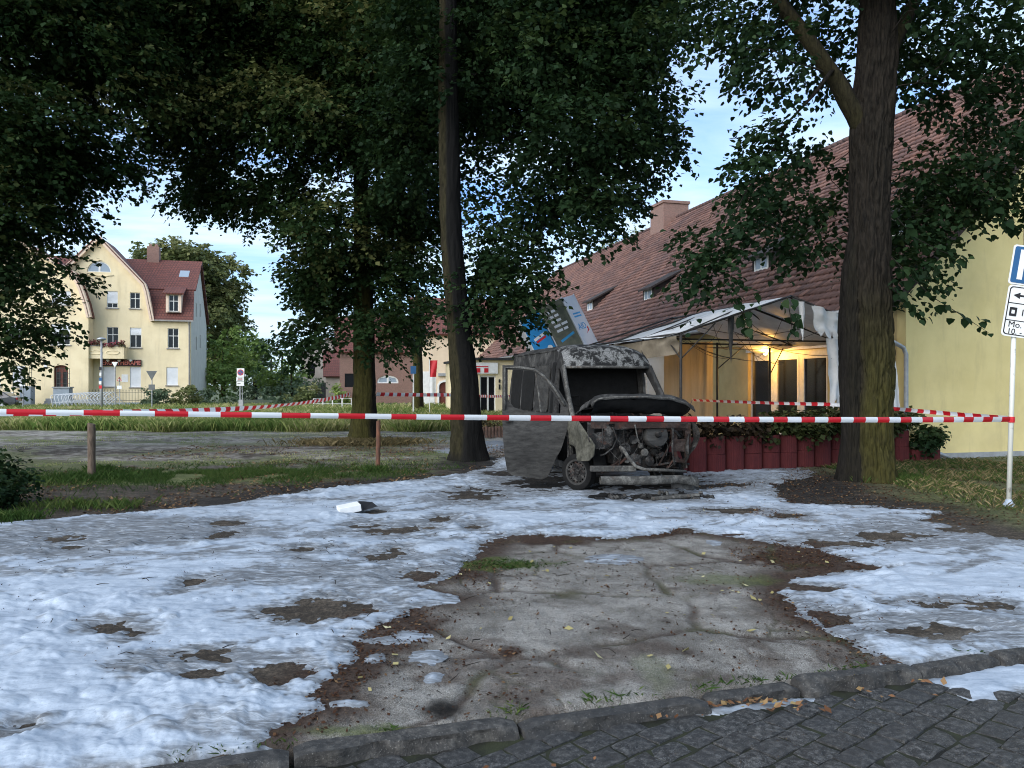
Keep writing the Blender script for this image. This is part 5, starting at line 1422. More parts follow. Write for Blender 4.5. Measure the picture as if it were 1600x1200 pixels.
def window(r, blind, n, d0=0.0, mat=m_pvc):
    (x0, z0), (x1, _), (_, z1), _ = r
    fw = .052
    cells = []
    wz = z1 - blind * (z1 - z0)
    if blind < 1:
        tz = z0 + (wz - z0) * (.62 if blind == 0 else 1.0)
        for i in range(n):
            a = x0 + (x1 - x0) * i / n + fw * (1 if i == 0 else .5); c_ = x0 + (x1 - x0) * (i + 1) / n - fw * (1 if i == n - 1 else .5)
            cells.append([(a, z0 + fw), (c_, z0 + fw), (c_, tz - fw * .5), (a, tz - fw * .5)])
            if blind == 0: cells.append([(a, tz + fw * .5), (c_, tz + fw * .5), (c_, z1 - fw), (a, z1 - fw)])
        w = MB().plate([(x0, z0), (x1, z0), (x1, wz), (x0, wz)], cells, lambda u, v, d: (u, d0 + .10 + d, v), .06).build('window', mat, lh)
        MB().box(x0 + fw, x1 - fw, d0 + .13, d0 + .14, z0 + fw, wz - fw * .4).build('pane', m_glass, w)
    else:
        w = MB().box(x0, x1, d0 + .12, d0 + .16, z0, z1).build('window', mat, lh)
    if blind > 0:
        mb = MB(); k = max(3, int((z1 - wz) / .09)) 
        for i in range(k):
            za = wz + (z1 - wz) * i / k; zb = wz + (z1 - wz) * (i + 1) / k
            mb.add([(x0 + .01, d0 + .07, za), (x1 - .01, d0 + .07, za), (x1 - .01, d0 + .055, (za + zb) / 2), (x0 + .01, d0 + .055, (za + zb) / 2), (x0 + .01, d0 + .07, zb), (x1 - .01, d0 + .07, zb)], [(0, 1, 2, 3), (3, 2, 5, 4)])
        mb.build('roller_shutter', m_shutter, w)
    MB().box(x0 - .08, x1 + .08, d0 - .10, d0 + .09, z0 - .09, z0 - .002).build('sill', m_sill, w)
    return w
for wdef, r in zip(wins, holes): window(r, wdef[4], wdef[5])
# lunette
lw = MB().plate([(lun_x + .02 + (lun_r - .0) * math.cos(a), lun_z + lun_r * math.sin(a)) for a in np.linspace(0, math.pi, 15)], [[(lun_x - .07, lun_z + .06)] + [(lun_x - .0 + (lun_r - .09) * math.cos(a), lun_z + (lun_r - .09) * math.sin(a)) for a in np.linspace(math.pi * .53, math.pi * .98, 8)], [(lun_x + .07, lun_z + .06)][::-1] + [(lun_x + (lun_r - .09) * math.cos(a), lun_z + (lun_r - .09) * math.sin(a)) for a in np.linspace(math.pi * .47, math.pi * .02, 8)]], lambda u, v, d: (u, .09 + d, v), .05).build('lunette_window', m_pvc, lh)
MB().plate([(lun_x + (lun_r - .05) * math.cos(a), lun_z + .03 + (lun_r - .08) * math.sin(a)) for a in np.linspace(0, math.pi, 15)], [], lambda u, v, d: (u, .12 + d, v), .01).build('pane', m_glass_l, lw)
mb = MB(); mb.tube([(lun_x + .36 * math.cos(a), -.03, lun_z - .62 + .3 * math.sin(a)) for a in np.linspace(0, 6.283, 17)], .05, 6); mb.tube([(lun_x - 1.1, -.02, lun_z - .25), (lun_x - .5, -.03, lun_z - .32), (lun_x, -.03, lun_z - .25), (lun_x + .5, -.03, lun_z - .32), (lun_x + 1.1, -.02, lun_z - .25)], .05, 6)
mb.build('stucco_ornament', m_cream, lh, smooth=True)
# --- verge trim of the big gable
def verge(pts, depth, y0, name='verge_trim', mat=m_pale, w=.34, parent=lh):
    mb = MB(); n = len(pts)
    nx = []
    for i in range(n):
        a = Vector(pts[max(0, i - 1)]); c_ = Vector(pts[min(n - 1, i + 1)]); d = (c_ - a).normalized(); nx.append(Vector((-d.y, d.x)))
    for i in range(n - 1):
        a, c_ = Vector(pts[i]), Vector(pts[i + 1]); na, nc = nx[i], nx[i + 1]
        V = []
        for (p, q) in ((a, na), (c_, nc)):
            o1 = p + q * .16; o2 = p - q * (w - .16)
            V += [(o1.x, y0, o1.y), (o2.x, y0, o2.y), (o1.x, y0 + depth, o1.y), (o2.x, y0 + depth, o2.y)]
        mb.add(V, [(0, 4, 5, 1), (2, 3, 7, 6), (0, 2, 6, 4), (1, 5, 7, 3)])
    return mb.build(name, mat, parent)
RV = [(curveR[0][0] + .1, ZE_ - .15)] + curveR[1:] + [(pk_x, pk_z)]
LV = [(2 * pk_x - x, z) for (x, z) in RV]
verge(RV, .55, -.45); verge(LV[::-1], .55, -.45)
def groof(curve, y0, y1, sgn, name='roof'):
    mb = MB(); n = len(curve)
    V = []
    for (x, z) in curve:
        V += [(x, y0, z + .17), (x, y1, z + .17), (x, y0, z + .05), (x, y1, z + .05)]
    Fs = []
    for i in range(n - 1):
        a, c_ = 4 * i, 4 * i + 4
        Fs += [(a, c_, c_ + 1, a + 1), (a + 2, a + 3, c_ + 3, c_ + 2), (a, a + 2, c_ + 2, c_)]
    mb.add(V, Fs); return mb.build(name, m_htile, lh)
groof(RV, -.50, 5.5, 1, 'gable_roof'); groof(LV, -.50, 5.5, -1, 'gable_roof')
# --- right-hand roof: steep lower part, flatter upper part
x_r = .25
zk = fz(265, 449); zr = fz(265, 394); yk, yr = 1.2, 5.2
def slab(p, th=.14):
    mb = MB(); p = [Vector(q) for q in p]; n = (p[1] - p[0]).cross(p[3] - p[0]).normalized() * th
    mb.add(p + [q - n for q in p], [(0, 1, 2, 3), (7, 6, 5, 4), (0, 4, 5, 1), (1, 5, 6, 2), (2, 6, 7, 3), (3, 7, 4, 0)])
    return mb
lower = slab([(gr_x + .05, -.38, ZE_), (x_r, -.38, ZE_), (x_r - .15, yk, zk), (kn_x - .3, yk, zk)]).build('mansard_roof', m_htile, lh)
slab([(pk_x - .5, yk - .12, zk - .02), (x_r, yk - .12, zk - .02), (x_r, yr, zr), (pk_x - .5, yr, zr)]).build('upper_roof', m_htile, lh)
slab([(XL, yk - .12, zk - .02), (pk_x + .5, yk - .12, zk - .02), (pk_x + .5, yr, zr), (XL, yr, zr)]).build('upper_roof', m_htile, lh)
slab([(XL, -.38, ZE_), (gl_x + .5, -.38, ZE_), (gl_x + .5, yk, zk), (XL, yk, zk)]).build('mansard_roof', m_htile, lh)
slab([(x_r, yr, zr), (x_r, 10.6, ZE_ + .4), (XL, 10.6, ZE_ + .4), (XL, yr, zr)][::-1]).build('upper_roof', m_htile, lh)
m_side = simple('shaded_side_wall', (.62, .60, .52), (.55, .53, .46), 1.2, .9, .2, 40)  # cooler, dimmer copy of the cream plaster: shade put into the colour
sw = [rect(0, 1, 0, 1)]
side_holes = [[(3.0, z), (3.5, z), (3.5, z + 1.2), (3.0, z + 1.2)] for z in (ZE_ + .6, ZE_ - 1.8 - .6)] + [[(5.6, z), (6.1, z), (6.1, z + 1.2), (5.6, z + 1.2)] for z in (ZE_ + .8, ZE_ - 2.1)]
MB().plate([(.222, -.1), (10.4, -.1), (10.4, ZE_ + .3), (yr, zr - .12), (yk, zk - .15), (.222, ZE_ + .4)], side_holes, lambda u, v, d: (d - .22, u, v), .22).build('side_wall', m_side, lh)
for h in side_holes: MB().box(-.1, -.06, h[0][0], h[1][0], h[0][1], h[2][1]).build('window', m_glass, lh)
MB().box(gr_x + .15, x_r, -.42, -.30, ZE_ - .14, ZE_ - .01).build('gutter', m_sill, lh)
mb = MB(); mb.tube([(-.12, -.36, ZE_ - .1), (-.12, -.09, ZE_ - .5), (-.12, -.09, 0)], .06, 8); mb.build('downpipe', m_sill, lh)
# dormer window in the mansard
dx0, dx1 = fa(263)[0] - .15, fa(282)[0] + .1; dz0, dz1 = fz(272, 487), fz(272, 461)
MB().plate([(dx0, dz0 - .1), (dx1, dz0 - .1), (dx1, dz1 + .15), (dx0, dz1 + .15)], [[(dx0 + .22, dz0), (dx1 - .22, dz0), (dx1 - .22, dz1), (dx0 + .22, dz1)]], lambda u, v, d: (u, -.28 + d, v), .15).build('dormer', m_pale, lh)
MB().box(dx0, dx0 + .1, -.13, 1.4, dz0 - .1, dz1 + .15).build('dormer', m_pale, lh); MB().box(dx1 - .1, dx1, -.13, 1.4, dz0 - .1, dz1 + .15).build('dormer', m_pale, lh)
window([(dx0 + .22, dz0), (dx1 - .22, dz0), (dx1 - .22, dz1), (dx0 + .22, dz1)], 0, 2, -.30)
slab([(dx0 - .25, -.6, dz1 + .12), (dx1 + .25, -.6, dz1 + .12), (dx1 + .2, 2.2, fz(272, 440)), (dx0 - .2, 2.2, fz(272, 440))]).build('dormer_roof', m_htile, lh)
# skylight, chimney
sx0, sx1 = fa(272)[0], fa(287)[0]; s0_, s1_ = fz(279, 433), fz(279, 421)
def onroof(z): return yk + (z - zk) / (zr - zk) * (yr - yk)
ss = 1.045
slab([(sx0 * ss, onroof(s0_ * 1.03), s0_ * 1.03 + .08), (sx1 * ss, onroof(s0_ * 1.03), s0_ * 1.03 + .08), (sx1 * ss, onroof(s1_ * 1.03), s1_ * 1.03 + .08), (sx0 * ss, onroof(s1_ * 1.03), s1_ * 1.03 + .08)], .08).build('skylight', m_glass_l, lh)
cx0, cx1 = fa(216)[0] * 1.06, fa(235)[0] * 1.06
cb = MB(); cb.box(cx0, cx1, yr - .3, yr + .6, zr - .8, zr + 1.25); cb.box(cx0 + .12, cx0 + .35, yr, yr + .25, zr + 1.25, zr + 1.5); cb.box(cx1 - .4, cx1 - .15, yr, yr + .25, zr + 1.25, zr + 1.5)
cb.build('chimney', m_brick, lh)
# --- left bay with its own curved gable
PB = -1.5
b_r = fa(146)[0]; b_l = b_r - 9.6; bm = (b_r + b_l) / 2
bz = fz(146, 497)
bc = [(b_r, bz), fa(143, 478), fa(135, 455), fa(124, 432)]
bpk = (bm, fz(124, 432) + (b_r - .9 - bm) * .62)
bl = [(2 * bm - x, z) for (x, z) in bc]
bw = [(90, 119, 458, 479, 1, 3), (89, 118, 508, 540, .46, 3), (30, 50, 572, 604, 1, 1), (-6, 12, 572, 604, 1, 1), (20, 44, 508, 540, .4, 3)]
bwr = [rect(*w[:4]) for w in bw]
dx_0, dx_1 = fa(93)[0], fa(115)[0]; dz_1 = fz(104, 571)
dm_ = (dx_0 + dx_1) / 2; dw = (dx_1 - dx_0) / 2
door_o = [(dx_0, .75), (dx_1, .75), (dx_1, dz_1 - .25)] + [(dm_ + dw * math.cos(a), dz_1 - .25 + .25 * math.sin(a)) for a in np.linspace(0, math.pi, 9)][1:-1] + [(dx_0, dz_1 - .25)]
MB().plate([(b_l, -.1), (b_r, -.1), (b_r, bz)] + bc[1:] + [bpk] + bl[::-1][:-1] + [(b_l, bz)], bwr + [door_o], lambda u, v, d: (u, PB + d, v), .22).build('bay_wall', m_cream, lh)
MB().box(b_r - .22, b_r, PB + .22, -.002, -.1, bz - .1).build('bay_wall', m_cream, lh); MB().box(b_l, b_l + .22, PB + .22, -.002, -.1, bz - .1).build('bay_wall', m_cream, lh)
for wdef, r in zip(bw, bwr): window(r, wdef[4], wdef[5], PB)
BV = [(bc[0][0] + .1, bz - .1)] + bc[1:] + [bpk]; BL = [(2 * bm - x, z) for (x, z) in BV]
verge(BV, .5, PB - .4, 'verge_trim'); verge(BL[::-1], .5, PB - .4, 'verge_trim')
groof(BV, PB - .45, 3, 1, 'bay_roof'); groof(BL, PB - .45, 3, -1, 'bay_roof')
m_door = simple('brown_door', (.16, .045, .03), (.10, .03, .022), 5, .6, .1)
dd = MB().plate([(p[0], p[1]) for p in door_o], [[(dx_0 + .12, 1.2), (dm_ - .1, 1.2), (dm_ - .1, dz_1 - .55), (dx_0 + .12, dz_1 - .55)], [(dm_ + .1, 1.2), (dx_1 - .12, 1.2), (dx_1 - .12, dz_1 - .55), (dm_ + .1, dz_1 - .55)]], lambda u, v, d: (u, PB + .28 + d, v), .06).build('front_door', m_door, lh)
MB().box(dx_0 + .1, dx_1 - .1, PB + .33, PB + .345, 1.15, dz_1 - .5).build('pane', m_glass, dd)
for i in range(4): MB().box(dx_0 - .4, dx_1 + .4, PB - .35 - .3 * (4 - i), PB - .002, -.1 + .0 * i if i == 0 else .19 * i - .002, .19 * (i + 1)).build('step', m_conc, lh)
MB().box(fa(78)[0], fa(83)[0], PB - .04, PB - .003, fz(80, 576), fz(80, 570)).build('house_number_plate', m_white, lh)
mb = MB(); mb.tube([(bm + 2.5 + .55 * math.cos(a), PB - .03, fz(103, 551) + .35 * math.sin(a)) for a in np.linspace(0, 6.283, 17)], .05, 6); mb.build('stucco_ornament', m_cream, lh, smooth=True)
# --- balcony, with flower boxes
bx0, bx1 = fa(134)[0] + .15, fa(199)[0]; z0, z1 = fz(165, 561), fz(165, 542)
MB().box(bx0, bx1, -1.25, -.002, z0, z0 + .15).build('balcony_slab', m_cream, lh)
MB().box(bx0, bx1, -1.25, -1.1, z0 + .152, z1).build('balcony_front', m_cream, lh); MB().box(bx1 - .15, bx1, -1.098, -.004, z0 + .152, z1).build('balcony_side', m_cream, lh)
MB().box(bx0 - .05, bx1 + .05, -1.3, -1.05, z1 + .002, z1 + .07).build('balcony_coping', m_sill, lh)
for q in (.3, .72): 
    cxx = bx0 + (bx1 - bx0) * q; mb = MB(); mb.tube([(cxx + .5 * math.cos(a), -1.26, (z0 + z1) / 2 + .16 * math.sin(a)) for a in np.linspace(0, 6.283, 15)], .04, 6); mb.build('stucco_ornament', m_cream, lh, smooth=True)
MB().box(bx0, bx0 + .3, -1.2, -.01, -.1, z0).build('balcony_pier', m_sill, lh)
m_flower = leaf_mat('flower_red', (.05, .06, .02), (.16, .05, .05), (.5, .12, .16), .1)
for i in range(5):
    cx_ = bx0 + .5 + i * (bx1 - bx0 - .9) / 4
    wp = H0 + cG * cx_ + cL * -1.15 + Vector((0, 0, z1 + .06))
    fb = shrub('balcony_flowers', 'red and green balcony flowers in a box on the cream balcony', 'flowers', wp, [((0, 0, .18), (.35, .2, .22), 1)], m_flower, .12, 30, 150 + i, 'flower boxes on the balcony', k=6, rc=(.1, .2), ln=(.1, .2), fill=.6)
for q, i in ((.02, 0), (.93, 1)):
    cx_ = bx0 + (bx1 - bx0) * q; wp = H0 + cG * cx_ + cL * -1.1 + Vector((0, 0, z1 + .05))
    shrub('balcony_climber', 'tall leafy climber at the end of the balcony', 'climber', wp, [((0, 0, .5), (.22, .2, .7), 1)], m_leafbg, .13, 24, 160 + i, 'climbers on the balcony', k=6, rc=(.1, .2), ln=(.1, .25), fill=.6)
# --- lettered sign
s0x, s1x = fa(160)[0], fa(221)[0]; sz0, sz1 = fz(190, 572), fz(190, 562)
sgn = MB().box(s0x, s1x, -.16, -.03, sz0, sz1).build('shop_sign', simple('dark_brown_sign', (.03, .010, .009), None, 4, .6, 0), lh)
m_letter = simple('salmon_letters', (.85, .26, .20), None, 3, .6, 0)
text_mesh('ERGOTHERAPIE', (sz1 - sz0) * .98, m_letter, sgn, 'lettering', ((s0x + s1x) / 2, -.165, (sz0 + sz1) / 2 - .02), xs=.80)
for q in (.17, .46, .75):
    lx = s0x + (s1x - s0x) * q
    MB().lathe([(.02, .0), (.13, .1), (.13, .18), (.02, .2)], 10, Matrix.Translation((lx, -.42, sz1 - .2))).build('sign_lamp', m_white, sgn); MB().box(lx - .02, lx + .02, -.42, -.16, sz1 - .03, sz1 + .0).build('lamp_arm', m_dark, sgn)
MB().box(fa(190)[0], fa(200)[0], -.03, -.003, fz(195, 597), fz(195, 585)).build('notice_plate', m_white, lh)

# --- gate pillars with trellis, iron fence, cycle stands, car
m_pillar = simple('painted_block_pillar', (.30, .35, .40), (.25, .29, .33), 2, .8, .2)
m_iron = simple('wrought_iron', (.05, .06, .055), None, 6, .6, 0)
def trellis_pillar(px0, px1, py_top, y_off, label):
    x0, x1 = fa(px0)[0], fa(px1)[0]; zt = fz((px0 + px1) / 2, py_top)
    t_ = thing('gate_pillar', label, 'pillar', H0 + cG * ((x0 + x1) / 2) + cL * y_off, TH, 'gate pillars at the house door')
    w = (x1 - x0) / 2
    MB().box(-w, w, -.5, .5, -.1, zt).build('pillar_block', m_pillar, t_); MB().box(-w - .08, w + .08, -.58, .58, zt + .002, zt + .1).build('cap', m_conc, t_)
    mb = MB()
    for i in range(5): mb.box(-w + .1 + i * (2 * w - .2) / 4 - .015, -w + .1 + i * (2 * w - .2) / 4 + .015, -.015, .015, zt + .1, zt + 1.55 + .12 * (i % 2))
    for z in (.35, .75, 1.15, 1.5): mb.box(-w + .05, w - .05, -.012, .012, zt + z, zt + z + .03)
    mb.build('trellis', m_iron, t_)
trellis_pillar(59, 75, 605, -3.6, 'blue-grey block pillar with iron trellis near the parked dark car')
trellis_pillar(108, 131, 606, -3.6, 'blue-grey block pillar with iron trellis beside the house door')
def fence(px0, px1, y_off, label):
    x0, x1 = fa(px0)[0], fa(px1)[0]
    t_ = thing('iron_fence', label, 'fence', H0 + cG * x0 + cL * y_off, TH)
    L_ = x1 - x0
    MB().box(0, L_, -.1, .1, -.1, .45).build('plinth', m_pillar, t_)
    MB().box(0, L_, -.015, .015, .6, .63).build('rail', m_iron, t_); MB().box(0, L_, -.015, .015, 1.25, 1.28).build('rail', m_iron, t_)
    pk = MB(); pk.box(-.012, .012, -.012, .012, .45, 1.4); pk.add([(-.03, 0, 1.4), (0, -.03, 1.4), (.03, 0, 1.4), (0, .03, 1.4), (0, 0, 1.52)], [(0, 1, 4), (1, 2, 4), (2, 3, 4), (3, 0, 4)])
    o = pk.build('picket', m_iron, t_); o.location.x = .05
    n = int(L_ / .22)
    for i in range(1, n): inst(o, t_, (.05 + i * .22, 0, 0))
fence(160, 258, -4.2, 'spiked iron fence on a low plinth before the shop windows')
fence(2, 58, -4.2, 'spiked iron fence on a low plinth behind the dark car')
m_tubew = simple('pale_tube', (.72, .73, .74), (.60, .61, .62), 5, .45, .05)
hoop = MB(); hoop.tube([(0, 0, -.05), (0, 0, .72), (.03, 0, .80), (.12, 0, .84), (.62, 0, .84), (.71, 0, .80), (.74, 0, .72), (.74, 0, -.05)], .022, 8); 
hp = hoop.build('hoop', m_tubew, None, smooth=True); hb = MB().tube([(0, 0, .42), (.74, 0, .42)], .02, 6).build('cross_bar', m_tubew, None)
for i in range(16):
    px = 84 + i * 6.3; Yc = 55.5 + .12 * i
    s_ = thing('cycle_stand', 'pale tubular hoop stand leaning in the row before the house', 'cycle stand', (P(px, 600, Yc).x, Yc, 0), TH, 'cycle stands in a row', rot=(R(-14), R(-30) * (i / 15) - .1, TH + R(42)))
    inst(hp, s_, scale=(1.15, 1, 1.35), name='hoop'); inst(hb, s_, scale=(1.15, 1, 1.35), name='cross_bar')
bpy.data.objects.remove(hp); bpy.data.objects.remove(hb)

# dark car, its rear end showing at the left edge
m_carp, t, b = new_mat('black_car_paint'); b.inputs['Base Color'].default_value = (.018, .02, .026, 1); b.inputs['Roughness'].default_value = .22; b.inputs['Coat Weight'].default_value = .6
m_tyre = simple('tyre_rubber', (.02, .02, .02), None, 10, .85, .3)
car = thing('parked_car', 'dark hatchback parked by the iron fence', 'car', (P(-20, 600, 56).x, 56, 0), TH)
side = [(-2.1, .35), (2.05, .35), (2.15, .6), (2.1, .92), (1.75, 1.02), (1.25, 1.35), (.4, 1.46), (-.5, 1.42), (-1.1, 1.02), (-1.9, .88), (-2.15, .65)]
def carw(z): return .86 - .22 * max(0, (z - .95) / .5)
cb = MB()
nS = len(side); V = []
for sgn in (-1, 1):
    for (x, z) in side: V.append((x, sgn * carw(z), z))
cb.add(V, [tuple(range(nS))[::-1], tuple(range(nS, 2 * nS))] + [(i, (i + 1) % nS, nS + (i + 1) % nS, nS + i) for i in range(nS)])
cb.build('body', m_carp, car, bevel=.06)
for sgn in (-1, 1):
    MB().plate([(-.85, 1.05), (1.35, 1.05), (1.05, 1.30), (.38, 1.39), (-.42, 1.36)], [], lambda u, v, d: (u, sgn * (carw(v) + .004 + d), v), .004).build('side_window', m_glass, car)
    for x in (-1.35, 1.3):
        w = MB().lathe([(.2, -.1), (.31, -.1), (.33, -.06), (.33, .06), (.31, .1), (.2, .1)], 20, Matrix.Translation((x, sgn * .8, .33)) @ Matrix.Rotation(R(90), 4, 'X')).build('wheel', m_tyre, car, smooth=True, auto=40)
        MB().lathe([(.01, -.105), (.2, -.105), (.2, .105), (.01, .105)], 14, Matrix.Translation((x, sgn * .8, .33)) @ Matrix.Rotation(R(90), 4, 'X')).build('rim', m_galv, w)
MB().box(2.06, 2.14, .45, .8, .78, .92).build('tail_light', m_red, car); MB().box(2.06, 2.14, -.8, -.45, .78, .92).build('tail_light', m_red, car)
MB().box(2.10, 2.165, -.26, .26, .55, .66).build('number_plate', m_white, car)
ps = thing('white_board', 'white board leaning on the fence behind the dark car', 'board', H0 + cG * fa(28)[0] + cL * -4.5, TH)
MB().cbox((0, 0, .75), (2.2, .04, 1.1), (R(-12), 0, 0)).build('panel', m_white, ps); MB().box(-1.0, -.96, 0, .3, 0, .4).build('foot', m_galv, ps); MB().box(.96, 1.0, 0, .3, 0, .4).build('foot', m_galv, ps)

# ================================================================== houses beyond the meadow
gh = thing('grey_plastered_house', 'old grey-beige plastered house with red roof behind the bright tree', 'house', (P(500, 600, 96).x, 96, 0), TH)
m_beige = simple('beige_plaster', (.48, .42, .36), (.36, .31, .27), 1.0, .9, .3)
MB().plate([(-2.2, -.1), (4.2, -.1), (4.2, 5.6), (1.0, 7.6), (-2.2, 5.6)], [[(-1.4, 3.2), (-.6, 3.2), (-.6, 4.5), (-1.4, 4.5)], [(1.6, 3.0), (2.5, 3.0), (2.5, 4.4), (1.6, 4.4)], [(-.2, 0), (.9, 0), (.9, 2.1), (-.2, 2.1)]], lambda u, v, d: (u, d, v), .3).build('gable_wall', m_beige, gh)
MB().box(-2.2, -1.9, .3, 9, -.1, 5.6).build('side_wall', m_beige, gh)
for (x0, x1, z0, z1) in ((-1.4, -.6, 3.2, 4.5), (1.6, 2.5, 3.0, 4.4)): MB().box(x0, x1, .12, .16, z0, z1).build('window', m_glass, gh)
MB().box(-.2, .9, .12, .18, 0, 2.1).build('door', m_dark, gh)
slab([(-2.7, -.3, 5.4), (-2.7, 9, 5.4), (1.0, 9, 7.8), (1.0, -.3, 7.8)][::-1], .15).build('roof', m_htile, gh); slab([(4.7, -.3, 5.4), (4.7, 9, 5.4), (1.0, 9, 7.8), (1.0, -.3, 7.8)], .15).build('roof', m_htile, gh)
bb = thing('low_outbuilding', 'low beige outbuilding with red tiled lean-to roof', 'outbuilding', (P(540, 600, 88).x, 88, 0), TH)
MB().plate([(-2.2, -.1), (3.5, -.1), (3.5, 2.9), (-2.2, 2.9)], [[(-.6, 0), (.6, 0), (.6, 2.1), (-.6, 2.1)]], lambda u, v, d: (u, d, v), .25).build('wall', m_beige, bb)
MB().box(-.6, .6, .1, .15, 0, 2.1).build('door', m_wood, bb)
slab([(-2.5, -.4, 2.8), (3.8, -.4, 2.8), (3.8, 4.2, 5.9), (-2.5, 4.2, 5.9)], .15).build('roof', m_htile, bb)
br = thing('brick_house', 'red brick house with arched window behind the mossy linden', 'house', (P(600, 600, 80).x, 80, 0), TH)
arch = [(.4 + 1.1 * math.cos(a), 2.2 + .62 * math.sin(a)) for a in np.linspace(0, math.pi, 11)]
MB().plate([(-4.5, -.1), (7.6, -.1), (7.6, 5.4), (-4.5, 5.4)], [[(-.7, 2.0), (1.5, 2.0)] + arch, [(-4.0, 1.6), (-2.6, 1.6), (-2.6, 3.0), (-4.0, 3.0)], [(3.9, .5), (4.9, .5), (4.9, 2.6), (3.9, 2.6)]], lambda u, v, d: (u, d, v), .35).build('wall', m_brick, br)
aw = MB().plate([(-.7, 2.0), (1.5, 2.0)] + arch, [[(-.55, 2.1), (.3, 2.1), (.3, 2.65), (-.4, 2.5)], [(.5, 2.1), (1.35, 2.1), (1.2, 2.5), (.5, 2.65)]], lambda u, v, d: (u, .1 + d, v), .08).build('arched_window', m_white, br)
MB().box(-.65, 1.45, .14, .15, 2.05, 2.7).build('pane', m_glass_l, aw)
MB().box(-4.0, -2.6, .14, .18, 1.6, 3.0).build('window', m_glass, br); MB().box(3.9, 4.9, .14, .18, .5, 2.6).build('window', m_glass, br)
slab([(-5, -.5, 5.2), (8, -.5, 5.2), (8, 4, 9.2), (-5, 4, 9.2)], .15).build('roof', m_htile, br)
mb = MB()
for i in range(30): mb.box(-4.5 + i * .4, -4.3 + i * .4, -.12, -.002, 4.7, 5.0)
mb.box(-4.5, 7.6, -.14, -.002, 5.02, 5.15); mb.build('brick_cornice', m_brick, br)
cr_ = thing('pale_house', 'pale pink-cream house with arched dark-red door beside the leaning trunk', 'house', (P(668, 600, 66).x, 66, 0), TH)
ad = [(1.55 + .55 * math.cos(a), 1.75 + .35 * math.sin(a)) for a in np.linspace(0, math.pi, 9)]
MB().plate([(-.9, -.1), (9, -.1), (9, 6.4), (-.9, 6.4)], [[(1.0, .15), (2.1, .15)] + ad, [(4.2, 1.0), (5.3, 1.0), (5.3, 2.5), (4.2, 2.5)]], lambda u, v, d: (u, d, v), .3).build('front_wall', simple('pink_cream_plaster', (.74, .60, .44), (.66, .53, .38), 1, .9, .2), cr_)
MB().plate([(.85, .15), (2.25, .15), (2.25, 1.85), (2.05, 2.15), (1.55, 2.3), (1.05, 2.15), (.85, 1.85)], [[(1.0, .15 + .002), (2.1, .152), (2.1, 1.75)] + ad[1:-1] + [(1.0, 1.75)]], lambda u, v, d: (u, -.08 + d, v), .078).build('door_surround', m_white, cr_)
MB().plate([(1.0, .15), (2.1, .15)] + ad, [], lambda u, v, d: (u, .12 + d, v), .06).build('front_door', m_door, cr_)
MB().box(4.2, 5.3, .12, .16, 1.0, 2.5).build('window', m_glass, cr_); MB().box(.9, 9, -.25, -.002, 2.6, 2.85).build('canopy', m_conc, cr_)
MB().box(-.9, .6, -.06, -.002, -.1, 3.0).build('white_panel', m_white, cr_)
slab([(-1.2, -.5, 6.2), (9.3, -.5, 6.2), (9.3, 4, 9.8), (-1.2, 4, 9.8)], .15).build('roof', m_htile, cr_)
# ================================================================== burnt-out van
def burnt(name, dark, mid, ash, rust=None, ashlo=.52, ashhi=.72, sc=2.0, streak=(1, 1, 1), rustlo=.58, bstr=.5):
    m, t, b = new_mat(name)
    v = coords(t, 'Object', streak)
    n1 = noise_node(t, sc, 8, .68, v, .6).outputs['Fac']; n2 = noise_node(t, sc * 7, 7, .7, v, .3).outputs['Fac']; n3 = noise_node(t, sc * 1.7, 6, .65, coords(t, 'Object'), .8).outputs['Fac']; n4 = noise_node(t, 45, 5, .7, coords(t, 'Object')).outputs['Fac']
    c = ramp(t, n2, [(.3, dark), (.6, mid)])
    f = mth(t, 'MULTIPLY', ramp(t, n1, [(ashlo, 0.0), (ashhi, 1.0)]), ramp(t, n2, [(.35, .25), (.62, 1.0)]))
    c = mixc(t, f, c, ash)
    if rust: c = mixc(t, mth(t, 'MULTIPLY', ramp(t, n3, [(rustlo, 0.0), (rustlo + .14, .9)]), ramp(t, n2, [(.3, .4), (.6, 1.0)])), c, rust)
    c = mixc(t, ramp(t, n4, [(.58, 0.0), (.78, .35)]), c, tuple(x * .6 for x in ash))
    t.links.new(c, b.inputs['Base Color']); b.inputs['Roughness'].default_value = .82; b.inputs['Specular IOR Level'].default_value = .3
    bump(t, b, mth(t, 'ADD', n2, mth(t, 'MULTIPLY', n4, .5)), bstr, .012)
    return m
m_vb = burnt('burnt_body', (0.00544, 0.00544, 0.00544), (0.0238, 0.02312, 0.02244), (0.1156, 0.1122, 0.1054), None, .46, .66, 2.2, (1, 1, .8))
m_vr = burnt('burnt_roof_cap', (0.00408, 0.00408, 0.00408), (0.01224, 0.01224, 0.01224), (0.2312, 0.2312, 0.2244), None, .48, .56, 6.5)
m_vd = burnt('burnt_door', (0.012, 0.0115, 0.011), (0.034, 0.033, 0.031), (0.085, 0.082, 0.076), None, .42, .74, 1.6, (.5, .5, 1.8))
m_vf = burnt('burnt_fender', (0.0204, 0.01972, 0.01496), (0.068, 0.06528, 0.04896), (0.1496, 0.1428, 0.1156), None, .42, .7, 2.2)
m_ve = burnt('burnt_engine', (0.003, 0.003, 0.003), (0.012, 0.0115, 0.011), (0.10, 0.095, 0.088), (0.051, 0.0238, 0.01564), .48, .62, 6.0, (1, 1, 1), .56, .9)
m_vbar = burnt('burnt_aluminium', (0.0204, 0.01972, 0.01768), (0.0748, 0.0714, 0.0646), (0.2244, 0.2176, 0.1972), (0.0816, 0.0544, 0.0374), .46, .66, 4.0)
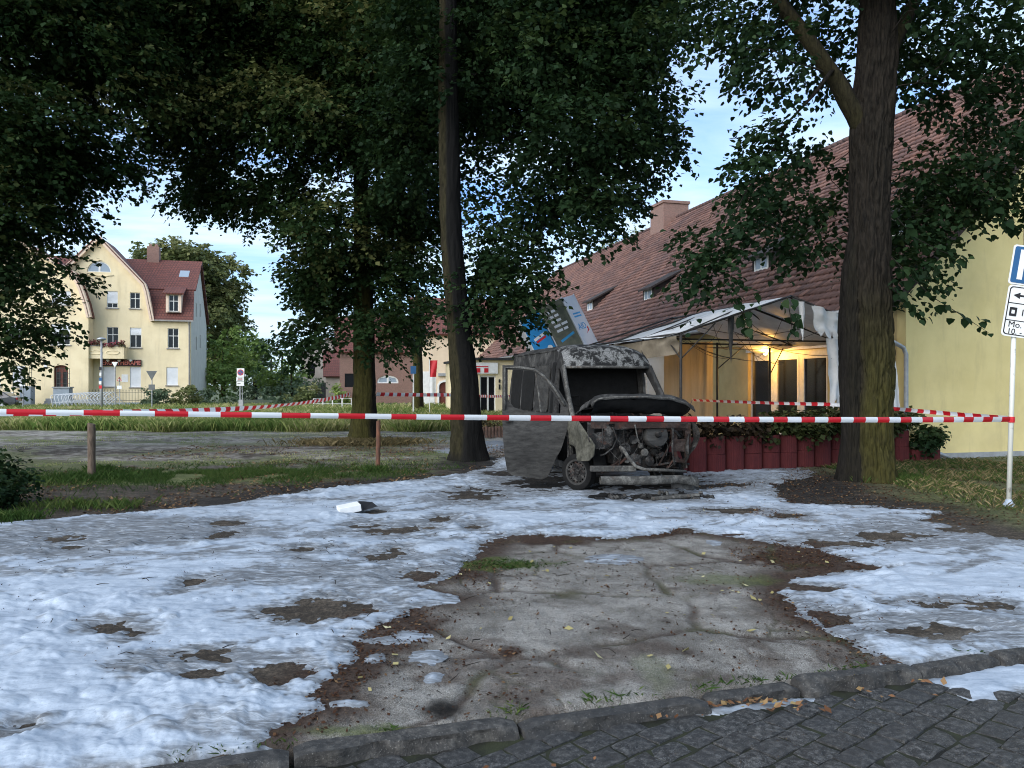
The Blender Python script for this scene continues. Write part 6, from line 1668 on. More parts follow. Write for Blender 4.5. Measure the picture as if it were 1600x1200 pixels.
m_vrust = burnt('burnt_rust', (0.00816, 0.00612, 0.00544), (0.0306, 0.01836, 0.01428), (0.0952, 0.0748, 0.0646), (0.0612, 0.02584, 0.017), .5, .7, 4.0, rustlo=.5)
m_soot = simple('soot_black', (0.0068, 0.0068, 0.0068), (0.00272, 0.00272, 0.00272), 8, .95, .4)

van = thing('burnt_van', 'burnt-out high-roofed van with open door and exposed engine', 'van', (2.291, 13.192, 0.0), R(14))
HZ = [.25, .6, 1.1, 1.5, 1.9, 2.3, 2.6]; HWs = [.93, .97, .985, .97, .94, .895, .84]
def hw(z): return float(np.interp(z, HZ, HWs))
def nz3(a, b_, s): return float(fbm(np.array(a), np.array(b_), o=3, seed=s))
ROOF_Z = 2.58
def arc(cy, cz, r, a0, a1, n): return [(cy + r * math.cos(a), cz + r * math.sin(a)) for a in np.linspace(a0, a1, n)]
rear_arch = arc(4.55, .36, .44, math.pi - .2, .2, 9)
outl = [(1.18, .34), (4.0, .28)] + rear_arch + [(5.85, .30), (5.9, 1.5), (5.82, ROOF_Z), (2.40, ROOF_Z), (2.02, 2.50), (1.86, 2.38), (1.78, 2.25), (1.42, 1.80), (1.02, 1.33), (1.05, 1.20), (1.16, .9)]
hole_open = [(1.26, .44), (2.16, .44), (2.16, 2.22), (1.98, 2.22), (1.58, 1.82), (1.22, 1.36)]
hole_win = [(1.32, 1.30), (2.12, 1.30), (2.12, 2.14), (1.98, 2.16), (1.58, 1.76)]
def side_fn(sgn):
    def fn(u, v, d):
        x = hw(v) - d
        # ribs, sliding-door joint, belt line
        for (c, w, a) in ((2.30, .03, -.03), (3.60, .02, -.025), (2.42, .05, .012), (4.9, .02, -.02)): x += a * math.exp(-((u - c) / w) ** 2)
        if 2.5 < u < 3.5 and 1.35 < v < 2.25: x -= .022
        if 3.7 < u < 4.8 and 1.35 < v < 2.25: x -= .022
        x += .012 * math.exp(-((v - .75) / .03) ** 2) + .012 * math.exp(-((v - .62) / .03) ** 2) + .010 * nz3(u * 2, v * 2, 3) + .012 * math.sin(u * 7) * math.exp(-((v - 2.4) / .2) ** 2)
        return (sgn * x, u, v)
    return fn
MB().plate(outl, [hole_open], side_fn(-1), .05, .075).build('side_panel', m_vb, van, smooth=True, auto=35)
MB().plate(outl, [hole_win], side_fn(1), .05, .09).build('side_panel', m_vb, van, smooth=True, auto=35)
def side_patch(u0, u1, v0, v1, off, name, mat, r=.06):
    o = [(u0 + r, v0), (u1 - r, v0), (u1, v0 + r), (u1, v1 - r), (u1 - r, v1), (u0 + r, v1), (u0, v1 - r), (u0, v0 + r)]
    MB().plate(o, [], lambda u, v, d: (-(hw(v) + off + .012 * nz3(u * 2, v * 2, 3) - d), u, v), .02, .1).build(name, mat, van, smooth=True, auto=40)
side_patch(2.62, 3.50, 1.35, 2.30, .012, 'side_recess', m_vd)
side_patch(3.72, 4.70, 1.35, 2.30, .010, 'side_recess', m_soot)
side_patch(2.28, 2.46, 1.20, 2.35, .010, 'side_recess', m_soot, .03)
side_patch(4.82, 5.70, 1.35, 2.30, .010, 'side_recess', m_soot)
# roof: domed cap over the windscreen, then ribbed roof
rows = [(1.80, 2.25, .0), (1.88, 2.34, .0), (2.02, 2.44, .0), (2.28, 2.49, 0), (2.55, ROOF_Z, 0)]
def roof_fn(u, v):
    s = 2 * u - 1
    if v < .45:
        k = v / .45
        ye = np.interp(k, [0, .25, .5, .75, 1], [1.78, 1.86, 2.02, 2.40, 2.55]); ze = np.interp(k, [0, .25, .5, .75, 1], [2.25, 2.38, 2.50, ROOF_Z, ROOF_Z])
        yc = np.interp(k, [0, .15, .3, .5, .75, 1], [1.66, 1.70, 1.78, 1.95, 2.25, 2.55]); zc = np.interp(k, [0, .15, .3, .5, .75, 1], [2.24, 2.40, 2.55, 2.65, 2.70, 2.72])
    else:
        k = (v - .45) / .55; ye = yc = 2.55 + 3.3 * k; ze = ROOF_Z; zc = 2.72
    w = abs(s) ** 5
    y = yc + (ye - yc) * abs(s) ** 3; z = zc + (ze - zc) * w
    x = s * (hw(ze) - .004)
    rib = .014 * math.sin(y * 6.28 / .45) if y > 2.7 and abs(s) < .85 else 0
    return (x, y, z + rib + .012 * nz3(x * 3, y * 3, 5))
cap = MB(); nu, nv = 36, 60
cap.grid(lambda u, v: roof_fn(u, v * .45), nu, 30); cap.build('roof_cap', m_vr, van, smooth=True)
rr_ = MB(); rr_.grid(lambda u, v: roof_fn(u, .45 + .55 * v), nu, 44); rr_.build('roof_panel', m_vb, van, smooth=True)
mb = MB(); mb.tube([(s * .845, 1.78 - .14 * (1 - s * s), 2.245) for s in np.linspace(-1, 1, 13)], .028, 8); mb.build('windscreen_header', m_vbar, van, smooth=True)
for sg in (-1, 1):
    mb = MB(); mb.tube([(sg * (hw(z) - .01 - .0), y, z) for (y, z) in ((1.79, 2.27), (1.62, 2.04), (1.42, 1.80), (1.2, 1.54), (1.0, 1.31), (.92, 1.1))], [.035, .04, .042, .045, .05, .05], 8); mb.build('windscreen_pillar', m_vbar if sg < 0 else m_vb, van, smooth=True)
    mb = MB(); mb.tube([(sg * .84, 2.45, 2.59), (sg * .84, 5.8, 2.59)], .02, 6); mb.build('drip_rail', m_vb, van)
MB().box(-.86, .86, 5.80, 5.86, .35, 2.66).build('rear_doors', m_soot, van)
MB().box(-.93, .93, 1.1, 5.8, .30, .36).build('floor', m_soot, van)
MB().plate([(-.90, .36), (.90, .36), (.90, 1.5), (.82, 2.5), (.4, 2.66), (-.4, 2.66), (-.82, 2.5), (-.90, 1.5)], [], lambda u, v, d: (u, 2.36 + d, v), .03).build('bulkhead', m_soot, van)
MB().plate([(-.88, .34), (.88, .34), (.90, 1.25), (-.90, 1.25)], [], lambda u, v, d: (u, .95 + d, v), .04).build('firewall', m_soot, van)
mb = MB(); mb.grid(lambda u, v: ((2 * u - 1) * .9, .93 + .42 * v, 1.22 + .10 * math.sin(v * 3) + .03 * nz3(u * 5, v * 5, 9)), 24, 8); mb.build('dashboard_remains', m_ve, van, smooth=True)
# seat frames
for x in (-.5, .1, .55):
    st = MB(); st.tube([(x - .22, 1.85, .5), (x - .22, 1.9, .85), (x - .2, 2.2, .9), (x - .18, 2.28, 1.5), (x + .18, 2.28, 1.5), (x + .2, 2.2, .9), (x + .22, 1.9, .85), (x + .22, 1.85, .5)], .02, 6)
    for z in (1.0, 1.15, 1.3): st.tube([(x - .19, 2.23, z), (x + .19, 2.23, z)], .008, 5)
    st.tube([(x - .1, 2.28, 1.5), (x - .1, 2.3, 1.68), (x + .1, 2.3, 1.68), (x + .1, 2.28, 1.5)], .012, 5)
    st.build('seat_frame', m_soot, van, smooth=True)
sw_ = MB(); sw_.tube([(.48 + .19 * math.cos(a), 1.38 + .07 * math.sin(a), 1.45 + .17 * math.sin(a)) for a in np.linspace(0, 6.283, 21)], .012, 6); sw_.tube([(.48, 1.2, 1.3), (.48, 1.38, 1.45)], .02, 6); sw_.build('steering_wheel', m_vrust, van, smooth=True)

# --- open front door, hinged at the pillar
dop = bpy.data.objects.new('open_door', None); dop.location = (-.985, 1.16, 0); dop.rotation_euler = (0, 0, R(75.5)); link(dop, van)
do = [(1.234, 2.27), (1.05, 2.27), (.635, 2.215), (.50, 2.14), (.40, 2.04), (.2, 1.83), (.03, 1.55), (.0, 1.25), (.10, .90), (.16, .72), (.30, .44), (.40, .22), (.50, .17), (1.05, .245), (1.14, .31), (1.19, .6), (1.22, .95), (1.234, 1.33)]
dwh = [(1.135, 2.185), (.90, 2.18), (.66, 2.15), (.56, 2.08), (.46, 1.975), (.29, 1.75), (.16, 1.53), (.17, 1.38), (.46, 1.385), (.80, 1.42), (1.02, 1.49), (1.11, 1.60), (1.135, 1.74)]
def door_fn(u, v, d):
    bulge = .05 * math.sin(min(1, max(0, (v - .2) / 1.2)) * math.pi)
    for c, a in ((.50, .014), (.58, .014), (.66, .014), (.95, -.012), (1.28, .016)): bulge += a * math.exp(-((v - c) / .018) ** 2)
    tumble = -.12 * max(0, v - 1.3)
    y = u; x = -(bulge + tumble + .012 * nz3(u * 3, v * 3, 12)) + d
    return (x, y, v)
MB().plate(do, [dwh], door_fn, .045, .055).build('door_panel', m_vd, dop, smooth=True, auto=40)
mb = MB(); mb.tube([(.03 + .12 * max(0, z - 1.3) , y, z) for (y, z) in ((.62, 2.15), (.57, 1.8), (.52, 1.40))], .018, 6); mb.build('window_strut', m_vbar, dop)
fr_ = MB(); fr_.tube([(-.012 + .12 * max(0, z - 1.3), y, z) for (y, z) in [(1.19, 1.45), (1.185, 2.22), (.90, 2.225), (.64, 2.185), (.45, 2.05), (.25, 1.80), (.08, 1.52)]], .024, 8); fr_.build('window_frame', m_vbar, dop, smooth=True)
MB().box(-.06, -.03, 1.05, 1.17, 1.22, 1.26).build('handle', m_ve, dop); MB().tube([(.03, .02, .5), (.03, .02, 1.2)], .02, 6).build('hinge', m_ve, dop)

# --- front fenders
fend = [(.10, .70), (.22, .60)] + arc(1.0, .36, .46, math.pi - .45, .62, 9)[:-1] + [(1.12, .75), (1.16, 1.0), (1.05, 1.30), (.85, 1.34), (.50, 1.24), (.22, 1.05), (.08, .88)]
def fender_fn(sgn, sd, crump):
    def fn(u, v, d):
        x = hw(v) + .015 - d - .16 * max(0, .55 - u) ** 1.3 + crump * (nz3(u * 2.5, v * 2.5, sd) - .2 * math.sin(v * 9) * (u < .7))
        x += .05 * math.exp(-((math.hypot(u - 1.0, v - .36) - .50) / .06) ** 2)
        return (sgn * x, u, v)
    return fn
MB().plate(fend, [], fender_fn(-1, 4, .07), .02, .05).build('fender', m_vf, van, smooth=True)
MB().plate(fend, [], fender_fn(1, 6, .12), .02, .05).build('fender', m_vb, van, smooth=True)
mb = MB(); mb.grid(lambda u, v: (.93 + .10 * math.sin(v * 5) + .05 * nz3(u * 4, v * 4, 7), .02 + .25 * u + .05 * v, .45 + .85 * (1 - v) - .05 * u), 8, 20); mb.build('hanging_fender_strip', m_ve, van, smooth=True)
for sg in (-1, 1):
    mb = MB(); mb.tube([(sg * .60, 1.0 + .42 * math.cos(a), .36 + .46 * math.sin(a)) for a in np.linspace(0, math.pi, 12)], .12, 8); mb.build('wheel_arch_liner', m_soot, van)

# --- wheels: steel rims, tyres burnt down to wire
def wheel(x, y, z, sg):
    w = bpy.data.objects.new('wheel', None); w.location = (x, y, z); w.rotation_euler = (0, R(90) * sg, R(36) if y < 2 else 0); link(w, van)
    MB().lathe([(.235, -.09), (.29, -.10), (.325, -.075), (.33, 0), (.325, .075), (.29, .10), (.235, .09), (.235, -.09)], 36, cap=False).build('tyre', m_soot, w, smooth=True, auto=50)
    rim = MB(); rim.lathe([(.20, -.08), (.235, -.088), (.24, -.07), (.215, -.05), (.215, .05), (.24, .07), (.235, .088), (.20, .08), (.20, -.08)], 36, cap=False); rim.build('rim', m_vd, w, smooth=True, auto=40)
    disc = [(.215 * math.cos(a), .215 * math.sin(a)) for a in np.linspace(0, 2 * math.pi, 40, endpoint=False)]
    hs = []
    for i in range(16):
        a = 2 * math.pi * i / 16; cx_, cy_ = .178 * math.cos(a), .178 * math.sin(a)
        hs.append([(cx_ + .018 * math.cos(q), cy_ + .018 * math.sin(q)) for q in np.linspace(0, 2 * math.pi, 8, endpoint=False)])
    hs.append([(.035 * math.cos(q), .035 * math.sin(q)) for q in np.linspace(0, 2 * math.pi, 12, endpoint=False)])
    MB().plate(disc, hs, lambda u, v, d: (u, v, .045 - .25 * max(0, .13 - math.hypot(u, v)) + d), .012, .04).build('wheel_disc', m_ve, w, smooth=True, auto=40)
    MB().lathe([(.05, -.02), (.05, .05), (.03, .06)], 12).build('hub', m_ve, w)
    for i in range(6): MB().lathe([(.011, 0), (.011, .05)], 6, Matrix.Translation((.085 * math.cos(i * 1.047), .085 * math.sin(i * 1.047), .01))).build('bolt', m_ve, w)
wheel(-.86, 1.0, .325, -1); wheel(.86, 1.0, .325, 1); wheel(-.86, 4.55, .325, -1); wheel(.86, 4.55, .325, 1)

# --- bonnet, sprung open and buckled
def bonnet(u, v):
    x = -.96 + 1.95 * u
    zf = np.interp(u, [0, .03, .10, .45, .7, .9, 1], [1.60, 1.71, 1.75, 1.78, 1.75, 1.66, 1.55])
    zb = 1.50 + .05 * math.sin(u * 3.14) - .10 * (u < .04)
    y = .06 + .86 * v - .16 * math.sin(u * math.pi) * (1 - v) + .05 * (u - .5)
    z = zf + (zb - zf) * v ** 1.2 + .03 * nz3(u * 4, v * 3, 21) + .03 * math.sin(u * 9) * math.sin(v * 3.14)
    if v < .10: z -= .085 * (1 - v / .10)
    return (x, y, z)
bo = MB(); bo.grid(bonnet, 44, 22)
bob = bo.build('bonnet', m_vb, van, smooth=True); sm = bob.modifiers.new('thick', 'SOLIDIFY'); sm.thickness = .022
mb = MB(); mb.grid(lambda u, v: tuple(Vector(bonnet(.04 + .92 * u, .06 + .9 * v)) - Vector((0, 0, .05 + .20 * math.sin(v * 3.14) ** .6 * (1 + .5 * nz3(u * 5, v * 3, 51)) + .04 * abs(nz3(u * 14, v * 9, 52))))), 40, 16); mb.build('bonnet_shade_sheet', m_soot, van, smooth=True)  # dark sheet added to fill the gap under the bonnet with shade
mb = MB(); mb.tube([tuple(Vector(bonnet(u, .02)) + Vector((0, -.005, .0))) for u in np.linspace(.02, .98, 26)], .016, 6); mb.build('bonnet_lip', m_vbar, van, smooth=True)
mb = MB()
for a in ((.15, .85), (.5, .15), (.85, .15)): mb.tube([tuple(Vector(bonnet(a[0] + (a[1] - a[0]) * q * .35, .1 + .75 * q)) - Vector((0, 0, .05))) for q in np.linspace(0, 1, 8)], .022, 6)
mb.build('bonnet_bracing', m_ve, van)
mb = MB(); mb.grid(lambda u, v: (.86 + .14 * u - .15 * v, -.02 + .25 * u, 1.60 - .28 * v + .05 * u * (1 - v)), 6, 8); mb.build('bonnet_corner', m_vb, van, smooth=True)

# --- the exposed front
MB().plate([(-.92, 1.16), (.92, 1.13), (.95, 1.24), (-.92, 1.27)], [[(-.62, 1.18), (-.50, 1.18), (-.50, 1.24), (-.62, 1.24)]], lambda u, v, d: (u, .16 + .06 * (1 - (u / .9) ** 2) * -1 + d + .015 * nz3(u * 6, v * 6, 31), v), .05, .05).build('lock_carrier', m_vrust, van, smooth=True, auto=40)
MB().plate([(-.96, 1.26), (-.62, 1.22), (-.50, 1.05), (-.56, .86), (-.70, .80), (-.90, .82), (-.97, 1.0)], [[(-.86, 1.08), (-.70, 1.10), (-.68, 1.18), (-.86, 1.19)]], lambda u, v, d: (u, .12 + .25 * max(0, -.62 - u) + d + .03 * nz3(u * 5, v * 5, 33), v), .04, .05).build('headlight_housing', m_ve, van, smooth=True, auto=40)
MB().plate([(.55, 1.2), (.95, 1.18), (.98, .75), (.86, .52), (.62, .55), (.58, .9)], [[(.66, .74), (.84, .72), (.86, .60), (.70, .60)], [(.68, .95), (.85, .95), (.85, 1.1), (.68, 1.1)]], lambda u, v, d: (u, .16 + .2 * max(0, u - .7) + d + .05 * nz3(u * 6, v * 6, 35), v), .04, .05).build('headlight_housing', m_vrust, van, smooth=True, auto=40)
mb = MB(); mb.tube([(-.55, .12, 1.18), (-.48, .1, .98), (-.56, .1, .82), (-.70, .1, .72), (-.78, .1, .70)], .015, 6); mb.build('carrier_strut', m_ve, van, smooth=True)
MB().tube([(.58, .12, 1.15), (.55, .10, .8), (.60, .12, .5)], .018, 6).build('carrier_strut', m_ve, van, smooth=True)
MB().lathe([(.02, -.10), (.20, -.09), (.225, -.04), (.225, .05), (.2, .09), (.02, .10)], 30, Matrix.Translation((.29, .24, 1.02)) @ Matrix.Rotation(R(82), 4, 'X')).build('brake_booster', m_vd, van, smooth=True, auto=35)
MB().lathe([(.012, .1), (.05, .1), (.05, .16), (.03, .2)], 12, Matrix.Translation((.29, .24, 1.02)) @ Matrix.Rotation(R(82), 4, 'X')).build('booster_hub', m_ve, van)
eng = MB(); eng.cbox((-.12, .62, .78), (.62, .5, .55), (.05, .02, .03)); eng.cbox((-.15, .58, 1.08), (.46, .42, .12), (.05, .04, 0)); eng.cbox((.15, .5, .55), (.28, .3, .3), (.1, .2, .1)); eng.build('engine_block', m_ve, van, bevel=.03)
for (x, z, r, y) in ((-.10, .95, .085, .30), (-.26, .80, .10, .30), (-.08, .58, .125, .30), (.10, .72, .07, .28), (-.24, .60, .06, .27), (.20, .56, .09, .3), (.02, .84, .05, .27)):
    pu = MB(); M_ = Matrix.Translation((x, y, z)) @ Matrix.Rotation(R(90), 4, 'X'); pu.lathe([(.015, -.04), (r * .55, -.035), (r * .6, -.01), (r * .92, -.005), (r, .01), (r * .9, .02), (r, .03), (r * .9, .045), (.02, .05)], 22, M_); pu.build('pulley', m_ve if r > .07 else m_vbar, van, smooth=True, auto=30)
rs = np.random.RandomState(12)
for i in range(46):
    x = rs.uniform(-.55, .82); y = rs.uniform(.2, .75); z = rs.uniform(.42, 1.2); s = rs.uniform(.03, .12, 3)
    mb = MB()
    k = i % 3
    if k == 0: mb.cbox((x, y, z), s, tuple(rs.uniform(-.6, .6, 3)))
    elif k == 1: mb.lathe([(s[0] * .2, -s[1]), (s[0] * .6, -s[1]), (s[0] * .7, 0), (s[0] * .5, s[1]), (s[0] * .1, s[1])], 12, Matrix.Translation((x, y, z)) @ Matrix.Rotation(rs.uniform(0, 3), 4, 'X') @ Matrix.Rotation(rs.uniform(0, 1), 4, 'Y'))
    else:
        p0 = Vector((x, y, z)); pts = [p0 + Vector(rs.normal(0, .11, 3)) * q for q in range(5)]
        pts = [Vector((max(-.75, min(.9, p.x)), max(.14, min(.85, p.y)), max(.4, min(1.22, p.z)))) for p in pts]
        mb.tube(pts, rs.uniform(.012, .03), 7)
    mb.build('engine_part' if k < 2 else 'hose', (m_ve, m_ve, m_ve, m_vrust, m_vd)[rs.randint(5)], van, smooth=(k > 0), bevel=.008 if k == 0 else 0)
for i in range(26):
    x = rs.uniform(-.7, .9); z = rs.uniform(.9, 1.35); y = rs.uniform(.12, .5)
    pts = [Vector((x, y, z))]
    for q in range(5): pts.append(pts[-1] + Vector((rs.normal(0, .05), rs.normal(0, .03), -rs.uniform(.03, .14))))
    MB().tube(pts, .006, 5).build('wire', m_vd if i % 3 == 0 else m_ve, van)
mb = MB(); mb.tube([(-.15, .10, 1.22), (-.10, .12, 1.02), (-.06, .14, .9)], .012, 6); mb.tube([(-.62, .14, 1.18), (-.4, .2, .92), (-.35, .25, .86)], .014, 6); mb.build('stay_rod', m_vbar, van)
# beams at the bottom
MB().cbox((-.55, .10, .47), (.82, .07, .10), (0, R(1), R(-3))).build('crash_beam', m_vbar, van, bevel=.015)
mb = MB(); mb.tube([(-.42, .12, .84), (-.38, .06, .80), (-.30, .02, .66), (-.20, -.02, .52), (-.05, -.05, .46), (.3, -.07, .44), (.75, -.02, .40)], [.028, .032, .032, .03, .028, .028, .024], 10); mb.build('bent_pipe', m_vbar, van, smooth=True)
def beam(u, v):
    x = -.88 + 1.85 * u; a = v * 2 * math.pi
    droop = -.16 * max(0, u - .72) / .28 * max(0, u - .72) * 2
    z = .31 + .075 * math.sin(a) - .03 * u + droop + .012 * nz3(u * 14, v * 3, 41); y = -.16 + .05 * math.cos(a) - .10 * math.sin(u * math.pi) + .12 * u * u
    return (x, y, z)
mb = MB(); mb.grid(beam, 50, 15); mb.build('bumper_beam', m_vbar, van, smooth=True)
mb = MB(); mb.grid(lambda u, v: (.45 + .65 * u, -.05 + .25 * u * u - .03 * v, .34 - .22 * v - .06 * u + .04 * nz3(u * 5, v * 4, 43)), 20, 10); mb.build('bumper_end', m_vb, van, smooth=True)
# charred scraps on the ground before it
scr = np.random.RandomState(22)
for i in range(34):
    x = scr.uniform(-.95, 1.05); y = scr.uniform(-.55, .15); s = scr.uniform(.05, .22)
    mb = MB(); sd = i
    mb.grid(lambda u, v: (x + s * (u - .5), y + s * .6 * (v - .5), .03 + .05 * abs(nz3(u * 3 + sd, v * 3, sd)) + .04 * (.25 - (u - .5) ** 2) - .05 * (max(abs(u - .5), abs(v - .5)) > .45)), 7, 6)
    o = mb.build('charred_scrap', (m_ve, m_soot, m_vbar, m_ve)[i % 4], None, smooth=True)
    M_ = Matrix.Translation((2.291, 13.192, 0)) @ Matrix.Rotation(R(14), 4, 'Z'); o.matrix_world = M_
    tag(o, 'pale ash-coated scrap lying under the hanging bumper beam' if i % 4 == 2 else 'black charred scrap lying in front of the burnt van', 'scrap', 'ashy scraps before the van' if i % 4 == 2 else 'charred scraps before the van')
o = MB().cbox((0, 0, .035), (.85, .10, .05), (0, R(-2), R(4))).build('fallen_trim', m_vbar, None, bevel=.012); o.location = (2.72, 12.78, .01); o.rotation_euler = (0, 0, R(11)); tag(o, 'long pale trim strip lying under the bumper beam', 'trim')
# ================================================================== barrier tapes
m_tape, t, b = new_mat('barrier_tape')
a_ = nd(t, 'ShaderNodeAttribute', attribute_name='run'); s_ = nd(t, 'ShaderNodeSeparateColor'); t.links.new(a_.outputs['Color'], s_.inputs[0])
f = mth(t, 'GREATER_THAN', mth(t, 'FRACT', mth(t, 'MULTIPLY', s_.outputs[0], 100.0)), .5)
t.links.new(mixc(t, f, (.80, .81, .82), (.62, .012, .022)), b.inputs['Base Color']); b.inputs['Roughness'].default_value = .4
tr_ = nd(t, 'ShaderNodeBsdfTranslucent'); t.links.new(mixc(t, f, (.80, .81, .82), (.62, .012, .022)), tr_.inputs[0]); mx = nd(t, 'ShaderNodeMixShader'); mx.inputs[0].default_value = .25
t.links.new(b.outputs[0], mx.inputs[1]); t.links.new(tr_.outputs[0], mx.inputs[2]); t.links.new(mx.outputs[0], t.nodes['Material Output'].inputs['Surface'])
def tape(label, pts, sag, seed, width=(.078, .078), period=.5, twist=.25, spans=None, ph=0.0):
    pts = [np.array(p, float) for p in pts]; Pp = []; run = []; L = ph
    for a, b_ in zip(pts, pts[1:]):
        l = np.linalg.norm(b_ - a); n = max(8, int(l / .06))
        for i in range(n):
            q = i / n; p = a + (b_ - a) * q; p[2] -= sag * l * l * 4 * q * (1 - q) / 100.0; Pp.append(p); run.append(L + l * q)
        L += l
    Pp.append(pts[-1]); run.append(L)
    Pp = np.array(Pp); run = np.array(run); m = len(Pp)
    d = np.gradient(Pp, axis=0); d /= np.linalg.norm(d, axis=1, keepdims=True)
    s = np.cross(d, [0, 0, 1]); s /= np.linalg.norm(s, axis=1, keepdims=True)
    tw = twist * 3.0 * fbm(run * .25, run * 0 + seed, o=2, seed=seed)
    up = np.array([[0, 0, 1.0]]) * np.cos(tw)[:, None] + s * np.sin(tw)[:, None]
    nr = np.cross(d, up)
    cols = []
    for k, o in enumerate(np.linspace(-.5, .5, 5)):
        cols.append(Pp + up * (o * np.interp(run, [run[0], run[-1]], width))[:, None] + nr * (.010 * math.cos(o * 3.1) + .006 * vn(run * 3, run * 0 + k * .4, seed=seed))[:, None])
    V = np.stack(cols, 1).reshape(-1, 3)
    i = np.arange(m - 1)[:, None] * 5 + np.arange(4)[None]
    F = np.stack([i, i + 1, i + 6, i + 5], 2).reshape(-1, 4)
    c = np.repeat((run / period / 100.0)[:, None], 5, 1).ravel()
    o = np_mesh('barrier_tape', V, F, m_tape, attrs={'run': np.stack([c, c, c, np.ones_like(c)], 1)}, smooth=True)
    tag(o, label, 'tape'); return o
POLE = np.array([*G0(1576, 790), 0.0])
pz = EYE - 55 * POLE[1] / 1200
STK = np.array([-4.75, 5.15, 0])
tape('taut red and white tape from the parking sign pole across the whole driveway', [(STK[0], STK[1], 1.755), (POLE[0] - .02, POLE[1] - .05, pz)], .015, 3, width=(.036, .085), twist=.16, ph=.11)
tape('red and white tape running to the mossy linden across the meadow', [(STK[0] - .03, STK[1] + .05, 1.74), (bA[0] - .42, bA[1] - .1, 1.58)], .05, 5, width=(.06, .12), twist=.35)
tape('red and white tape running from the mossy linden to the shop front', [(bA[0] + .42, bA[1], 1.58), tuple(P(700, 617, 30)), tuple(P(757, 619, 37)), tuple(P(800, 619, 43))], .03, 7, width=(.13, .13), twist=.2)
tape('red and white tape passing behind the forked linden to the terrace', [(POLE[0] + .02, POLE[1] + .06, pz + .01), tuple(P(1400, 639, 16.1)), tuple(P(1300, 632, 16.7)), tuple(P(1082, 625, 24.5))], .02, 9, twist=.30)
# stake outside the frame that holds two tapes
st = thing('tape_stake', 'slim steel stake holding the ends of two tapes', 'stake', STK, 0)
MB().tube([(0, 0, -.1), (0, 0, 1.8)], .016, 8).build('rod', m_dark, st); MB().lathe([(.001, 1.84), (.02, 1.82), (.016, 1.8)], 8).build('tip', m_red, st)

# ================================================================== posts and signs
def post(name, label, px, py, top, wid, mat, lean, seed):
    x, y = G0(px, py); h = EYE + (600 - top) * y / 1200.0
    rs = np.random.RandomState(seed); n = 14; m = 16; mb = MB(); V = []
    for i in range(m):
        for j in range(n):
            a = 2 * math.pi * j / n; r = wid / 2 * (1 + .08 * nz3(math.cos(a) * 2 + seed, i * .25, seed) + (.0 if i < m - 1 else -.06))
            V.append((r * math.cos(a) + lean * i / m, r * math.sin(a), -.15 + (h + .15) * i / (m - 1) + (.015 * math.cos(a * 1 + seed) if i == m - 1 else 0)))
    Fs = [(i * n + j, i * n + (j + 1) % n, (i + 1) * n + (j + 1) % n, (i + 1) * n + j) for i in range(m - 1) for j in range(n)] + [tuple(range((m - 1) * n, m * n))]
    mb.add(V, Fs); o = mb.build(name, mat, None, smooth=True, auto=50); o.location = (x, y, 0); tag(o, label, 'post'); return o
post('wooden_post', 'grey weathered wooden post standing in the green grass strip', 143, 746, 662, .15, m_wood, 0, 3)
post('wooden_post', 'thin reddish wooden post beside the mossy linden', 590, 734, 657, .10, m_rustpost, .02, 6)

ps = thing('parking_sign', 'white chipped pole with blue parking sign and hours plate', 'sign', (POLE[0], POLE[1], 0), 0, rot=(0, R(1.6), R(-6)))
MB().tube([(0, 0, -.1), (0, 0, 4.1)], .036, 14).build('pole', m_signpole, ps, smooth=True)
sp_ = bpy.data.objects.new('sign_panel', None); sp_.location = (.15, -.055, 3.02); sp_.rotation_euler = (0, R(7.5), 0); link(sp_, ps)
def rrect(x0, x1, z0, z1, r, n=5):
    o = []
    for (cx_, cz_, a0) in ((x1 - r, z1 - r, 0), (x0 + r, z1 - r, 90), (x0 + r, z0 + r, 180), (x1 - r, z0 + r, 270)):
        o += [(cx_ + r * math.cos(R(a0 + 90 * i / n)), cz_ + r * math.sin(R(a0 + 90 * i / n))) for i in range(n + 1)]
    return o
def flat(y): return lambda u, v, d: (u, y + d, v)
MB().plate(rrect(-.35, .27, .44, 1.06, .04), [], flat(-.004), .006).build('parking_plate_edge', m_signwhite, sp_)
MB().plate(rrect(-.325, .245, .465, 1.035, .03), [], flat(-.010), .004).build('parking_plate', m_blue, sp_)
mb = MB(); mb.plate([(-.24, .52), (-.16, .52), (-.16, .70), (-.02, .70), (.08, .74), (.125, .81), (.125, .88), (.08, .95), (-.02, .99), (-.24, .99)], [[(-.16, .78), (-.03, .78), (.015, .81), (.035, .85), (.015, .89), (-.03, .915), (-.16, .915)]], flat(-.014), .003); mb.build('letter_p', m_signwhite, sp_)
MB().plate(rrect(-.33, .33, -.38, .43, .06), [], flat(-.006), .006).build('hours_plate', m_signwhite, sp_)
MB().plate(rrect(-.305, .305, -.355, .405, .05), [rrect(-.29, .29, -.34, .39, .045)], flat(-.010), .003).build('plate_border', m_black, sp_)
for z in (.145, -.125): MB().box(-.29, .29, -.010, -.0065, z - .007, z + .007).build('rule_line', m_black, sp_)
MB().plate([(-.24, .27), (-.14, .32), (-.14, .285), (.22, .285), (.22, .255), (-.14, .255), (-.14, .22)], [], flat(-.010), .003).build('arrow', m_black, sp_)
MB().plate(rrect(-.26, -.15, -.06, .08, .01), [[(-.23, -.02), (-.18, -.02), (-.18, .04), (-.23, .04)]], flat(-.010), .003).build('disc_symbol', m_black, sp_)
text_mesh('1 Std.', .15, m_black, sp_, 'lettering', (-.10, -.012, .005), align='LEFT', depth=.001)
text_mesh('Mo. - Fr.', .135, m_black, sp_, 'lettering', (-.25, -.012, -.19), align='LEFT', depth=.001)
text_mesh('10. - 18 h', .125, m_black, sp_, 'lettering', (-.25, -.012, -.30), align='LEFT', depth=.001)
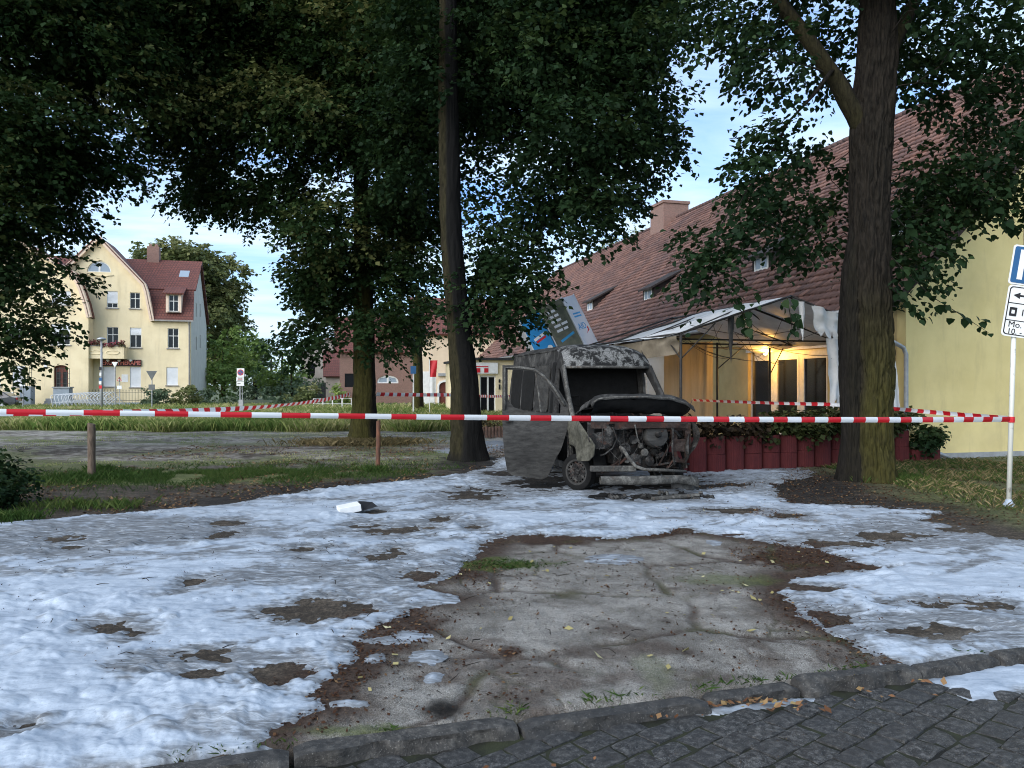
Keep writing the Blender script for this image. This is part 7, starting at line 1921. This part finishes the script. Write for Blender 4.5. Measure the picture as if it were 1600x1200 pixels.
for z in (.335, .75): 
    for x in (-.03, .05): MB().lathe([(.012, 0), (.012, .008)], 8, Matrix.Translation((x, -.008, z)) @ Matrix.Rotation(R(90), 4, 'X')).build('bolt', m_dark, sp_)
MB().box(-.21, -.07, .0, .05, .2, .24).build('clamp', m_galv, sp_); MB().box(-.21, -.07, .0, .05, .8, .84).build('clamp', m_galv, sp_)
mb = MB(); mb.lathe([(.05, pz - .05), (.052, pz), (.05, pz + .04)], 12); mb.build('tape_knot', m_red, ps)
fb = MB(); fb.lathe([(.10, -.03), (.085, .02), (.055, .06), (.042, .10)], 9); fo2 = fb.build('foam_collar', m_foam, None, smooth=True); fo2.location = (POLE[0], POLE[1], 0); tag(fo2, 'lump of foam clinging round the foot of the parking sign pole', 'foam')

def pole_thing(name, label, px, base_y, Y, cat='sign', rz=0.0):
    p = P(px, 600, Y); return thing(name, label, cat, (p.x, Y, 0), rz)
def zat(py, Y): return EYE + (600 - py) * Y / 1200.0
# lamp post with stickers
lp = pole_thing('street_lamp', 'grey street lamp post with stickers before the cream house', 158.5, 620, 54, 'lamp post')
MB().tube([(0, 0, -.1), (0, 0, 2.2), (0, 0, zat(533, 54))], [.10, .09, .06], 10).build('post', m_conc, lp, smooth=True)
MB().lathe([(.05, zat(533, 54)), (.28, zat(531, 54)), (.30, zat(529, 54)), (.1, zat(527, 54))], 16).build('lamp_head', m_galv, lp, smooth=True)
for i, (z, mm) in enumerate(((1.9, m_signwhite), (2.15, m_blue), (2.5, m_signwhite), (1.6, m_red), (2.9, m_black))): MB().box(-.13 + .02 * (i % 3), .05 + .04 * (i % 2), -.105, -.09, z, z + .22).build('sticker', mm, lp)
def tri_sign(name, label, px, py, size, Y, flip, front, border, base=None):
    s = pole_thing(name, label, px, 0, Y)
    z = zat(py, Y); k = size * Y / 1200.0 / 2; dr = -1 if flip else 1
    MB().tube([(0, 0, -.1), (0, 0, z + k * .6)], .035, 8).build('pole', m_galv, s)
    pts = [(-k, z - dr * k * .87), (k, z - dr * k * .87), (0, z + dr * k * .87)]
    c_ = (0, z - dr * k * .29)
    MB().plate(pts, [], flat(-.06), .02).build('panel', border, s)
    MB().plate([(c_[0] + (p[0] - c_[0]) * .68, c_[1] + (p[1] - c_[1]) * .68) for p in pts], [], flat(-.068), .006).build('panel_centre', front, s)
    return s, z, k
tri_sign('give_way_sign', 'give way sign with pale inverted triangle beside the lamp post', 180, 570, 10, 56, True, m_signwhite, m_signwhite)
s, z, k = tri_sign('warning_sign', 'small red-bordered warning triangle between two poles at the fence', 187, 592, 7.5, 57, False, m_signwhite, m_red); MB().box(-.03, .03, -.075, -.069, z - .2, z + .1).build('symbol', m_black, s); MB().box(-.18, .18, -.06, -.04, z - .75, z - .5).build('plate', m_signwhite, s)
s, z, k = tri_sign('give_way_sign', 'dark back of an inverted triangle sign standing before the bush', 237.5, 587, 17, 54, True, m_greydk, m_greydk); MB().box(-.22, .22, -.06, -.03, z - 1.0, z - .62).build('plate', m_greydk, s)
s = pole_thing('sign_back', 'grey back of a tall rectangular sign near the parked dark car', 36, 0, 54); MB().tube([(0, 0, -.1), (0, 0, zat(576, 54))], .035, 8).build('pole', m_galv, s); MB().plate(rrect(-.20, .20, zat(597, 54), zat(577, 54), .12), [], flat(-.07), .03).build('panel', m_conc, s)
# no-parking sign stack
s = pole_thing('no_parking_sign', 'stack of white plates with round no-parking sign at the avenue', 376.5, 0, 50)
MB().tube([(-.05, 0, -.1), (-.05, 0, zat(576, 50))], .04, 8).build('pole', m_galv, s); MB().tube([(.12, 0, -.1), (.08, 0, zat(600, 50))], .025, 8).build('pole', m_galv, s)
MB().box(-.24, .24, -.08, -.05, zat(589, 50), zat(575.5, 50)).build('panel', m_signwhite, s); MB().box(-.28, .22, -.08, -.05, zat(596, 50), zat(589.5, 50)).build('panel', m_signwhite, s); MB().box(-.26, .22, -.08, -.05, zat(603, 50), zat(596.5, 50)).build('panel', m_signwhite, s)
zc = zat(582, 50); Mx = Matrix.Translation((0, -.085, zc)) @ Matrix.Rotation(R(90), 4, 'X')
MB().lathe([(.0, -.003), (.2, -.003), (.2, .003), (.0, .004)], 20, Mx).build('red_ring', m_red, s); MB().lathe([(.0, .004), (.15, .004), (.15, .007), (0, .008)], 20, Mx).build('blue_disc', m_blue, s)
MB().cbox((0, -.097, zc), (.34, .004, .035), (0, R(45), 0)).build('red_bar', m_red, s)
for i in range(3): MB().box(-.20 + .02 * i, .12, -.088, -.081, zat(594.5 - 1.6 * i, 50), zat(593.6 - 1.6 * i, 50)).build('print_line', m_red if i == 1 else m_black, s)
MB().box(-.2, .0, -.088, -.081, zat(600, 50), zat(599, 50)).build('print_line', m_black, s)
MB().box(-.14, .14, -.05, .1, -.05, .9).build('base_box', m_conc, s)
# banner flag and the blue-topped pole
s = pole_thing('banner_flag', 'red and white upright banner flag on a slim pole before the pale house', 677, 0, 46, 'flag')
zt = zat(563, 46); MB().tube([(-.22, 0, -.1), (-.22, 0, zt + .1)], .025, 8).build('pole', m_white, s)
mb = MB(); mb.grid(lambda u, v: (-.2 + .46 * u - .1 * v * u, .05 * math.sin(u * 5 + v * 3), zt - 1.0 * v), 8, 10); mb.build('red_cloth', m_red, s, smooth=True)
mb = MB(); mb.grid(lambda u, v: (-.2 + .36 * u, .05 * math.sin(u * 5 + 3), zt - 1.0 - 1.1 * v), 8, 10); mb.build('white_cloth', m_white, s, smooth=True)
s = pole_thing('street_sign', 'slim white pole with small blue sign beside the dark stem', 646, 0, 44); MB().tube([(0, 0, -.1), (0, 0, zat(572, 44))], .04, 8).build('pole', m_white, s); MB().box(-.16, .16, -.07, -.045, zat(584, 44), zat(572, 44)).build('panel', m_blue, s)
s = pole_thing('bare_pole', 'slim bare white pole beside the leaning trunk', 706, 0, 42, 'pole'); MB().tube([(0, 0, -.1), (0, 0, 2.6)], .045, 8).build('tube', m_white, s); MB().lathe([(.05, 2.6), (.05, 2.66), (.01, 2.68)], 8).build('cap', m_dark, s)
# white railings
for i, px in enumerate((497, 512, 527, 542)):
    s = pole_thing('railing', 'white tubular railing section before the low outbuilding', px, 0, 58, 'railing'); s['group'] = 'white railing sections'
    mb = MB(); mb.tube([(-.34, 0, -.05), (-.34, 0, .82), (.34, 0, .82), (.34, 0, -.05)], .028, 6); mb.build('frame', m_white, s); MB().tube([(-.34, 0, .42), (.34, 0, .42)], .02, 6).build('rail', m_white, s)

# ================================================================== leaning advertising column
m_sky = simple('poster_blue', (.02, .26, .62), (.018, .22, .55), 1.5, .5, 0)
m_photo = simple('poster_photo', (.20, .20, .15), (.07, .08, .06), 1.6, .6, 0)
m_pw = simple('poster_white', (.70, .72, .76), (.62, .65, .70), 1.2, .5, 0)
m_cyan = simple('poster_cyan', (.05, .36, .70), None, 2, .5, 0)
AY = 24.6
base = P(962, 600, AY); 
ac = thing('advertising_column', 'tilted many-sided poster column in blue and white behind the van', 'advertising column', (base.x - .12, AY, -.1), 0, rot=(R(-3), R(-26), R(0)))
AR, AH = 1.06, 4.95; n8 = 8
w8 = 2 * AR * math.sin(math.pi / n8); ap = AR * math.cos(math.pi / n8)
core = MB(); core.lathe([(AR - .05, 0), (AR - .05, AH - .02)], 8, Matrix.Rotation(R(22.5 + 9), 4, 'Z')); core.build('core', m_pw, ac)
faces_ = {}
for i in range(n8):
    a = 2 * math.pi * i / n8 + R(9)
    e = bpy.data.objects.new('poster_panel', None); e.location = (ap * math.cos(a), ap * math.sin(a), 0); e.rotation_euler = (0, 0, a + R(90)); link(e, ac)
    faces_[i] = e
    mt = {5: m_sky, 6: m_photo}.get(i, m_pw)
    MB().box(-w8 / 2 + .02, w8 / 2 - .02, -.02, .0, .05, AH - .04).build('poster', mt, e)
    MB().box(-w8 / 2, -w8 / 2 + .03, -.03, .01, .0, AH).build('edge_strip', m_pw, e)
f5, f6, f7 = faces_[5], faces_[6], faces_[7]
zt = AH - .04
MB().cbox((.02, -.022, zt - .78), (.46, .004, .09), (0, R(-6), 0)).build('white_band', m_pw, f5); MB().cbox((.04, -.022, zt - .88), (.40, .004, .07), (0, R(-6), 0)).build('red_band', m_red, f5)
MB().lathe([(0, 0), (.1, 0), (.1, .004), (0, .004)], 16, Matrix.Translation((.2, -.021, zt - 1.25)) @ Matrix.Rotation(R(90), 4, 'X')).build('round_badge', m_pw, f5)
rr2 = random.Random(4)
for k_ in range(5):
    x0 = -.26 + .02 * k_
    for q in range(2):
        wl = rr2.uniform(.12, .22); MB().box(x0, x0 + wl, -.024, -.0205, zt - .30 - .16 * k_, zt - .22 - .16 * k_).build('print_line', m_pw, f6); x0 += wl + .04
MB().cbox((.05, -.022, zt - 1.18), (.5, .004, .08), (0, R(-12), 0)).build('blue_band', m_cyan, f6)
text_mesh('AfD', .30, m_cyan, f7, 'lettering', (-.02, -.024, zt - 1.05), depth=.002)
MB().plate([(.05, zt - 1.32), (.26, zt - 1.18), (.20, zt - 1.16), (.28, zt - 1.08), (.30, zt - 1.22)], [], flat(-.024), .003).build('red_arrow', m_red, f7)
for k_ in range(2): MB().box(-.2, .25, -.024, -.0205, zt - .62 - .1 * k_, zt - .57 - .1 * k_).build('print_line', m_cyan, f7)

# ================================================================== small things on the foam
x, y = G0(552, 800)
bx = thing('cardboard_box', 'small white box with dark open side lying in the foam', 'box', (x, y, .02), R(20), rot=(R(4), R(-8), R(24)))
MB().box(-.22, .10, -.12, .12, 0, .10).build('shell', m_white, bx, bevel=.006); MB().box(.102, .118, -.115, .115, .005, .095).build('open_side', m_black, bx)
mb = MB(); mb.add([(.12, -.12, .002), (.34, -.16, .03), (.32, .08, .05), (.12, .12, .10)], [(0, 1, 2, 3)]); mb.build('flap', m_black, bx)
